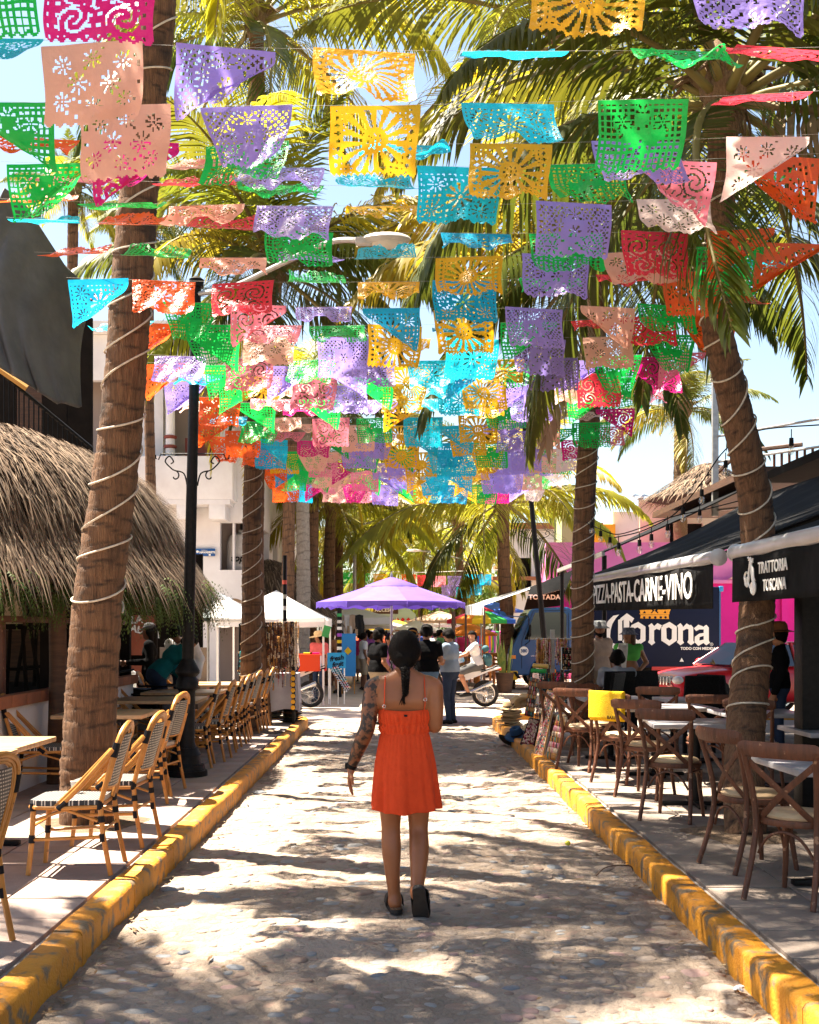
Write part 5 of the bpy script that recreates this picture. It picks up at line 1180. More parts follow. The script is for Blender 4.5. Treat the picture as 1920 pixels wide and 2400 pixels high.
# beer truck: cab and lettered box standing across the far side
TY = 33.0
root = thing('beer_truck', 'navy Corona beer truck with blue cab parked across the crossing', 'truck', (0, TY, 0))
b = MB(); b.box((7.30, 1.15, 1.80), (3.86, 2.3, 2.32), bev=.05); bx_ = b.build('cargo_box', m_navy, root)
for x in (5.40, 6.10, 9.20):
    b = MB(); b.box((x, .0, 1.80), (.045, .02, 2.28)); b.build('box_trim', m_navy if x == 6.1 else m_cab, bx_, smooth=False)
b = MB(); b.box((9.24, .05, 2.9), (.12, .16, .16), bev=.03); b.build('corner_cap', mk('cap_blue', (.02, .22, .5), rough=.4), bx_)
b = MB(); b.box((7.3, .9, .52), (3.9, .9, .22)); b.box((5.0, .9, .55), (3.4, .8, .16)); b.build('chassis', m_black, root, smooth=False)
b = MB(); b.box((8.2, .02, .62), (1.9, .03, .10)); b.build('side_reflector', mk('reflector_red', (.55, .02, .02), rough=.3), root, smooth=False)
b = MB(); b.box((7.3, .03, .95), (3.84, .02, .5)); b.build('lower_panel', mk('dark_plum', (.045, .012, .035), rough=.3), bx_, smooth=False)
# lettering, drawn from the photograph's outline at the box's real place
def PX(x, y): p = W(1280 + x * .371, 1200 + y * .371, TY - .015); return (p.x, p.z)
ML = Matrix.Translation((0, -.012, 0)) @ Matrix.Rotation(R(90), 4, 'X')
def letter(polys, mat=m_lettr, name='letter', d=.008):
    b = MB()
    for k, pl in enumerate(polys): b.prism([PX(*q) for q in pl], ML, d + .0016 * k)
    b.build(name, mat, bx_, smooth=False)
def quadstroke(p, q, w): return [(p[0] - w / 2, p[1]), (p[0] + w / 2, p[1]), (q[0] + w / 2, q[1]), (q[0] - w / 2, q[1])]
def crescent(outer, inner): return [[outer[i], outer[i + 1], inner[i + 1], inner[i]] for i in range(len(outer) - 1)]
Co = [(462, 648), (425, 655), (390, 690), (370, 735), (362, 785), (370, 825), (395, 852), (430, 864), (468, 858), (490, 832)]
Ci = [(462, 648), (440, 672), (418, 708), (408, 745), (404, 785), (410, 812), (425, 830), (445, 836), (468, 835), (490, 830)]
letter(crescent(Co, Ci) + [[(468, 672), (510, 640), (525, 660), (525, 800), (497, 835), (482, 820), (490, 805), (490, 680), (478, 690)], [(510, 640), (556, 672), (540, 700), (522, 680)], [(455, 682), (480, 672), (480, 812), (455, 812)]])
def L_o(x): return [[(x, 728), (x + 30, 706), (x + 34, 800), (x, 815)], [(x + 68, 722), (x + 98, 726), (x + 98, 812), (x + 66, 800)], [(x + 6, 716), (x + 52, 694), (x + 98, 724), (x + 70, 742), (x + 48, 728), (x + 28, 736)], [(x, 812), (x + 30, 796), (x + 52, 812), (x + 70, 798), (x + 98, 812), (x + 50, 845)]]
def L_stem(x, w=32, t=702, bt=836): return [[(x - 6, t + 16), (x + w / 2, t), (x + w, t + 18), (x + w, bt - 24), (x + w + 8, bt - 10), (x + w / 2, bt + 6), (x - 8, bt - 14), (x, bt - 28), (x, t + 30)]]
letter(L_o(530)); letter(L_stem(652, 30) + [[(682, 722), (704, 702), (732, 716), (718, 746), (698, 738), (682, 748)]])
letter([[(a + (0), b_) for a, b_ in pl] for pl in L_o(728)])
letter(L_stem(834, 30) + [[(864, 728), (888, 704), (918, 722), (918, 744), (888, 738), (864, 750)]] + L_stem(900, 30, 712))
letter(L_stem(996, 32, 712) + [[(934, 735), (962, 712), (990, 722), (1000, 742), (968, 742), (948, 752)], [(940, 788), (968, 768), (996, 764), (996, 782), (970, 790), (968, 812), (996, 806), (996, 826), (962, 846), (938, 822)]])
b = MB(); p = W(1280 + 1046 * .371, 1200 + 836 * .371, TY - .02)
b.tube([p - Vector((0, TY, 0)) + Vector((.042 * math.cos(k * PI / 10), 0, .042 * math.sin(k * PI / 10))) for k in range(21)], .006, 4); b.build('registered_ring', m_lettr, bx_)
text('letter', 'R', .06, m_lettr, bx_, p - Vector((0, TY + .002, 0)), (R(90), 0, 0))
p = W(1280 + 960 * .371, 1200 + 863 * .371, TY); text('letter', 'TODO CON MEDIDA', .105, m_lettr, bx_, Vector((p.x, -.02, p.z)), (R(90), 0, 0), bold=.004)
p = W(1280 + 855 * .371, 1200 + 934 * .371, TY); b = MB(); b.prism([(-.06, -.05), (.06, -.05), (0, .06)], Matrix.Translation((p.x, -.03, p.z)) @ Matrix.Rotation(R(90), 4, 'X'), .01); b.build('warning_triangle', m_lettr, bx_, smooth=False)
letter([[(598, 650), (775, 648), (776, 676), (596, 672)], [(590, 640), (780, 638), (778, 647), (594, 648)], [(585, 592), (600, 588), (625, 620), (610, 640), (596, 640)], [(640, 588), (660, 600), (672, 625), (660, 640), (632, 640), (622, 622)], [(672, 588), (698, 588), (706, 612), (684, 622), (668, 606)], [(712, 600), (735, 588), (752, 622), (740, 640), (712, 640), (702, 625)], [(782, 588), (797, 594), (776, 640), (762, 640), (750, 620)], [(668, 640), (684, 622), (704, 640)], [(573, 592), (598, 586), (598, 594), (580, 602)], [(775, 586), (800, 594), (794, 602), (775, 594)]], m_orange, 'crown_emblem')
for x in (620, 655, 690, 725, 755):
    q = PX(x, 666); b = MB(); b.lathe([(.035, 0), (.035, .006)], (q[0], -.022, q[1]), 10, axis=(0, -1, 0)); b.build('crown_jewel', m_navy, bx_, smooth=False)
# cab
b = MB(); prof = [(3.22, .42), (3.18, .75), (3.20, 1.15), (3.33, 1.42), (3.74, 2.26), (3.86, 2.36), (4.86, 2.38), (4.97, 2.28), (4.97, .55), (4.5, .5), (4.46, .62), (4.34, .8), (4.12, .86), (3.9, .8), (3.78, .62), (3.74, .42)]
b.prism(prof, Matrix.Translation((0, 1.95, 0)) @ Matrix.Rotation(R(90), 4, 'X'), 1.95); cab = b.build('cab', m_cab, root, angle=25)
bv = cab.modifiers.new('bev', 'BEVEL'); bv.width = .05; bv.segments = 3; bv.limit_method = 'ANGLE'; bv.angle_limit = R(25)
b = MB(); b.prism([(3.60, 1.45), (3.90, 2.22), (4.72, 2.24), (4.80, 2.16), (4.80, 1.45)], Matrix.Translation((0, -.006, 0)) @ Matrix.Rotation(R(90), 4, 'X'), .012); b.build('side_window', m_glass, cab, smooth=False)
b = MB(); b.add([(3.34, .12, 1.47), (3.34, 1.83, 1.47), (3.70, 1.83, 2.22), (3.70, .12, 2.22)], [(0, 1, 2, 3)]); w_ = b.build('windscreen', m_glass, cab, smooth=False); w_.location = (-.02, 0, 0)
b = MB(); b.box((4.15, -.012, 1.28), (.16, .02, .04)); b.build('door_handle', m_black, cab, smooth=False)
b = MB(); b.tube([(3.52, -.008, 1.4), (3.52, -.008, .62)], .006, 4); b.tube([(4.86, -.008, 2.2), (4.86, -.008, .62)], .006, 4); b.tube([(3.52, -.008, 1.4), (3.85, -.008, 2.27), (4.8, -.008, 2.29)], .006, 4); b.build('door_seam', m_black, cab)
b = MB(); b.box((3.28, .95, .42), (.26, 2.0, .26), bev=.04); bp_ = b.build('bumper', m_yel, root)
for k in range(3):
    b = MB(); b.prism([(0, 0), (.10, 0), (-.04, .2), (-.14, .2)], Matrix.Translation((3.28 + k * .02 + .12, -.06, .33)) @ Matrix.Rotation(R(90), 4, 'X'), .01); b.build('bumper_stripe', m_black, bp_, smooth=False) if k == 0 else None
b = MB(); b.box((3.30, .16, .72), (.16, .26, .22), bev=.03); b.build('headlight', m_lite, cab); b = MB(); b.box((3.30, 1.78, .72), (.16, .26, .22), bev=.03); b.build('headlight', m_lite, cab)
b = MB(); b.box((3.28, -.005, .95), (.14, .03, .10), bev=.01); b.build('turn_signal', mk('amber', (.8, .25, .03), rough=.3), cab)
b = MB(); b.box((3.20, .95, .92), (.05, 1.2, .22)); b.build('grille', mk('grille_white', (.7, .7, .7), rough=.4), cab, smooth=False)
b = MB(); b.box((4.35, -.01, .55), (.3, .02, .09)); b.box((4.25, -.012, .45), (.25, .02, .05)); b.build('side_marker', mk('amber', (.8, .25, .03), rough=.3), cab, smooth=False)
b = MB(); b.lathe([(.13, 0), (.13, .01)], (3.58, -.014, 1.12), 18, axis=(0, -1, 0)); b.build('number_disc', m_lettr, cab, smooth=False)
text('number', '380', .13, m_cab, cab, (3.58, -.03, 1.12), (R(90), 0, 0), bold=.004)
text('lettering', 'LAS CERVEZAS MODELO EN NAYARIT', .058, m_lettr, cab, (4.28, -.012, .98), (R(90), 0, 0), extrude=.002); text('lettering', 'San Jose del Valle, Nayarit', .052, m_lettr, cab, (4.28, -.012, .91), (R(90), 0, 0), extrude=.002)
b = MB(); b.tube([(3.55, -.02, 2.1), (3.05, -.2, 2.12)], .014, 6); b.lathe([(.01, -.03), (.15, -.02), (.16, .01), (.12, .03)], (2.92, -.22, 2.1), 16, axis=(-.5, -1, 0)); b.build('round_mirror', m_cab, cab)
b = MB(); b.tube([(3.68, -.03, 2.15), (3.70, -.2, 2.05), (3.72, -.22, 1.4), (3.62, -.03, 1.3)], .014, 6); b.box((3.73, -.23, 1.7), (.06, .16, .34), bev=.02); b.build('side_mirror', m_black, cab)
for x in (4.12, 8.1):
    for y in (.14, 1.75): wheel(root, (x, y, .40), .40, .24)
# red car
root = thing('red_car', 'red car parked across the crossing in front of the beer truck', 'car', (7.05, 23.2, 0), R(16))
def carbody():
    sec = []  # along x (front = -x): (x, half width, z bottom, z belt, z top half width)
    L = [(-2.02, .60, .38, .66, .0), (-1.95, .74, .28, .80, .0), (-1.6, .84, .24, .90, .0), (-.75, .87, .24, .98, .0), (.9, .88, .24, 1.0, .0), (1.8, .86, .26, 1.0, 0), (2.02, .78, .34, .92, 0)]
    b = MB(); rings = []
    for (x, w, z0, z1, _) in L:
        rings.append([(x, -w * .92, z0), (x, -w, z0 + .15), (x, -w * 1.0, z1 - .18), (x, -w * .93, z1 - .03), (x, -w * .7, z1 + .025), (x, 0, z1 + .045), (x, w * .7, z1 + .025), (x, w * .93, z1 - .03), (x, w, z1 - .18), (x, w, z0 + .15), (x, w * .92, z0)])
    n = 11; vs = [p for r in rings for p in r]; fs = [(i * n + j, i * n + (j + 1) % n, (i + 1) * n + (j + 1) % n, (i + 1) * n + j) for i in range(len(L) - 1) for j in range(n)]
    fs.append(tuple(range(n))); fs.append(tuple((len(L) - 1) * n + j for j in range(n - 1, -1, -1))); b.add(vs, fs); return b
o = carbody().build('body', m_red, root, angle=None); s_ = o.modifiers.new('sub', 'SUBSURF'); s_.levels = 2; s_.render_levels = 2
b = MB(); rf = [(-.80, .74, 1.0), (-.12, .66, 1.42), (.5, .66, 1.47), (1.35, .64, 1.43), (1.85, .72, 1.02)]
b.grid(lambda u, v: (lambda k, t: Vector((rf[k][0] + (rf[k + 1][0] - rf[k][0]) * t, (v - .5) * 2 * (rf[k][1] + (rf[k + 1][1] - rf[k][1]) * t), rf[k][2] + (rf[k + 1][2] - rf[k][2]) * t + .03 * math.cos((v - .5) * PI))))(min(int(u * 4), 3), u * 4 - min(int(u * 4), 3)), 16, 8); cb = b.build('roof', m_red, root)
b = MB(); b.add([(-.86, -.66, 1.035), (-.86, .66, 1.035), (-.16, .58, 1.455), (-.16, -.58, 1.455)], [(0, 1, 2, 3)]); b.build('windscreen', m_glass, root, smooth=False)
for sg in (-1, 1):
    b = MB(); b.add([(-.72, sg * .80, 1.0), (1.7, sg * .80, 1.0), (1.33, sg * .665, 1.42), (-.10, sg * .675, 1.41)], [(0, 1, 2, 3)]); b.build('side_window', m_glass, root, smooth=False)
    b = MB(); b.tube([(-.78, sg * .80, 1.0), (-.1, sg * .68, 1.43)], .03, 6); b.tube([(.55, sg * .81, 1.0), (.5, sg * .68, 1.45)], .03, 6); b.tube([(1.75, sg * .80, 1.0), (1.36, sg * .66, 1.42)], .045, 6); b.build('pillar', m_red, root)
    b = MB(); b.ell((-.55, sg * .98, 1.05), (.07, .11, .08)); b.build('side_mirror', m_red, root)
    b = MB(); b.ell((-1.93, sg * .58, .74), (.10, .15, .085)); b.build('headlight', m_lite, root)
    b = MB(); b.box((-.55, sg * .885, .5), (0.02, .012, .8)); b.box((.5, sg * .89, .55), (.012, .012, .8)); b.build('door_seam', m_black, root, smooth=False)
    for x in (-1.28, 1.28):
        b = MB(); b.lathe([(.40, -.05), (.40, .05)], (x, sg * .84, .36), 24, axis=(0, 1, 0)); b.build('wheel_arch', m_black, root); wheel(root, (x, sg * .80, .33), .33, .2)
b = MB()
for k in range(7): b.box((-2.03, -.36 + .12 * k, .72), (.05, .05, .15), bev=.01)
b.box((-1.99, 0, .72), (.06, .9, .2)); b.build('grille', m_rim, root); b = MB(); b.box((-2.0, 0, .42), (.1, 1.3, .16), bev=.04); b.build('bumper', m_black, root)
# motorcycles
def motorbike(label, x, y, rz, fairing, name='motorcycle', dirt=True):
    r = thing(name, label, 'motorcycle', (x, y, 0), rz)           # front wheel towards -x
    wheel(r, (.66, 0, .30), .30, .09, spokes=18, rim_r=.66); wheel(r, (-.68, 0, .32), .32, .08, spokes=18, rim_r=.68)
    b = MB(); b.tube([(.66, .07, .30), (.15, .07, .38)], .028, 6); b.tube([(.66, -.07, .30), (.15, -.07, .38)], .028, 6); b.build('swing_arm', m_rim, r)
    b = MB(); b.tube([(-.68, .06, .32), (-.40, .06, .92)], .026, 7); b.tube([(-.68, -.06, .32), (-.40, -.06, .92)], .026, 7); b.build('fork', m_rim, r)
    b = MB(); b.box((.02, 0, .42), (.34, .24, .30), bev=.05); b.lathe([(.09, -.14), (.10, -.12), (.10, .12), (.09, .14)], (.05, 0, .36), 14, axis=(0, 1, 0)); b.build('engine', m_black, r)
    b = MB(); b.tube([(-.42, 0, .9), (-.2, 0, .72), (.12, 0, .62), (.45, 0, .70), (.72, 0, .80)], .032, 7); b.tube([(-.42, 0, .85), (-.25, 0, .4), (.1, 0, .26)], .028, 6); b.build('frame', m_black, r)
    b = MB(); b.ell((-.14, 0, .80), (.24, .13, .12), 14, 8); b.build('fuel_tank', fairing, r)
    b = MB(); b.box((.34, 0, .815), (.66, .22, .07), bev=.03); b.build('seat', m_black, r)
    for sg in (-1, 1):
        b = MB(); b.prism([(.02, .62), (.25, .60), (.66, .76), (.92, .90), (.62, .82), (.2, .76)], Matrix.Translation((0, sg * .105 + .01, 0)) @ Matrix.Rotation(R(90), 4, 'X'), .02); b.build('side_panel', fairing, r)
    b = MB(); b.box((.86, 0, .84), (.30, .14, .03), rot=(0, R(-16), 0), bev=.01); b.box((-.70, 0, .70), (.36, .11, .025), rot=(0, R(18), 0), bev=.01); b.build('mudguard', fairing if dirt else m_black, r)
    b = MB(); b.box((.99, 0, .85), (.06, .12, .07), bev=.02); b.build('tail_light', mk('tail_red', (.6, .02, .02), rough=.3), r)
    b = MB(); b.tube([(-.34, -.36, 1.06), (-.40, -.18, 1.02), (-.42, 0, .98), (-.40, .18, 1.02), (-.34, .36, 1.06)], .013, 6); b.build('handlebar', m_black, r)
    b = MB(); b.ell((-.52, 0, .92), (.09, .09, .10)); b.build('headlight', m_lite, r)
    b = MB(); b.tube([(.0, -.12, .34), (.35, -.15, .36), (.80, -.16, .55)], [.025, .03, .05], 8); b.build('exhaust', m_rim, r)
    b = MB(); b.tube([(.55, .13, .78), (.95, .13, .92), (.98, 0, .93), (.95, -.13, .92), (.55, -.13, .78)], .011, 6); b.build('rear_rack', m_black, r)
    return r
m_fw = mk('fairing_white', (.74, .74, .75), rough=.3, coat=.4); m_fr = mk('fairing_pale', (.70, .62, .55), rough=.35)
motorbike('white trail motorcycle ridden by the man in the white shirt', W(1105, 1600, 25.6).x - .35, 25.6, R(3), m_fw)
mbx = W(728, 1600, 25.4).x
motorbike('motorcycle with a red crate parked behind the necklace stall', mbx - .66, 25.4, R(-2), m_fr, dirt=False)
b = MB(); c = Vector((mbx - .05, 25.4, 1.0)); wl = .52; hl = .36
for sx in (-1, 1): b.box(c + Vector((sx * wl / 2, 0, 0)), (.025, .42, hl)); b.box(c + Vector((0, sx * .21, 0)), (wl, .025, hl))
b.box(c + Vector((0, 0, -hl / 2)), (wl, .42, .02)); b.box(c + Vector((0, 0, hl / 2 - .02)), (wl + .03, .46, .03))
o = b.build('plastic_crate', mk('crate_red', (.82, .07, .015), rough=.4), smooth=False); tag(o, 'orange-red plastic crate strapped behind the seat of the parked motorcycle', 'crate')
b = MB(); b.box(c + Vector((.275, 0, 0)), (.012, .36, .28)); b.build('sticker', m_lettr, o, smooth=False)
# quad bike behind the palm
root = thing('quad_bike', 'black and white quad bike half hidden by the thick palm', 'quad bike', (W(300, 1600, 16.2).x, 16.2, SW), R(-20))
for x in (-.45, .45):
    for y in (-.38, .38): wheel(root, (x, y, .26), .26, .22)
b = MB(); b.box((0, 0, .45), (1.2, .3, .25), bev=.06); b.build('body', m_black, root)
for x in (-.48, .48):
    b = MB(); b.grid(lambda u, v: Vector((x + .36 * math.cos(PI * u) * .9, (v - .5) * 1.05, .42 + .26 * math.sin(PI * u))), 12, 6); q = b.build('mudguard', m_fw if x < 0 else m_black, root); q.modifiers.new('t', 'SOLIDIFY').thickness = .02
b = MB(); b.box((.12, 0, .68), (.55, .28, .12), bev=.05); b.build('seat', m_black, root)
for x in (-.55, .6):
    b = MB()
    for k in range(5): b.tube([(x - .2 + .1 * k, -.3, .78), (x - .2 + .1 * k, .3, .78)], .010, 5)
    b.tube([(x - .22, -.3, .78), (x + .22, -.3, .78)], .012, 5); b.tube([(x - .22, .3, .78), (x + .22, .3, .78)], .012, 5); b.build('rack', m_black, root)
b = MB(); b.tube([(-.15, -.38, .98), (-.25, -.2, .95), (-.28, 0, .9), (-.25, .2, .95), (-.15, .38, .98)], .015, 6); b.tube([(-.28, 0, .9), (-.35, 0, .6)], .03, 6); b.build('handlebar', m_black, root)
# ------------------------------------------------------------------ stalls, parasols, goods
def parasol(label, c, rad, ztop, zrim, cols, n=8, drop=.16, vent=True, pole=True, name='parasol', zp=None, scal=.0, tilt=(0, 0)):
    root = thing(name, label, 'parasol', (c[0], c[1], 0)); 
    if tilt != (0, 0): root.rotation_euler = (tilt[0], tilt[1], 0)
    for k in range(n):
        b = MB(); a0, a1 = 2 * PI * k / n + .2, 2 * PI * (k + 1) / n + .2
        def surf(u, v):
            a = a0 + (a1 - a0) * v; r = rad * u; sag = 1 - .055 * math.sin(PI * v) * u; z = ztop + (zrim - ztop) * (u ** 1.15) - .05 * math.sin(PI * u) * .6 + .04 * math.sin(PI * v) * u * (1 - u)
            return Vector((math.cos(a) * r * sag, math.sin(a) * r * sag, z))
        b.grid(surf, 10, 6)
        if drop: b.grid(lambda u, v: surf(1, v) + Vector((.01 * math.cos((a0 + a1) / 2), .01 * math.sin((a0 + a1) / 2), -drop * u * (1 - .18 * abs(math.sin(v * PI * 3)) * scal))), 2, 10)
        b.build('canopy_panel', cols[k % len(cols)], root, angle=60)
        r_ = MB(); r_.tube([(0, 0, ztop - .06), (math.cos(a0) * rad * .98, math.sin(a0) * rad * .98, zrim - .02)], .009, 5); r_.build('rib', m_steel, root)
    if vent:
        b = MB(); zu = lambda u: ztop + (zrim - ztop) * u ** 1.15 - .03 * math.sin(PI * u); b.lathe([(rad * .36, zu(.36) + .012), (rad * .34, zu(.34) + .03), (rad * .17, zu(.17) + .035), (.02, ztop + .035)], n=16, cap=False); b.build('vent_cap', cols[0], root)
    if pole:
        b = MB(); b.tube([(0, 0, 0), (0, 0, ztop + .02)], .024, 10); b.lathe([(.02, ztop), (.03, ztop + .06), (.01, ztop + .13)], n=8); b.build('pole', m_steel, root)
        b = MB(); b.lathe([(.25, 0), (.24, .06), (.05, .10)], n=16); b.build('base', m_conc, root)
    return root
m_purp = mk('purple_canvas', (.15, .085, .50), (.125, .07, .45), 3, .75, trans=.25, bump=.5, bscale=3.5)
m_purp2 = mk('violet_canvas', (.18, .11, .54), (.155, .09, .49), 3, .75, trans=.25, bump=.5, bscale=3.5)
m_canv = mk('white_canvas', (.80, .79, .78), (.74, .73, .72), 2, .8, trans=.25)
m_tan = mk('tan_canvas', (.62, .46, .33), (.56, .40, .28), 2, .8, trans=.25)
m_olive = mk('olive_canvas', (.42, .42, .10), rough=.8, trans=.3); m_dgrey = mk('slate_canvas', (.10, .12, .12), rough=.8)
parasol('large purple parasol in the middle of the crossing', (-.14, 22.3), 1.46, 2.70, 2.24, [m_purp, m_purp2], 8, .13, scal=2.2)
parasol('white and olive parasol behind the lamp post, left of the tent', (W(478, 1400, 21).x, 21.5), 1.30, 2.45, 1.92, [m_canv, m_canv, m_canv, m_olive, m_olive, m_dgrey, m_canv, m_canv], 8, .06)
rb = [mk('rain_' + n, c, rough=.7, trans=.25) for n, c in (('red', (.62, .02, .05)), ('orange', (.85, .25, .02)), ('yellow', (.82, .55, .02)), ('green', (.03, .4, .08)), ('blue', (.03, .12, .5)), ('magenta', (.6, .03, .3)))]
parasol('striped rainbow parasol right of the purple one', (W(1128, 1440, 33).x, 33), 1.0, 2.38, 2.02, rb, 12, .12)
for k, (px, py, Y, rr, m, lab) in enumerate([(1030, 1440, 40, 1.15, m_tan, 'tan parasol behind the purple one'), (1010, 1452, 45, 1.25, m_canv, 'white parasol under the tan one'), (975, 1462, 38, .95, m_canv, 'low cream parasol right of the group of men'), (930, 1460, 48, 1.2, rb[2], 'yellow parasol straight down the market lane'),
                                             (880, 1455, 44, 1.3, m_canv, 'white parasol left of the silver pole'), (850, 1452, 37, 1.1, m_canv, 'white and blue parasol left of the men'), (1160, 1418, 46, 1.2, rb[4], 'dark blue parasol above the rainbow one'), (1100, 1468, 36, .9, rb[1], 'orange parasol over the clothes stall')]):
    z = W(px, py, Y).z; parasol(lab, (W(px, py, Y).x, Y), rr, z + .12, z - .22, [m, m_canv if m is m_canv else m], 8, .08, vent=False)
# pop-up tents
def tent(label, c, w, d, zt, ze, rz=0):
    root = thing('canopy_tent', label, 'tent', (c[0], c[1], 0), rz)
    for k in range(4):
        a = [(-w / 2, -d / 2), (w / 2, -d / 2), (w / 2, d / 2), (-w / 2, d / 2)]; p, q = a[k], a[(k + 1) % 4]; b = MB()
        b.grid(lambda u, v: Vector(((p[0] + (q[0] - p[0]) * v) * (1 - u), (p[1] + (q[1] - p[1]) * v) * (1 - u), ze + (zt - ze) * u ** 1.1 + .05 * math.sin(PI * v) * u * (1 - u) - .03 * math.sin(PI * v) * (1 - u))), 10, 10)
        nx_, ny_ = (p[0] + q[0]), (p[1] + q[1]); L_ = math.hypot(nx_, ny_)
        b.grid(lambda u, v: Vector((p[0] + (q[0] - p[0]) * v + .02 * nx_ / L_, p[1] + (q[1] - p[1]) * v + .02 * ny_ / L_, ze - .03 * math.sin(PI * v) - .2 * u)), 2, 8)
        b.build('canopy_panel', m_canv, root, angle=60)
        l = MB(); l.box((p[0] * .98, p[1] * .98, ze / 2), (.045, .045, ze)); l.build('leg', m_lettr, root, smooth=False)
tent('white pop-up tent behind the necklace stall', (W(648, 1450, 27.4).x, 27.4), 2.45, 2.6, 2.66, 2.0)
tent('white stall canopy with cloths beside the striped pole', (W(830, 1450, 35).x, 35), 2.3, 2.4, 2.45, 2.1)
thatched('thatched_stall', 'small thatched roof behind the white pop-up tent', (W(625, 1400, 33).x, 33.0), [(2.05, 2.05), (1.5, 2.75), (.8, 3.4), (.15, 3.75)], 2600, .5, 14, bw=.015)
# white and terracotta awnings on the right of the market lane
root = thing('market_awning', 'white sloping market awning right of the purple parasol', 'awning', (3.2, 30, 2.4)); o = Vector(root.location); cs = [W(1085, 1428, 30), W(1150, 1412, 30), W(1300, 1352, 27.5), W(1290, 1352, 29.5)]
b = MB(); b.grid(lambda u, v: (W(1092, 1420, 31).lerp(W(1300, 1358, 31), u)).lerp(W(1135, 1418, 27).lerp(W(1330, 1350, 27), u), v) - o + Vector((0, 0, -.03 * math.sin(PI * v))), 10, 6); b.build('fabric', m_canv, root)
b = MB(); b.grid(lambda u, v: W(1092, 1420, 31).lerp(W(1135, 1418, 27), v) - o + Vector((-.01, 0, -.24 * u)), 2, 8); b.build('valance', m_canv, root)
b = MB(); b.tube([W(1135, 1425, 27.1) - o, W(1135, 1425, 27.1) - o + Vector((0, 0, -2.2))], .03, 6); b.build('post', m_wood, root); b = MB(); b.tube([W(1092, 1425, 31) - o, W(1092, 1425, 31) - o + Vector((0, 0, -2.3))], .03, 6); b.build('post', m_wood, root)
root = thing('market_awning', 'terracotta awning beneath the white market awning', 'awning', (3.4, 29, 2.2)); o = Vector(root.location)
b = MB(); b.grid(lambda u, v: (W(1150, 1428, 29).lerp(W(1300, 1386, 29), u)).lerp(W(1160, 1425, 26).lerp(W(1330, 1378, 26), u), v) - o, 8, 4); b.build('fabric', mk('terracotta_canvas', (.42, .16, .09), rough=.8, trans=.2), root)
root = thing('market_awning', 'small black awning with white lettering above the blue cab', 'awning', (4.2, 27, 2.6)); o = Vector(root.location)
b = MB(); b.grid(lambda u, v: (W(1243, 1376, 27).lerp(W(1345, 1335, 27), u)).lerp(W(1228, 1430, 26.5).lerp(W(1312, 1420, 26.5), u), v) - o, 8, 8); b.build('fabric', m_fab, root)
text('lettering', 'TOSTADAS', .16, m_lettr, root, W(1280, 1400, 26.6) - o, (R(75), 0, 0), bold=.004)
# necklace stall with cloth table
BEAD = [mk('bead_' + n, c, rough=.4) for n, c in (('brown', (.14, .06, .035)), ('black', (.02, .018, .02)), ('cream', (.62, .50, .36)), ('amber', (.45, .22, .06)), ('teal', (.02, .2, .2)), ('red', (.45, .03, .04)), ('pink', (.6, .25, .3)))]
def strands(root, rects, seed, rad=.0135, name='strands', choose=(0, 0, 1, 2, 3, 0)):
    r = random.Random(seed); b = MB()
    for (p, q, n, L) in rects:
        p = Vector(p); q = Vector(q)
        for k in range(n):
            c = p.lerp(q, (k + r.random() * .6) / n) + Vector((0, r.uniform(-.03, .03), 0)); l = L * r.uniform(.7, 1.05); s = .026; z = 0; b.mi = r.choice(choose)
            while z < l:
                if r.random() < .3: b.mi = r.choice(choose)
                x = c + Vector((.004 * math.sin(z * 20 + k), 0, -z)); rr = rad * r.uniform(.7, 1.3)
                b.add([x + Vector(v) * rr for v in ((1, 0, 0), (0, 1, 0), (-1, 0, 0), (0, -1, 0), (0, 0, 1.3), (0, 0, -1.3))], [(0, 1, 4), (1, 2, 4), (2, 3, 4), (3, 0, 4), (1, 0, 5), (2, 1, 5), (3, 2, 5), (0, 3, 5)]); z += s
    o = b.build(name, BEAD, root, smooth=False); o['kind'] = 'stuff'; return o
root = thing('necklace_stall', 'necklace stall hung with brown bead strands round the slim palm', 'stall', (W(640, 1600, 19.3).x, 19.3, SW)); o = Vector(root.location)
b = MB(); A = W(562, 1462, 19.3) - o; B = W(690, 1458, 19.3) - o; b.tube([A, B], .015, 6); b.build('rail', m_black, root)
for t in (0, .45, 1.0): p = A.lerp(B, t); b = MB(); b.tube([p, Vector((p.x, p.y, 0))], .018, 6); b.build('upright', m_black, root)
strands(root, [(A.lerp(B, .02), A.lerp(B, .14), 16, .55), (A.lerp(B, .16), A.lerp(B, .32), 20, .75), (A.lerp(B, .40), A.lerp(B, .98), 64, 1.0), (A.lerp(B, .45) + Vector((0, -.12, -.15)), A.lerp(B, .75) + Vector((0, -.12, -.25)), 16, .7)], 3)
strands(root, [(A.lerp(B, .36) + Vector((0, -.08, 0)), A.lerp(B, .46) + Vector((0, -.08, 0)), 12, .42), (A.lerp(B, .98), A.lerp(B, 1.08), 6, .9)], 4, name='pale_strands', choose=(2, 2, 2, 3))
strands(root, [(A.lerp(B, -.02) + Vector((0, -.1, -.5)), A.lerp(B, .3) + Vector((0, -.1, -.35)), 22, .35)], 6, rad=.02, name='bracelets', choose=(1, 1, 3, 4))
tb = W(648, 1578, 19.4)
root = thing('cloth_table', 'stall table draped in a pale grey cloth at the kerb end', 'table', (tb.x, 19.5, SW)); zt = tb.z - SW
b = MB(); b.box((0, 0, zt - .01), (.72, .55, .02)); b.build('table_top', m_conc, root, smooth=False)
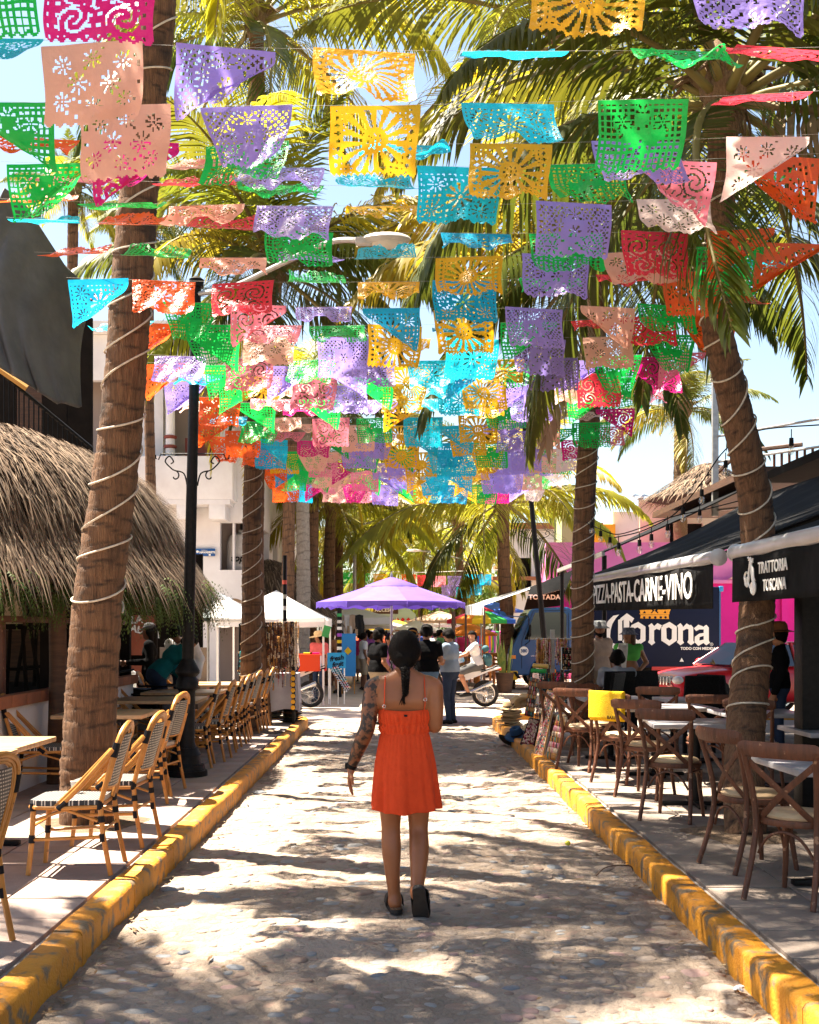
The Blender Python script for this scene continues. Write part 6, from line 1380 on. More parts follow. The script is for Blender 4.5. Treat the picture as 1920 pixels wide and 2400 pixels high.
def cloth(u, v):
    a = v * 4; k = min(int(a), 3); t = a - k; cn = [(-.37, -.285), (.37, -.285), (.37, .285), (-.37, .285), (-.37, -.285)]; p = cn[k]; q = cn[k + 1]; x, y = p[0] + (q[0] - p[0]) * t, p[1] + (q[1] - p[1]) * t
    f = 1 + .05 * u * math.sin(v * 60) + .05 * u; return Vector((x * f, y * f, zt + .002 - u * (.62 + .03 * math.sin(v * 25))))
b = MB(); b.grid(cloth, 8, 96); b.add([(-.37, -.285, zt + .003), (.37, -.285, zt + .003), (.37, .285, zt + .003), (-.37, .285, zt + .003)], [(0, 1, 2, 3)]); b.build('cloth', mk('grey_cloth', (.40, .39, .43), (.34, .33, .37), 4, .9), root, angle=60)
strands(root, [((-.3, -.2, zt + .08), (.3, -.1, zt + .10), 26, .07), ((-.3, -.3, zt + .02), (.3, -.3, zt + .02), 9, .3)], 9, name='trinkets', choose=(0, 3, 4, 5, 2))
root = thing('disc_stand', 'stand of yellow bracelet discs at the end of the left kerb', 'stand', (W(688, 1600, 19.0).x, 19.0, SW)); b = MB(); b.box((0, .02, .45), (.05, .03, 1.0)); b.build('post', m_black, root, smooth=False)
for k in range(7):
    b = MB(); b.tube([(0, -.01, .28 + .095 * k), (0, -.10, .28 + .095 * k)], .042, 12); q = b.build('bracelet_roll', m_wrap, root); d = MB(); d.tube([(0, -.10, .28 + .095 * k), (0, -.104, .28 + .095 * k)], .038, 12); d.build('disc', mk('disc_yellow', (.80, .42, .03), rough=.5), q)
# hats
m_felt = [mk('felt_' + n, c, None, rough=.9, bump=.2, bscale=60) for n, c in (('brown', (.19, .075, .03)), ('dark', (.035, .028, .022)), ('olive', (.09, .09, .05)), ('grey', (.26, .27, .25)), ('straw', (.66, .46, .25)), ('blue', (.012, .045, .11)), ('black', (.015, .015, .016)))]
def hat(label, p, mat, r=.19, rz=0, tilt=(0, 0), crown=.12, group=None, band=None, wave=.02):
    o_ = thing('hat', label, 'hat', p, rz, group); o_.rotation_euler = (tilt[0], tilt[1], rz)
    b = MB(); n = 24; vs = []; prof = [(r, .0), (r * .8, -.004), (r * .52, .004), (r * .50, .03), (r * .46, crown * .9), (r * .36, crown), (.01, crown * .86)]
    for i, (q, z) in enumerate(prof):
        for j in range(n): a = 2 * PI * j / n; vs.append((q * math.cos(a) * 1.08, q * math.sin(a) * .95, z + (wave * math.cos(2 * a) * (q / r) ** 2 if i < 3 else 0)))
    b.add(vs, [(i * n + j, i * n + (j + 1) % n, (i + 1) * n + (j + 1) % n, (i + 1) * n + j) for i in range(len(prof) - 1) for j in range(n)]); k = b.build('hat_body', mat, o_, angle=60); k.modifiers.new('t', 'SOLIDIFY').thickness = .004
    b = MB(); b.lathe([(r * .515, .012), (r * .505, .035)], n=24, cap=False); q = b.build('hat_band', band or m_black, o_); q.scale = (1.08, .96, 1)
    return o_
hb = G(680, 1690, SW); hc = G(636, 1684, SW)
for k in range(9):
    hat('felt hat in the right-hand stack at the left kerb end, %s from the bottom' % ORD[k + 1], hb + Vector((.012 * (hsh(k) - .5), .02 * (hsh(k, 2) - .5), .012 + .036 * k)), m_felt[[1, 6, 2, 1, 0, 6, 1, 0, 0][k]], .20, hsh(k, 3) * .4, crown=.12 if k == 8 else .04, group='stacked felt hats')
for k in range(8):
    hat('felt hat in the left-hand stack by the cloth table, %s from the bottom' % ORD[k + 1], hc + Vector((.012 * (hsh(k, 5) - .5), .3, .012 + .036 * k)), m_felt[[1, 2, 6, 1, 2, 1, 2, 3][k]], .20, hsh(k, 7) * .4, crown=.12 if k == 7 else .04, group='stacked felt hats')
hs = G(1188, 1700, SW)
for k in range(8):
    hat('straw hat in the pile at the right kerb end, %s from the bottom' % ORD[k + 1], hs + Vector((.05 * (hsh(k, 9) - .5) + .04, .04 * (hsh(k, 8) - .5), .012 + .038 * k)), m_felt[4], .20, hsh(k, 6), (R(4) * (hsh(k, 1) - .5), R(6) * (hsh(k, 4) - .5)), crown=.11 if k == 7 else .05, group='straw hats at the right kerb end')
for k, (px, py, dz, m, lab) in enumerate([(1212, 1722, .13, 5, 'blue wide-brimmed hat hanging over the right kerb'), (1238, 1718, .10, 4, 'straw hat leaning beside the blue hat'), (1225, 1738, .04, 6, 'black hat at the foot of the hat display'), (1200, 1740, .02, 1, 'dark hat at the very edge of the right kerb'), (1238, 1650, .42, 4, 'straw hat on top of the bracelet rack'), (1222, 1655, .36, 4, 'cream straw hat with dark band beside the rack')]):
    p = G(px, py + dz * 160, SW); p = W(px, py, 16.6); hat(lab, Vector((p.x, 16.6 + .1 * k, p.z)), m_felt[m], .17, k, (R(25), R(-20)))
# bead and bracelet displays on the right
root = thing('necklace_rack', 'tall rack of bead necklaces in front of the blue cab', 'rack', (W(1295, 1700, 16.8).x, 16.8, SW)); o = Vector(root.location)
b = MB(); b.box((0, 0, .78), (.06, .05, 1.56)); b.build('post', m_steel, root, smooth=False); b = MB(); A = W(1256, 1498, 16.7) - o; B = W(1342, 1498, 16.7) - o; b.tube([A, B], .014, 6); b.build('rail', m_steel, root)
strands(root, [(A.lerp(B, .02), A.lerp(B, .42), 36, .42), (A.lerp(B, .55), A.lerp(B, .85), 24, .36)], 12, name='strands', choose=(3, 2, 3, 0, 6))
strands(root, [(A.lerp(B, .1) + Vector((0, 0, -.5)), A.lerp(B, .9) + Vector((0, 0, -.5)), 30, .45)], 13, name='dark_strands', choose=(0, 1, 4, 5, 3)); strands(root, [(A.lerp(B, .0) + Vector((0, 0, -.95)), A.lerp(B, .8) + Vector((0, 0, -.95)), 34, .4)], 14, name='low_strands', choose=(0, 2, 3, 6, 1))
root = thing('earring_frame', 'white wire frame of dark earrings hung on the right rack', 'rack', W(1331, 1543, 16.5)); b = MB(); b.tube([(-.09, 0, -.16), (.09, 0, -.16), (.09, 0, .16), (-.09, 0, .16), (-.09, 0, -.16)], .008, 5); b.build('frame', m_lettr, root); b = MB(); b.box((0, .01, 0), (.17, .008, .31)); b.build('backing', m_black, root, smooth=False)
strands(root, [((-.07, -.015, .14 - .09 * k), (.07, -.015, .14 - .09 * k), 7, .06) for k in range(4)], 15, rad=.010, name='earrings', choose=(5, 1, 3, 2))
def rolls(label, p0, p1, n, rad, name, mats):
    r_ = thing(name, label, 'bracelets', p0); d = (Vector(p1) - Vector(p0)); 
    b = MB(); b.tube([Vector((0, .05, 0)), d + Vector((0, .05, 0))], .016, 6); b.build('pole', m_black, r_)
    for k in range(n):
        c = d * ((k + .5) / n); b = MB(); b.tube([c + Vector((-.055, .01, .012)), c + Vector((.055, -.03, -.012))], rad, 14); q = b.build('bracelet_roll', mats[k % len(mats)], r_); e = MB(); e.tube([c + Vector((.055, -.03, -.012)), c + Vector((.060, -.032, -.013))], rad * .82, 14); e.build('roll_end', BEAD[2], q)
        for s in (-.03, 0, .03): e = MB(); e.tube([c + Vector((s - .006, .01 - .36 * (s + .055), -.22 * s)), c + Vector((s + .006, .01 - .36 * (s + .067), -.22 * s))], rad * 1.06, 14); e.build('bangle', BEAD[(k + int(s * 100)) % 7], q)
rolls('column of bracelet rolls hanging left of the right necklace rack', W(1252, 1590, 15.9), W(1240, 1678, 15.7), 9, .036, 'bracelet_column', [BEAD[0], BEAD[3], BEAD[1]])
rolls('leaning stand of bright bracelet rolls beside the cross-back chairs', W(1318, 1680, 13.6), W(1290, 1778, 13.4), 8, .042, 'bracelet_stand', [BEAD[2], BEAD[3], BEAD[6]])
b = MB(); b.tube([W(1250, 1560, 16.2), W(1285, 1562, 16.1)], .032, 12); b_ = b.build('bracelet_bar', mk('gold_bangles', (.60, .36, .08), rough=.4)); tag(b_, 'horizontal bar of gold bangles on top of the bracelet column', 'bracelets')
b = MB(); b.tube([W(1246, 1572, 16.1), W(1280, 1573, 16.0)], .03, 12); b_ = b.build('bracelet_bar', rb[3]); tag(b_, 'horizontal bar of coloured bangles under the gold ones', 'bracelets')
def board(label, corners, mat, edge, pieces, seed, pal):
    r_ = thing('display_board', label, 'display board', corners[0]); o_ = Vector(corners[0]); C = [Vector(c) - o_ for c in corners]; nrm = (C[1] - C[0]).cross(C[3] - C[0]).normalized(); nrm = nrm if nrm.y < 0 else -nrm
    b = MB(); b.add(C + [c - nrm * .02 for c in C], [(0, 1, 2, 3), (4, 7, 6, 5), (0, 4, 5, 1), (1, 5, 6, 2), (2, 6, 7, 3), (3, 7, 4, 0)]); b.build('panel', mat, r_, smooth=False)
    b = MB()
    for i in range(4): b.tube([C[i], C[(i + 1) % 4]], .011, 4)
    b.build('frame', edge, r_)
    r = random.Random(seed); b = MB()
    for k in range(pieces):
        u, v = r.uniform(.08, .92), r.uniform(.04, .96); p = C[0].lerp(C[1], u).lerp(C[3].lerp(C[2], u), v) + nrm * .008; b.mi = r.choice(pal); s = r.uniform(.006, .013); b.ell(p, (s, s, s * 1.4), 5, 4)
    q = b.build('beads', BEAD, r_, smooth=False); q['kind'] = 'stuff'
g0, g1 = G(1252, 1768, SW), G(1272, 1774, SW)
board('tall pale board of bead jewellery leaning at the right kerb', [g0, g1, W(1303, 1624, g1.y + .35), W(1283, 1618, g0.y + .35)], mk('linen_board', (.66, .52, .44), rough=.9), mk('pine_edge', (.45, .25, .1), rough=.7), 700, 4, (6, 2, 5, 6, 2, 3, 4))
g0, g1 = G(1220, 1744, SW), G(1252, 1747, SW)
board('black-framed red board of silver earrings leaning at the right kerb', [g0, g1, W(1266, 1688, g1.y + .3), W(1242, 1683, g0.y + .3)], mk('red_velvet', (.16, .008, .012), rough=.9), m_black, 160, 5, (2, 2, 6))
# snake plant, wooden market furniture and garments
root = thing('potted_plant', 'snake plant in a tall brown pot in front of the blue cab', 'plant', (W(1183, 1600, 31.6).x, 31.6, 0)); b = MB(); b.lathe([(.19, 0), (.25, .5), (.27, .55), (.24, .55)], n=14); b.build('pot', m_wood, root)
r = random.Random(3); m_snake = mk('snake_leaf', (.06, .16, .03), (.30, .30, .06), 6, .5)
for k in range(22):
    a = r.random() * 6.28; h = r.uniform(.5, 1.05); q = Vector((.15 * math.cos(a), .15 * math.sin(a), .5)); t = q + Vector((.2 * math.cos(a) * r.random(), .2 * math.sin(a) * r.random(), h)); s = Vector((-math.sin(a), math.cos(a), 0)) * .035
    b = MB(); b.add([q - s, q + s, q.lerp(t, .6) + s * 1.1, q.lerp(t, .6) - s * 1.1, t], [(0, 1, 2, 3), (3, 2, 4)]); b.build('leaf', m_snake, root)
m_pine = mk('orange_wood', (.55, .24, .05), (.45, .18, .035), 6, .5)
def wchair(label, x, y, rz):
    r_ = thing('wooden_chair', label, 'chair', (x, y, 0), rz, 'orange wooden chairs in the market'); b = MB(); b.box((0, 0, .45), (.42, .42, .04)); b.build('seat', m_pine, r_, smooth=False)
    for sx in (-1, 1):
        b = MB(); b.box((sx * .19, -.19, .48), (.045, .045, .96)); b.build('leg', m_pine, r_, smooth=False); b = MB(); b.box((sx * .19, .19, .22), (.045, .045, .44)); b.build('leg', m_pine, r_, smooth=False)
    for z in (.66, .80, .93): b = MB(); b.box((0, -.19, z), (.34, .03, .07)); b.build('back_slat', m_pine, r_, smooth=False)
for k, (px, Y, rz, lab) in enumerate([(1085, 37, .2, 'left'), (1100, 36, .1, 'second'), (1136, 38, 0, 'third'), (1172, 36.5, -.2, 'right')]): wchair('orange wooden chair in the market behind the motorcyclist, %s of four' % lab, W(px, 1500, Y).x, Y, rz)
r_ = thing('market_table', 'orange wooden table behind the motorcyclist', 'table', (W(1150, 1500, 36.8).x, 36.2, 0)); b = MB(); b.box((0, 0, .98), (1.2, .7, .06)); b.build('table_top', m_pine, r_, smooth=False)
for sx in (-.5, .5):
    for sy in (-.28, .28): b = MB(); b.box((sx, sy, .48), (.07, .07, .95)); b.build('leg', m_pine, r_, smooth=False)
GC = [(.7, .03, .03), (.75, .5, .02), (.05, .35, .1), (.6, .02, .3), (.04, .15, .55), (.75, .2, .02), (.35, .08, .5), (.7, .65, .6), (.02, .4, .45)]
GMATS = [mk('garment_%d' % k, c, rough=.85, trans=.15) for k, c in enumerate(GC)]
GNAME = ['red', 'yellow', 'green', 'magenta', 'blue', 'orange', 'violet', 'white', 'turquoise']
def garment(label, p, w, h, mat, ph):
    b = MB(); b.grid(lambda u, v: Vector(((u - .5) * w * (.75 + .35 * v) + .01 * math.sin(v * 9 + ph), .03 * math.sin(u * 12 + ph) * v, -h * v + (-.06 * abs(u - .5) if v == 0 else 0))), 10, 8)
    o_ = b.build('garment', mat, None, angle=None); o_.location = p; o_.modifiers.new('t', 'SOLIDIFY').thickness = .008; tag(o_, label, 'garment', 'clothes hung in the market')
k = 0
for px in range(1082, 1192, 9):
    m = (k * 5 + 2) % 9; garment('%s garment in the right-hand market row, %s from left' % (GNAME[m], ORD[k + 1]), W(px, 1476 + 6 * hsh(px), 41), .36, .75 + .25 * hsh(px, 3), GMATS[m], k); k += 1
for k, px in enumerate((798, 812, 826, 842)): garment('pale garment hung from the white stall canopy, %s from left' % ORD[k + 1], W(px, 1440, 33.6), .32, .62, [m_tan, m_canv, m_tan, mk('garment_black', (.02, .02, .02), rough=.9)][k], k)
k = 0
for px in range(1000, 1080, 11):
    m = (k * 4 + 5) % 9; garment('%s garment far down the lane, %s right of the men' % (GNAME[m], ORD[k + 1]), W(px, 1478, 52), .4, .8, GMATS[m], k); k += 1
# signs, racks on the left of the lane
root = thing('fresh_sign', 'blue board with black handwriting beside the red crate', 'sign', W(789, 1548, 26.6)); b = MB(); b.box((0, 0, 0), (.42, .02, .36)); b.build('panel', mk('board_blue', (.015, .30, .62), rough=.6), root, smooth=False)
text('lettering', 'fresh', .16, m_black, root, (0, -.018, .05), (R(90), R(-8), 0), shear=.3, bold=.004); text('lettering', 'fruit', .15, m_black, root, (.02, -.018, -.09), (R(90), R(-8), 0), shear=.3, bold=.004)
for x in (-.18, .18): b = MB(); b.tube([(x, .02, -.17), (x, .02, -W(789, 1548, 26.6).z)], .014, 6); b.build('leg', m_lettr, root)
root = thing('sunglasses_rack', 'folding white rack of sunglasses in the shade beside the blue board', 'rack', (W(800, 1600, 26.0).x, 26.0, 0)); pa_, pb_, pc2, pd_ = [W(*q) - Vector(root.location) for q in ((774, 1568, 26.2), (792, 1560, 26.4), (821, 1612, 26.0), (812, 1622, 25.8))]
b = MB(); b.add([pa_, pb_, pc2, pd_], [(0, 1, 2, 3)]); b.add([pa_ + Vector((0, .02, -.01)), pb_ + Vector((0, .02, -.01)), pc2 + Vector((0, .02, -.01)), pd_ + Vector((0, .02, -.01))], [(3, 2, 1, 0)]); b.build('panel', m_lettr, root, smooth=False)
b = MB(); r = random.Random(8)
for i in range(12):
    for j in range(3):
        p = pa_.lerp(pd_, (i + .5) / 12).lerp(pb_.lerp(pc2, (i + .5) / 12), (j + .5) / 3) + Vector((0, -.02, .01)); b.mi = r.choice((1, 4, 5, 1, 3)); b.ell(p + Vector((-.025, 0, 0)), (.022, .008, .018), 6, 4); b.ell(p + Vector((.025, 0, 0)), (.022, .008, .018), 6, 4)
q = b.build('sunglasses', BEAD, root, smooth=False); q['kind'] = 'stuff'
for p in (pa_, pb_): b = MB(); b.tube([p, Vector((p.x, p.y + .1, 0))], .012, 5); b.build('leg', m_lettr, root)
root = thing('poster_board', 'blue poster board leaning behind the shirtless man', 'sign', (W(816, 1500, 31).x, 31, .55)); b = MB(); b.box((0, 0, .5), (.42, .03, 1.15)); b.build('panel', mk('board_blue2', (.02, .22, .55), rough=.6), root, smooth=False)
b = MB(); b.prism([(-.1, 0), (0, .12), (.1, 0), (0, -.1)], Matrix.Translation((0, -.03, .6)) @ Matrix.Rotation(R(90), 4, 'X'), .006); b.build('print', rb[2], root, smooth=False)
for x in (-.17, .17): b = MB(); b.tube([(x, 0, -.05), (x, .05, -.55)], .015, 5); b.build('leg', m_pine, root)
root = thing('green_placard', 'small green placard on the tent leg', 'sign', W(765, 1480, 26.0)); b = MB(); b.box((0, 0, 0), (.16, .012, .26), rot=(0, R(15), 0)); b.build('panel', GMATS[2], root, smooth=False)
for k, (px, m) in enumerate(((722, 2), (738, 3))): 
    b = MB(); b.box((0, 0, 0), (.2, .16, .05)); o_ = b.build('leaflet_stack', [mk('lime', (.35, .75, .03), rough=.6), GMATS[3]][k], smooth=False); o_.location = W(px, 1532, 25.6); tag(o_, '%s leaflets standing above the red crate' % ('lime green', 'magenta')[k], 'leaflets')
root = thing('striped_pole', 'dark pole plastered with stickers left of the purple parasol', 'pole', (W(826, 1600, 31.5).x - .25, 29.5, 0)); b = MB(); b.tube([(0, 0, 0), (0, 0, 2.3)], .06, 8); b.build('pole', m_black, root)
r = random.Random(4)
for k in range(9): b = MB(); b.tube([(0, 0, .7 + .17 * k), (0, 0, .78 + .17 * k)], .063, 8, cap=False); b.build('sticker', GMATS[r.randrange(9)] if k % 3 else m_lettr, root)
root = thing('market_post', 'dark wooden post right of the men, under the tan parasols', 'post', (W(1063, 1600, 30).x, 30, 0)); b = MB(); b.tube([(0, 0, 0), (0, 0, 2.2)], .05, 8); b.build('post', m_wood, root)
root = thing('sheet_board', 'grey sheet of board standing behind the bending people', 'board', (W(430, 1540, 18.4).x, 18.4, SW)); b = MB(); b.box((0, 0, .75), (.75, .03, 1.05)); b.build('panel', mk('grey_board', (.26, .23, .21), rough=.8), root, smooth=False)
b = MB(); b.box((-.3, .03, .12), (.04, .04, .24)); b.build('leg', m_wood, root, smooth=False); b = MB(); b.box((.3, .03, .12), (.04, .04, .24)); b.build('leg', m_wood, root, smooth=False)
root = thing('painting_stack', 'colourful paintings leaning on the pavement behind the farthest table', 'paintings', (W(490, 1560, 18.9).x, 18.9, SW))
for k in range(3): b = MB(); b.box((.1 * k - .05, .1 * k, .32), (.36, .025, .62), rot=(R(-14), 0, R(10))); b.build('painting', mk('painting_%d' % k, [(.5, .08, .03), (.1, .05, .04), (.5, .3, .05)][k], [(.04, .25, .3), (.4, .2, .05), (.5, .04, .1)][k], 9, .6), root, smooth=False)
# street lamps of the market
for (lab, bx0, top, hd, Y) in (('grey street lamp with long arm left of the purple parasol', 830, (832, 1235), (933, 1214), 38), ('slender street lamp arching in from the right above the market', 1190, (1080, 1310), (970, 1290), 44)):
    root = thing('street_lamp', lab, 'street lamp', (W(bx0, 1500, Y).x, Y, 0)); o = Vector(root.location); t = W(*top, Y) - o; h = W(*hd, Y) - o
    b = MB(); b.tube([(0, 0, 0), t if bx0 < 1000 else Vector((0, 0, t.z * .75))], .055, 8); b.build('pole', m_steel, root); b = MB(); b.tube(([t] if bx0 < 1000 else [Vector((0, 0, t.z * .72)), t]) + [t.lerp(h, .6) + Vector((0, 0, .08)), h], .03, 6); b.build('arm', m_steel, root); b = MB(); b.ell(h, (.3, .12, .06)); b.build('lamp_head', m_lettr, root)
# gateway and buildings closing the lane
root = thing('market_gateway', 'pale gateway panel with brown ACCESO sign at the end of the lane', 'gateway', (W(905, 1450, 62).x, 62, 0)); b = MB(); z0 = W(0, 1470, 62).z; z1 = W(0, 1425, 62).z
b.prism([(-1.5, z0 + .35), (-1.5, z1), (1.2, z1), (1.6, z0 + .7), (1.6, z0 + .2)], Matrix.Rotation(R(90), 4, 'X'), .1); b.build('panel', mk('pale_teal', (.45, .62, .55), rough=.8), root, smooth=False)
b = MB(); b.box((-.1, -.2, z1 - .12), (1.5, .05, .4)); b.build('sign', m_wood, root, smooth=False); text('lettering', 'ACCESO', .26, m_lettr, root, (-.1, -.24, z1 - .12), (R(90), 0, 0), bold=.006)
for x in (-1.4, 1.5): b = MB(); b.box((x, 0, z0 / 2 + .2), (.2, .2, z0 + .4)); b.build('post', mk('teal_paint', (.03, .32, .33), rough=.7), root, smooth=False)
for i in range(9): b = MB(); b.prism([(-.12, 0), (0, -.12), (.12, 0), (0, .12)], Matrix.Translation((-1.2 + .3 * i, -.12, z0 + .4)) @ Matrix.Rotation(R(90), 4, 'X'), .02); b.build('painted_diamond', GMATS[0], root, smooth=False)
def house(label, x0, x1, y0, y1, h, mat, face, wins, roof=None):
    root = thing('market_building', label, 'building', ((x0 + x1) / 2, y0, 0)); o = Vector(root.location); b = MB(); b.box(Vector(((x0 + x1) / 2, (y0 + y1) / 2, h / 2)) - o, (x1 - x0, y1 - y0, h)); b.build('wall', mat, root, smooth=False)
    xf = x1 if face > 0 else x0
    for (y, z, w, hh) in wins:
        f = MB(); f.box(Vector((xf + face * .03, y, z)) - o, (.08, w + .16, hh + .16)); q = f.build('window', m_lettr, root, smooth=False); g_ = MB(); g_.box(Vector((xf + face * .05, y, z)) - o, (.08, w, hh)); g_.build('pane', m_dark, q, smooth=False)
    b = MB(); b.box(Vector(((x0 + x1) / 2, (y0 + y1) / 2, h + .1)) - o, (x1 - x0 + .5, y1 - y0 + .5, .2)); b.build('roof', roof or m_terra, root, smooth=False)
house('cream house behind the trio of palm stems', -11, -5.6, 47, 56, 6.5, m_cream, 1, [(49, 4.6, 1.2, 1.4), (52, 4.6, 1.2, 1.4), (49, 1.8, 1.6, 2.0), (53, 1.8, 1.6, 2.0)])
house('orange house far down the lane on the left', -10.5, -5.4, 57, 66, 5.2, mk('orange_wall', (.62, .22, .08), rough=.85), 1, [(59, 3.8, 1.2, 1.3), (62, 3.8, 1.2, 1.3)])
house('terracotta house far down the lane on the right', 6.0, 11, 58, 70, 5.4, mk('rose_wall', (.60, .30, .24), rough=.85), -1, [(60, 3.9, 1.2, 1.3), (63, 3.9, 1.2, 1.3), (66, 3.9, 1.2, 1.3)])
# leafy trees at the end of the lane
m_lf = mk('broad_leaf', (.045, .10, .014), (.12, .18, .02), 1.5, .6, trans=.3)
def tree(label, x, y, h, r0, seed):
    root = thing('leafy_tree', label, 'tree', (x, y, 0)); r = random.Random(seed); b = MB(); b.tube([(0, 0, 0), (.1, 0, h * .4), (0, 0, h * .7)], [.2, .15, .06], 8)
    for k in range(6): a = k * 1.05; b.tube([(.05, 0, h * .4), (math.cos(a) * r0 * .6, math.sin(a) * r0 * .6, h * .75)], [.08, .03], 5)
    b.build('trunk', m_bark, root); c = MB(); lobes = [(r.uniform(-.6, .6) * r0, r.uniform(-.6, .6) * r0, h * r.uniform(.5, .92), r0 * r.uniform(.35, .6)) for _ in range(11)]
    for k in range(1900):
        l = r.choice(lobes); v = Vector((r.gauss(0, 1), r.gauss(0, 1), r.gauss(0, .8))).normalized() * l[3] * r.random() ** .35; p = Vector(l[:3]) + v; n = Vector((r.gauss(0, 1), r.gauss(0, 1), r.gauss(0, 1))).normalized(); t = n.orthogonal().normalized(); s = r.uniform(.10, .2); w = n.cross(t)
        c.add([p - t * s, p + w * s * .5, p + t * s, p - w * s * .5], [(0, 1, 2, 3)])
    c.build('crown', m_lf, root, angle=None)
for k, (px, Y, h, r0, lab) in enumerate([(800, 70, 5.2, 3.0, 'leafy tree left of the market gateway'), (900, 76, 4.6, 3.0, 'leafy tree behind the gateway sign'), (990, 72, 4.4, 2.8, 'leafy tree at the end of the lane, right of the gateway'), (1070, 66, 5.0, 2.8, 'leafy tree behind the tan parasols'), (700, 64, 6.5, 3.2, 'leafy tree behind the thatched stall'), (1160, 74, 5.5, 3.2, 'leafy tree behind the rainbow parasol')]): tree(lab, W(px, 1480, Y).x, Y, h, r0, k)
# small litter on the street
b = MB(); b.ell((0, 0, 0), (.022, .022, .02)); o_ = b.build('lime', mk('lime_yellow', (.75, .68, .06), rough=.5)); o_.location = G(1331, 1976, .02) ; tag(o_, 'small yellow lime lying on the street', 'lime')
b = MB(); P = [G(1398, 2052, .015), G(1418, 2034, .05), G(1450, 2028, .06), G(1478, 2030, .05), G(1484, 2042, .02)]; b.tube(bez(P, 5), [.004] * 21, 5); o_ = b.build('dry_twig', m_wood); tag(o_, 'thin dry palm twig arched on the street by the right kerb', 'twig')
b = MB(); c_ = G(1735, 2317, .015)
for k in range(7): a = k * .9; b.ell((.02 * math.cos(a) * (k % 3), .014 * math.sin(a) * (k % 4) * .7, .006 * (k % 2)), (.016, .010, .007), 7, 5, (0, .3, a))
o_ = b.build('paper_scrap', m_lettr); o_.location = c_; tag(o_, 'crumpled white scrap on the street near the right kerb', 'litter')
# ------------------------------------------------------------------ people
SK = {'tan': mk('skin_tan', (.34, .125, .05), (.28, .10, .04), 6, .42, sss=.12), 'warm': mk('skin_warm', (.36, .16, .082), (.30, .13, .066), 6, .45, sss=.12), 'deep': mk('skin_deep', (.20, .085, .045), (.17, .07, .037), 6, .45, sss=.1)}
m_hair = mk('black_hair', (.004, .003, .0025), (.009, .006, .0045), 60, .55, stretch=(6, 6, .6), bump=.4, bscale=80, spec=.07)
m_eye = mk('eye_dark', (.01, .008, .007), rough=.1); m_lip = mk('lip', (.30, .09, .06), rough=.4)
CL = {}
def cloth_m(c, n): 
    if n not in CL: CL[n] = mk('fabric_' + n, c, tuple(x * .82 for x in c), 7, .95, bump=.35, bscale=18, spec=.06)
    return CL[n]
def V3(*a): return Vector(a)
def limb(prims, P, Rr, mat, k=.018, n=5):
    Q = bez(P, n); m = len(Q) - 1; RR = bez([(r, 0, 0) for r in Rr], n)
    for i in range(m): prims.append((tuple(Q[i]), tuple(Q[i + 1]), RR[i].x, RR[i + 1].x, mat, k))
def hand(prims, wrist, d, pal, mat, side, curl=.5, s=1.0):
    """a palm, four unequal bent fingers and a thumb leaving the palm's side"""
    d = Vector(d).normalized(); w = Vector(pal); w = (w - d * w.dot(d)).normalized(); n = d.cross(w).normalized()
    k = Vector(wrist) + d * .085 * s
    for t in (-.026, 0, .026): prims.append((tuple(Vector(wrist) + d * .015 + w * t * .6), tuple(k + w * t), .017 * s, .015 * s, mat, .012))
    for t, L in ((-.033, .066), (-.011, .078), (.011, .073), (.033, .058)):
        p0 = k + w * t * s; dd = d; L *= s; prev = p0
        for j in range(3):
            dd = (dd + n * side * curl * .42).normalized(); q = prev + dd * L * (.42, .33, .25)[j]; prims.append((tuple(prev), tuple(q), (.0098 - .001 * j) * s, (.009 - .001 * j) * s, mat, .004)); prev = q
    b0 = Vector(wrist) + d * .025 * s - w * .022 * s; t1 = b0 + (d * .6 - w * .75 + n * side * .25).normalized() * .045 * s; t2 = t1 + (d * .95 - w * .2 + n * side * .3).normalized() * .034 * s
    prims.append((tuple(b0), tuple(t1), .014 * s, .011 * s, mat, .008)); prims.append((tuple(t1), tuple(t2), .011 * s, .008 * s, mat, .005))
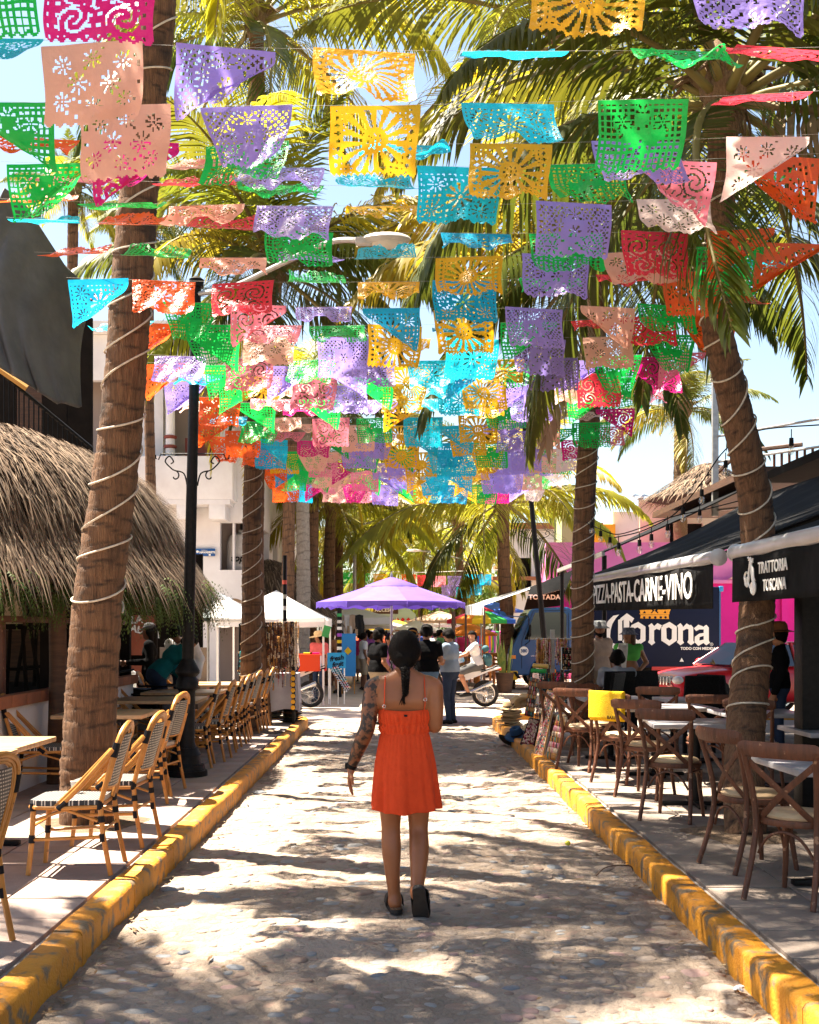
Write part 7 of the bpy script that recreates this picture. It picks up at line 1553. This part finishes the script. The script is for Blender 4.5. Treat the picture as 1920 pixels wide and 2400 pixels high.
def person(label, loc, rz, skin='warm', top=None, sleeve=.5, bottom=None, legs='long', J=None, hair='short', hat=None, hatm=None, h=.013, scale=1.0, group=None, shoes=None, fat=1.0, beard=False, bare_top=False, fine=False, hairm=None, crop=False):
    """local frame: faces +y, x to its right, z up"""
    P = dict(pelvis=(0, 0, .95), chest=(0, .0, 1.27), neck=(0, -.01, 1.46), head=(0, .02, 1.60), hd=(0, 1, 0), ls=(-.185, 0, 1.40), rs=(.185, 0, 1.40), le=(-.235, -.03, 1.13), re=(.235, -.03, 1.13), lw=(-.24, .06, .89), rw=(.24, .06, .89),
             lh=(-.095, 0, .92), rh=(.095, 0, .92), lk=(-.10, .02, .50), rk=(.10, .02, .50), la=(-.10, -.02, .085), ra=(.10, -.02, .085), lt=(-.12, .13, .03), rt=(.12, .13, .03), lp=None, rp=None)
    if J: P.update(J)
    P = {k: (Vector(v) if v is not None else None) for k, v in P.items()}
    root = thing('person', label, 'person', loc, rz, group); 
    if scale != 1: root.scale = (scale,) * 3
    mats = [SK[skin], top or SK[skin], bottom or SK[skin], shoes or m_black, m_hair]; A = []
    T = 0 if bare_top else 1; f = fat; ad = .012 if T else 0
    pv, ch, nk, hd = P['pelvis'], P['chest'], P['neck'], P['head']; lat = (P['rs'] - P['ls']).normalized(); lath = (P['rh'] - P['lh']).normalized()
    mid = pv.lerp(ch, .45)
    A += [(tuple(ch - lat * .085), tuple(ch + lat * .085), .105 * f + ad, .105 * f + ad, T), (tuple(ch - lat * .12 + (nk - ch) * .35), tuple(ch + lat * .12 + (nk - ch) * .35), .085 + ad, .085 + ad, T), (tuple(mid - lat * .06), tuple(mid + lat * .06), (.105 * f + ad) * (.85 if crop else 1), (.105 * f + ad) * (.85 if crop else 1), 0 if crop else T),
          (tuple(pv.lerp(ch, .16) - lath * .07), tuple(pv.lerp(ch, .16) + lath * .07), .115 * f + ad, .115 * f + ad, 0 if crop else T), (tuple(pv - lath * .07), tuple(pv + lath * .07), .118 * f, .118 * f, 2)]
    A += [(tuple(nk - (nk - ch) * .25), tuple(nk), .075 + ad * .3, .058, T, .03), (tuple(nk - (nk - ch) * .08), tuple(nk.lerp(hd, .6)), .054, .052, 0, .02)]
    for s in 'lr':
        sh, el, wr, kn = P[s + 's'], P[s + 'e'], P[s + 'w'], P[s + 'k']; hp, an, to = P[s + 'h'], P[s + 'a'], P[s + 't']
        A.append((tuple(ch.lerp(sh, .5) + (nk - ch) * .28), tuple(sh), .075 + ad * .6, .062 + ad, T))
        c = sh.lerp(el, min(1, sleeve * 1.0)) if sleeve > 0 else sh
        if sleeve > 0: A.append((tuple(sh), tuple(c), .058 + ad, .052 + ad, T))
        A.append((tuple(sh), tuple(el), .050, .042, 0, .02))
        if sleeve > 1: A.append((tuple(el), tuple(el.lerp(wr, sleeve - 1)), .048 + ad * .6, .040 + ad * .5, T))
        A.append((tuple(el), tuple(wr), .042, .028, 0, .02))
        d = (wr - el).normalized(); pal = P[s + 'p'] if P[s + 'p'] is not None else V3(0, 1, 0)
        hand(A, wr, d, pal if abs(pal.normalized().dot(d)) < .9 else V3(1, 0, 0), 0, 1 if s == 'l' else -1, .6)
        lg = .078 if legs != 'none' else .074
        A.append((tuple(hp), tuple(kn), .092 * (f * .5 + .5), .058, 2 if legs in ('long', 'short') else 0))
        A.append((tuple(kn), tuple(kn.lerp(an, .32)), .056, .056, 2 if legs == 'long' else 0)); A.append((tuple(kn.lerp(an, .32)), tuple(an + V3(0, 0, .02)), .056, .048 if legs == 'long' else .036, 2 if legs == 'long' else 0))
        if legs == 'short': A.append((tuple(hp), tuple(hp.lerp(kn, .92)), .10, .082, 2))
        A.append((tuple(an - V3(0, 0, .03)), tuple(to), .048, .036, 3, .02)); hl = an + (an - to) * V3(1, 1, 0) * .32; A.append((tuple(V3(hl.x, hl.y, an.z - .045)), tuple(to), .036, .034, 3, .02))
    # head with face
    fw = Vector(P['hd']).normalized(); sd = fw.cross(V3(0, 0, 1)).normalized(); up = sd.cross(fw).normalized()
    def hp_(a, b, c): return tuple(hd + sd * a + fw * b + up * c)
    A += [(hp_(0, -.02, .03), hp_(0, .015, .03), .088, .085, 0, .02), (hp_(0, .03, -.03), hp_(0, .045, -.075), .066, .045, 0, .03), (hp_(0, .092, .0), hp_(0, .108, -.025), .011, .015, 0, .012), (hp_(-.088, -.005, .005), hp_(-.088, -.01, -.03), .014, .012, 0, .008), (hp_(.088, -.005, .005), hp_(.088, -.01, -.03), .014, .012, 0, .008)]
    body = blob_obj('body', A, mats, root, h, .03)
    # hair
    Hm = hairm or m_hair; Hh = []
    if hair in ('short', 'cap', 'long', 'bun'):
        Hh += [(hp_(0, -.03, .045), hp_(0, .01, .055), .094, .088, 0), (hp_(-.05, -.02, .0), hp_(.05, -.02, .0), .066, .066, 0), (hp_(0, -.05, -.02), hp_(0, -.055, -.05), .068, .052, 0)]
    if hair == 'long': Hh += [(hp_(0, -.07, .0), hp_(0, -.09, -.25), .075, .05, 0), (hp_(-.07, -.04, .0), hp_(-.08, -.05, -.2), .05, .03, 0), (hp_(.07, -.04, .0), hp_(.08, -.05, -.2), .05, .03, 0)]
    if Hh: blob_obj('hair', Hh, [Hm], root, max(h, .012), .02)
    if beard: blob_obj('beard', [(hp_(-.05, .03, -.055), hp_(0, .075, -.085), .03, .032, 0), (hp_(.05, .03, -.055), hp_(0, .075, -.085), .03, .032, 0)], [Hm], root, .011, .02)
    b = MB()
    for a in (-.032, .032): b.ell(hp_(a, .083, .012), (.011, .008, .007), 8, 6)
    b.build('eyes', m_eye, root); b = MB(); b.ell(hp_(0, .092, -.052), (.022, .008, .008), 8, 6); b.build('mouth', m_lip, root)
    if hat:
        b = MB(); R0 = Matrix((sd, fw, up)).transposed().to_4x4(); b.T = Matrix.Translation(hd) @ R0
        if hat == 'cap': b.lathe([(.102, .045), (.104, .08), (.09, .125), (.05, .15), (.005, .155)], (0, -.008, 0), 20, cap=False); b.grid(lambda u, v: Vector(((v - .5) * .15, .085 + .085 * u * math.cos((v - .5) * 2.2), .055 - .02 * u)), 5, 8)
        if hat == 'bcap': b.lathe([(.102, .045), (.104, .08), (.09, .125), (.05, .15), (.005, .155)], (0, -.008, 0), 20, cap=False); b.grid(lambda u, v: Vector(((v - .5) * .15, -.1 - .08 * u * math.cos((v - .5) * 2.2), .05 - .025 * u)), 5, 8)
        if hat == 'bucket': b.lathe([(.17, .03), (.115, .065), (.108, .13), (.09, .15), (.005, .155)], (0, -.005, 0), 22, cap=False)
        if hat == 'straw': b.lathe([(.24, .045), (.18, .05), (.112, .065), (.105, .13), (.075, .17), (.005, .175)], (0, -.005, 0), 24, cap=False)
        o_ = b.build('hat', hatm, root, angle=60); o_.modifiers.new('t', 'SOLIDIFY').thickness = .005
    return root
EXTRA = {}
# --- the woman in the orange dress, seen from behind, walking away
WX, WY = .035, 6.9
root = thing('person', 'woman in a short orange dress walking away up the middle of the street', 'person', (WX, WY, 0))
skin = SK['tan']; m_tat = mk('tattooed_skin', (.19, .068, .028), (.022, .012, .008), 26, .45, lo=.44, hi=.56, detail=2)
m_san = mk('black_clog', (.018, .015, .014), (.03, .026, .024), 20, .7); m_cork = mk('clog_footbed', (.16, .085, .045), rough=.8)
A = []
def C(a, b, r1, r2, m=0, k=.03): A.append((a, b, r1, r2, m, k))
# torso (back), shoulders, neck
C((-.058, .0, 1.165), (.058, .0, 1.165), .076, .076); C((-.09, -.005, 1.27), (.09, -.005, 1.27), .085, .085); C((-.115, -.008, 1.335), (.115, -.008, 1.335), .066, .066); C((-.05, -.01, 1.375), (.05, -.01, 1.375), .06, .06)
C((-.045, 0, 1.04), (.045, 0, 1.04), .072, .072); C((-.06, 0, .90), (.06, 0, .90), .088, .088)
C((0, -.008, 1.38), (0, .012, 1.49), .056, .051, 0, .04); C((-.045, -.01, 1.41), (-.14, -.005, 1.365), .034, .042, 0, .04); C((.045, -.01, 1.41), (.14, -.005, 1.365), .034, .042, 0, .04)
# head
C((0, .02, 1.575), (0, .05, 1.58), .082, .08, 0, .02); C((0, .07, 1.535), (0, .085, 1.49), .06, .042, 0, .03); C((-.083, .03, 1.55), (-.085, .025, 1.515), .013, .011, 0, .008); C((.083, .03, 1.55), (.085, .025, 1.515), .013, .011, 0, .008); C((0, .125, 1.55), (0, .14, 1.53), .011, .014, 0, .01)
# left arm hanging away from the body (tattooed), right arm folded forward
ls, le, lw = (-.186, .0, 1.345), (-.222, -.035, 1.11), (-.318, .045, .872)
C((-.165, 0, 1.352), ls, .055, .052, 1, .03); limb(A, [ls, (-.206, -.018, 1.23), le, (-.258, -.01, 1.02), lw], [.050, .046, .039, .041, .026], 1)
C(lw, (-.322, .05, .852), .025, .025, 0, .01); hand(A, (-.322, .05, .855), (-.10, .05, -1), (0, 1, .05), 0, 1, .45)
rs, re_, rw = (.172, .0, 1.345), (.178, .0, 1.115), (.10, .24, 1.14)
C((.15, 0, 1.352), rs, .054, .052, 0, .03); limb(A, [rs, (.180, -.012, 1.23), re_], [.050, .047, .041], 0); C(re_, rw, .042, .028, 0, .015); hand(A, rw, (-.8, .4, .35), (.3, .9, 0), 0, -1, 1.0)
# legs: left planted, right pushing off behind
lk, la = (-.082, .03, .475), (-.060, .0, .10); rk, ra = (.082, .035, .47), (.070, -.20, .185)
limb(A, [(-.080, .0, .88), (-.084, .02, .68), (-.083, .03, .50), (-.080, .005, .38), (-.073, -.008, .24), (-.062, .0, .11), (-.058, -.012, .06)], [.084, .069, .051, .052, .040, .031, .034], 0)
C((-.058, -.02, .05), (-.07, .14, .04), .032, .026, 0, .02)
limb(A, [(.080, .0, .88), (.083, .025, .68), (.083, .035, .495), (.086, -.035, .38), (.080, -.115, .265), (.071, -.19, .185), (.072, -.228, .165)], [.084, .069, .052, .053, .041, .032, .034], 0)
C((.075, -.22, .15), (.088, -.14, .055), .034, .028, 0, .02)
body = blob_obj('body', A, [skin, m_tat], root, .0075, .03)
# hair pulled into a low ponytail, sunglasses on the head, strands braided down the back
Hh = [((0, .018, 1.604), (0, .045, 1.606), .087, .084, 0, .02), ((-.038, .004, 1.565), (.038, .004, 1.565), .063, .063, 0, .02), ((-.02, -.02, 1.52), (.02, -.02, 1.52), .058, .058, 0, .02), ((0, -.045, 1.475), (0, -.052, 1.46), .034, .030, 0, .02)]
Hh.append(((0, -.05, 1.47), (.002, -.078, 1.452), .026, .024, 0, .012))
blob_obj('hair', Hh, [m_hair], root, .0075, .015)
b = MB()                     # combed-back strands and a three-strand braid
for k in range(150):
    f = hsh(k, 11); az_ = -2.75 + 5.5 * (k + f) / 150; st0 = Vector((.09 * math.sin(az_), .035 + .085 * math.cos(az_) * (1 if abs(az_) < 1.6 else .7), 1.655 - .085 * abs(az_) / 2.75 * 1.2)); en = Vector((.012 * math.sin(az_ * 3), -.062, 1.463)); P = []
    for q in range(9):
        t = q / 8; p = st0.lerp(en, t); c0 = Vector((0, .02, 1.585)).lerp(Vector((0, -.035, 1.475)), t ** 1.5); d0 = p - c0; rr_ = .0905 * (1 - t) + .030 * t + .014 * math.sin(PI * t); P.append(c0 + d0.normalized() * (rr_ + .0018 * f))
    b.tube(P, [.0022, .0026, .0028, .0028, .0028, .0026, .0024, .002, .0015], 4)
q_ = b.build('hair_strands', m_hair, root); q_['kind'] = 'stuff'
for k in range(3):
    b = MB(); P = []; rr_ = []
    for q in range(40):
        t = q / 39; an = 2 * PI * (t * 3.2 + k / 3); w_ = 1 - .45 * t; P.append((.004 + .016 * w_ * math.sin(an) - .012 * max(0, t - .85) / .15, -.078 - .026 * min(1, t * 3) + .008 * math.sin(2 * an), 1.455 - .165 * t)); rr_.append((.0145 - .004 * t) * (1 if t < .85 else 1 - .8 * (t - .85) / .15))
    b.tube(P, rr_, 7); b.build('braid_strand', m_hair, root)
b = MB()
for k in range(22): a_ = hsh(k, 21); b.tube([(-.006 + .012 * (a_ - .5), -.103, 1.30), (-.012 + .03 * (a_ - .5), -.106, 1.275 - .02 * hsh(k, 4)), (-.014 + .05 * (a_ - .5), -.106, 1.262 - .02 * hsh(k, 5))], [.002, .0016, .0006], 4)
q_ = b.build('braid_tail', m_hair, root); q_['kind'] = 'stuff'
b = MB(); b.tube([(.03 * math.cos(t * .5), -.062 + .03 * math.sin(t * .5), 1.462) for t in range(14)], .006, 5); b.build('hair_tie', m_wrap, root)
b = MB()
for k in range(26):        # loose wisps round the ears and ponytail
    a = hsh(k, 3); x = (-1 if k % 2 else 1) * (.06 + .03 * hsh(k, 5)); b.tube([(x * .8, .0, 1.56 - .05 * a), (x * 1.05, -.02, 1.51 - .06 * a), (x * (.7 + .5 * hsh(k)), -.03, 1.46 - .07 * a)], .0012, 3)
b.build('loose_hair', m_hair, root)
b = MB()
for s in (-1, 1):
    b.tube([(s * .045 + .03 * math.cos(t * PI / 8), .10 + .0 * t, 1.668 + .018 * math.sin(t * PI / 8)) for t in range(17)], .004, 5); b.tube([(s * .075, .10, 1.67), (s * .088, .06, 1.655), (s * .09, .0, 1.62)], .003, 4)
b.tube([(-.016, .1, 1.67), (.016, .1, 1.67)], .003, 4); sg_ = b.build('sunglasses', mk('tortoise', (.25, .10, .02), rough=.2), root)
# necklace, straps, dress
b = MB(); b.tube([(.062 * math.cos(t * 2 * PI / 20), .002 + .062 * math.sin(t * 2 * PI / 20), 1.418 + .012 * math.sin(t * 2 * PI / 20)) for t in range(21)], .0018, 4); b.build('necklace', mk('silver', (.75, .72, .7), rough=.25, metal=1), root)
m_dress = mk('orange_dress', (.78, .070, .012), (.70, .058, .010), 9, .88, bump=.35, bscale=34, trans=.10)
rings = [(1.212, .150, .092, 0), (1.205, .156, .098, 0), (1.17, .155, .100, 1), (1.135, .150, .098, 1), (1.125, .141, .091, 0), (1.115, .150, .098, 1), (1.085, .146, .096, 1), (1.072, .136, .088, 0), (1.062, .145, .096, 2), (1.02, .152, .104, 2), (.96, .163, .118, 2), (.90, .176, .132, 2), (.82, .184, .140, 2), (.74, .190, .147, 2), (.68, .195, .152, 2), (.635, .198, .156, 2), (.618, .199, .157, 2)]
b = MB(); n = 160; vs = []
for i, (z, rx, ry, kind) in enumerate(rings):
    for j in range(n):
        a = 2 * PI * j / n; w = 0
        if kind == 1: w = .0065 * math.sin(a * 30 + 1.5 * math.sin(a * 5 + z * 20)) + .004 * math.sin(a * 19 + z * 60)
        if kind == 2:
            f = (1.062 - z) / .444; w = .0035 * (1 - f) ** 2 * math.sin(a * 36 + 2 * math.sin(a * 3)) + f ** .8 * ((.013) * math.sin(a * 7 + 1.2 + .6 * math.sin(a * 2)) + .006 * math.sin(a * 12 + .5 + z * 3) + .0035 * math.sin(a * 21 + z * 6) + .012 * (vnoise(a * 6, z * 14, 3) - .5) + .007 * (vnoise(a * 15, z * 30, 4) - .5))
        x = (rx + w) * math.cos(a); y = (ry + w) * math.sin(a) - .004
        zz = z + (.010 * math.sin(a * 2 + 1.9) + .004 * math.sin(a * 9) if i > 13 else 0)
        if i < 2: zz += .010 * math.cos(a) ** 2 - .004
        sway = max(0, (1.0 - z)) * .02; vs.append((x + sway * .6, y - sway, zz))
b.add(vs, [(i * n + j, i * n + (j + 1) % n, (i + 1) * n + (j + 1) % n, (i + 1) * n + j) for i in range(len(rings) - 1) for j in range(n)])
dr = b.build('dress', m_dress, root, angle=None); sb = dr.modifiers.new('s', 'SUBSURF'); sb.levels = 1; sb.render_levels = 1; dr.modifiers.new('t', 'SOLIDIFY').thickness = .004
for s, x0, x1 in ((-1, -.125, -.118), (1, .112, .118)):
    b = MB(); b.tube(bez([(x0 * 1.02, -.088, 1.205), (x1 * 1.02, -.098, 1.27), (x1, -.085, 1.35), (x1 * .98, -.045, 1.405), (x1 * .95, .0, 1.418), (x1, .05, 1.39), (x1, .085, 1.3), (x1, .09, 1.21)], 6), .006, 6, flat=.45); st_ = b.build('strap', m_dress, dr)
    c = MB(); c.tube([(x1 * 1.03 + .009 * math.cos(t * PI / 5), -.104, 1.238 + (.04 if s > 0 else 0) + .009 * math.sin(t * PI / 5)) for t in range(11)], .002, 4); c.build('strap_ring', m_rim, st_)
b = MB(); b.box((.0, -.108, 1.183), (.03, .003, .012), bev=.001); b.build('dress_tag', m_wrap, dr)
# watch, bracelet
d = (Vector(lw) - Vector(le)).normalized()
b = MB(); c = Vector(lw) + d * .002; b.lathe([(.031, -.014), (.033, -.010), (.033, .010), (.031, .014)], c, 18, cap=False, axis=d); b.box(c + Vector((-.034, .0, .0)), (.014, .038, .036), bev=.004); b.build('wrist_watch', m_black, root)
b = MB(); c = Vector(le).lerp(Vector(lw), .72); b.lathe([(.0375, -.003), (.0385, 0), (.0375, .003)], c, 20, cap=False, axis=d); b.build('bangle', m_rim, root)
# clogs
def clog(M):
    out = [(-.036, -.125), (-.022, -.142), (.0, -.147), (.022, -.142), (.036, -.125), (.038, -.05), (.046, .04), (.048, .09), (.035, .125), (.005, .138), (-.028, .125), (-.046, .09), (-.045, .03), (-.036, -.05)]
    b = MB(); b.prism(out, M, .026); s_ = b.build('clog_sole', m_san, root)
    b = MB(); b.prism([(x * .93, y * .96) for x, y in out], M @ Matrix.Translation((0, 0, .026)), .008); b.build('footbed', m_cork, s_)
    b = MB(); b.T = M
    def up_(u, v):
        y = .132 - .165 * u; a = PI * v; w = .049 * (1 - .35 * max(0, .2 - u) / .2); hgt = .055 + .035 * u; return Vector((w * math.cos(a), y + .0, .024 + hgt * math.sin(a) ** .7))
    b.grid(up_, 8, 14); b.grid(lambda u, v: Vector((.049 * math.cos(PI * v), .132 + .004 * u, .024 + .055 * math.sin(PI * v) ** .7 * (1 - u))), 2, 14); c_ = b.build('clog_upper', m_san, s_); c_.modifiers.new('t', 'SOLIDIFY').thickness = .005
    b = MB(); b.T = M; b.tube([(.05, .02, .04), (.035, .01, .095), (0, .01, .108), (-.035, .01, .095), (-.05, .02, .04)], .009, 6, flat=.35); b.box((.05, .02, .055), (.008, .02, .022), bev=.002); b.build('clog_strap', m_san, s_)
clog(Matrix.Translation((-.062, .06, .004)) @ Matrix.Rotation(R(6), 4, 'Z'))
clog(Matrix.Translation((.086, -.244, .094)) @ Matrix.Rotation(R(-8), 4, 'Z') @ Matrix.Rotation(R(-56), 4, 'X'))

# --- people at the crossing and around
def at(px, Y): return (W(px, 1480, Y).x, Y, 0)
blk = cloth_m((.006, .006, .007), 'black'); den = cloth_m((.10, .17, .27), 'denim'); dden = cloth_m((.03, .045, .085), 'dark_denim'); wht = cloth_m((.72, .71, .70), 'white'); gry = cloth_m((.24, .30, .38), 'blue_grey'); kha = cloth_m((.42, .34, .24), 'khaki'); teal = cloth_m((.01, .13, .15), 'teal'); coral = cloth_m((.65, .12, .12), 'coral'); chk = cloth_m((.16, .15, .14), 'check_grey')
m_sneak = mk('white_sneaker', (.6, .58, .55), rough=.6); m_strawh = m_felt[4]
DOWN = dict(hd=(0, .85, -.5))
person('man in black T-shirt and blue jeans seen from behind, right of the woman', at(1000, 20.0), R(-8), 'warm', blk, .55, den, J=dict(rw=(.18, .22, 1.12), re=(.25, .0, 1.14), **DOWN), hat='bcap', hatm=blk, shoes=m_sneak, fat=1.16, h=.012, scale=1.03)
person('man in grey-blue T-shirt and dark jeans with his arms folded forward', at(1055, 20.9), R(62), 'warm', gry, .6, dden, J=dict(lw=(.0, .26, 1.12), le=(-.22, .06, 1.12), rw=(.02, .27, 1.1), re=(.22, .08, 1.1), lp=(0, 0, 1), rp=(0, 0, 1), hd=(0, .8, -.6)), fat=1.2, h=.012, shoes=m_black)
person('bearded man in black T-shirt and black cap, left of the woman', at(886, 20.8), R(-55), 'warm', blk, .55, kha, J=dict(rw=(.18, .2, .92), hd=(0, .95, -.25)), hat='cap', hatm=blk, beard=True, fat=1.1, h=.012)
person('man in black cap facing the camera behind the woman, head bowed', at(968, 22.2), R(160), 'warm', blk, .55, dden, J=dict(hd=(-.2, .8, -.45)), hat='cap', hatm=blk, fat=1.1, h=.015)
person('woman in pink top mostly hidden behind the black-capped man', at(915, 22.6), R(170), 'warm', cloth_m((.6, .25, .4), 'pink'), .5, dden, J=dict(**DOWN), hair='long', h=.017, scale=.95)
person('person in a red cap hidden behind the woman\'s head', at(952, 21.6), R(120), 'warm', blk, .5, dden, J=dict(**DOWN), hat='cap', hatm=cloth_m((.35, .02, .03), 'dark_red'), h=.017, scale=.97)
# rider on the white motorcycle
mx = W(1105, 1600, 25.6).x - .35
person('man in white T-shirt and sunglasses sitting on the white motorcycle', (mx + .48, 25.52, 0), R(90), 'warm', wht, .6, cloth_m((.10, .10, .10), 'charcoal'), legs='short', J=dict(pelvis=(0, 0, .93), chest=(0, .06, 1.24), neck=(0, .08, 1.42), head=(0, .12, 1.56), hd=(-.95, .3, 0), ls=(-.19, .06, 1.37), rs=(.19, .06, 1.37), le=(-.27, .26, 1.18), re=(.27, .26, 1.18), lw=(-.28, .50, 1.10), rw=(.28, .50, 1.10), lh=(-.1, .04, .92), rh=(.1, .04, .92), lk=(-.22, .40, .78), rk=(.22, .40, .78), la=(-.21, .22, .34), ra=(.21, .22, .34), lt=(-.22, .38, .28), rt=(.22, .38, .28), lp=(0, 0, 1), rp=(0, 0, 1)), h=.012, fat=1.05, shoes=m_black)
o_ = blob_obj('backpack', [((mx + .66, 25.44, 1.30), (mx + .66, 25.60, 1.30), .075, .075, 0), ((mx + .70, 25.43, 1.10), (mx + .70, 25.61, 1.10), .10, .10, 0), ((mx + .72, 25.46, .99), (mx + .72, 25.58, .99), .085, .085, 0), ((mx + .58, 25.40, 1.38), (mx + .44, 25.36, 1.36), .014, .014, 0)], [mk('backpack_teal', (.03, .10, .12), rough=.8)], None, .014, .03); tag(o_, 'teal backpack worn by the motorcyclist', 'backpack')
b = MB(); b.box((mx + .02, 25.52, 1.08), (.30, .34, .24), rot=(0, R(-18), 0), bev=.05); o_ = b.build('shopping_bag', mk('bag_blue', (.03, .28, .55), (.6, .6, .62), 5, .6)); tag(o_, 'blue and white bag on the motorcycle in front of its rider', 'bag')
# left of the lane
person('woman in straw hat and coral top with backpack beside the tent', at(748, 27.6), R(150), 'warm', coral, .55, dden, J=dict(hd=(.5, .8, -.2)), hair='long', hat='straw', hatm=m_strawh, h=.015, scale=.96)
person('shirtless man in turquoise shorts looking down beside the blue poster', at(797, 31.5), R(165), 'warm', None, 0, cloth_m((.02, .30, .38), 'turquoise'), legs='short', J=dict(lw=(-.05, .25, 1.1), re=(.27, -.02, 1.13), **DOWN), bare_top=True, h=.015, fat=1.08)
person('dark-haired man in white seen beyond the sticker pole', at(688, 24.0), R(100), 'warm', wht, .55, dden, h=.017, J=dict(hd=(0, 1, -.1)))
person('person in black with cap beside the quad bike', at(352, 17.4)[:2] + (SW,), R(95), 'deep', blk, 1.9, blk, J=dict(lw=(-.2, .34, 1.12), rw=(.2, .34, 1.12), lp=(0, 0, 1), rp=(0, 0, 1)), hat='cap', hatm=cloth_m((.07, .07, .075), 'grey_cap'), hair='long', h=.014, scale=.95)
BEND = dict(pelvis=(0, -.12, .93), chest=(0, .12, 1.18), neck=(0, .25, 1.30), head=(0, .36, 1.38), hd=(0, .6, -.8), ls=(-.19, .2, 1.27), rs=(.19, .2, 1.27), le=(-.25, .22, 1.0), re=(.25, .22, 1.0), lw=(-.2, .36, .82), rw=(.2, .36, .82), lh=(-.095, -.12, .9), rh=(.095, -.12, .9))
person('person in teal shirt bending over behind the bistro tables', at(385, 16.0)[:2] + (SW,), R(-60), 'deep', teal, 1.8, dden, J=BEND, h=.014)
person('person in white long-sleeved shirt leaning down behind the lamp post', at(434, 16.6)[:2] + (SW,), R(160), 'deep', wht, 1.9, dden, J=dict(chest=(0, .06, 1.24), neck=(0, .15, 1.40), head=(0, .24, 1.49), hd=(0, .6, -.8), ls=(-.19, .1, 1.35), rs=(.19, .1, 1.35), lw=(-.26, .1, .85), rw=(.26, .1, .85)), h=.014, fat=1.15)
person('man in navy top behind the parasol at the grey board', at(412, 20.5), R(80), 'warm', cloth_m((.012, .03, .06), 'navy'), .6, dden, J=dict(re=(.3, .1, 1.3), rw=(.25, .35, 1.3)), h=.018)
# right of the street
ph = cloth_m((.58, .42, .33), 'print_shirt')
person('bearded man in patterned shirt and pale bucket hat in front of the beer truck', at(1404, 18.0)[:2] + (SW,), R(-150), 'warm', ph, .65, kha, J=dict(rw=(.25, .1, .9), hd=(.55, .85, 0)), hat='bucket', hatm=mk('bucket_pale', (.55, .56, .55), (.2, .22, .25), 30, .9), beard=True, h=.0115, scale=.97, legs='short', fat=1.06)
person('woman in green sports top and dark bucket hat in front of the beer truck', at(1473, 18.4)[:2] + (SW,), R(172), 'warm', cloth_m((.12, .50, .10), 'lime_green'), 0, blk, crop=True, J=dict(lw=(-.17, .1, .98), le=(-.31, -.03, 1.14), hd=(.6, .8, 0)), hair='long', hairm=mk('brown_hair', (.09, .04, .02), rough=.5), hat='bucket', hatm=mk('bucket_dark', (.05, .06, .10), (.2, .2, .24), 30, .9), h=.0115, scale=.91)
b = MB(); p = Vector(at(1455, 18.25)[:2] + (SW,)); b.grid(lambda u, v: p + Vector((-.05 + .14 * u, .02 - .14 * math.sin(PI * min(1, v * 1.6)) * (1 if v < .6 else .9), 1.24 + .10 * math.sin(PI * min(v * 1.6, 1)) - .62 * max(0, v - .25))), 6, 20); o_ = b.build('towel', m_canv, angle=None); tag(o_, 'white towel over the shoulder of the woman in green', 'towel'); o_.modifiers.new('t', 'SOLIDIFY').thickness = .01
SIT = dict(pelvis=(0, 0, .50), chest=(0, .03, .82), neck=(0, .06, 1.0), head=(0, .10, 1.14), ls=(-.19, .03, .95), rs=(.19, .03, .95), le=(-.26, .15, .72), re=(.26, .15, .72), lw=(-.16, .38, .74), rw=(.16, .38, .74), lh=(-.1, .05, .5), rh=(.1, .05, .5), lk=(-.12, .45, .5), rk=(.12, .45, .5), la=(-.12, .45, .085), ra=(.12, .45, .085), lt=(-.13, .6, .03), rt=(.13, .6, .03), lp=(0, 0, 1), rp=(0, 0, 1))
person('seated man in pale grey shirt seen from behind under the pizza awning', (W(1445, 1500, 16.3).x, 16.25, SW), R(-15), 'deep', cloth_m((.34, .35, .38), 'pale_grey'), .6, dden, J=SIT, h=.012, fat=1.12)
person('person in brown hat and dark jacket beyond the right palm', at(1828, 13.2)[:2] + (SW,), R(70), 'warm', blk, 1.9, dden, hat='straw', hatm=m_felt[0], h=.015, scale=.93)
person('man in black tank top sitting by the market behind the blue cab', at(1195, 36.5), R(170), 'warm', blk, .1, dden, h=.018, scale=1.0, fat=1.1)
# passers-by deep in the market lane
PC = [cloth_m((.6, .05, .2), 'm_pink'), cloth_m((.05, .1, .35), 'm_blue'), cloth_m((.6, .5, .1), 'm_yellow'), cloth_m((.5, .1, .05), 'm_orange'), wht, blk, cloth_m((.1, .35, .15), 'm_green'), cloth_m((.3, .1, .35), 'm_violet')]
PN = ['pink', 'blue', 'yellow', 'orange', 'white', 'black', 'green', 'violet']
for k, (px, Y) in enumerate([(845, 38), (862, 43), (873, 50), (840, 47), (1020, 42), (1034, 48), (1048, 40), (1075, 44), (1062, 55), (995, 54), (1150, 42), (905, 46), (852, 33), (1052, 33.5), (1030, 36), (868, 35.5), (1090, 39), (983, 44)]):
    person('distant passer-by in %s deep in the market lane, %s from left' % (PN[k % 8], ORD[sorted([845, 862, 873, 840, 1020, 1034, 1048, 1075, 1062, 995, 1150, 905, 852, 1052, 1030, 868, 1090, 983]).index(px) + 1]), at(px, Y), hsh(k, 2) * 6.2, 'warm' if k % 3 else 'deep', PC[k % 8], .5, dden if k % 2 else kha, 'long' if k % 2 else 'short', h=.028, group='passers-by in the market lane', scale=.94 + .08 * hsh(k))
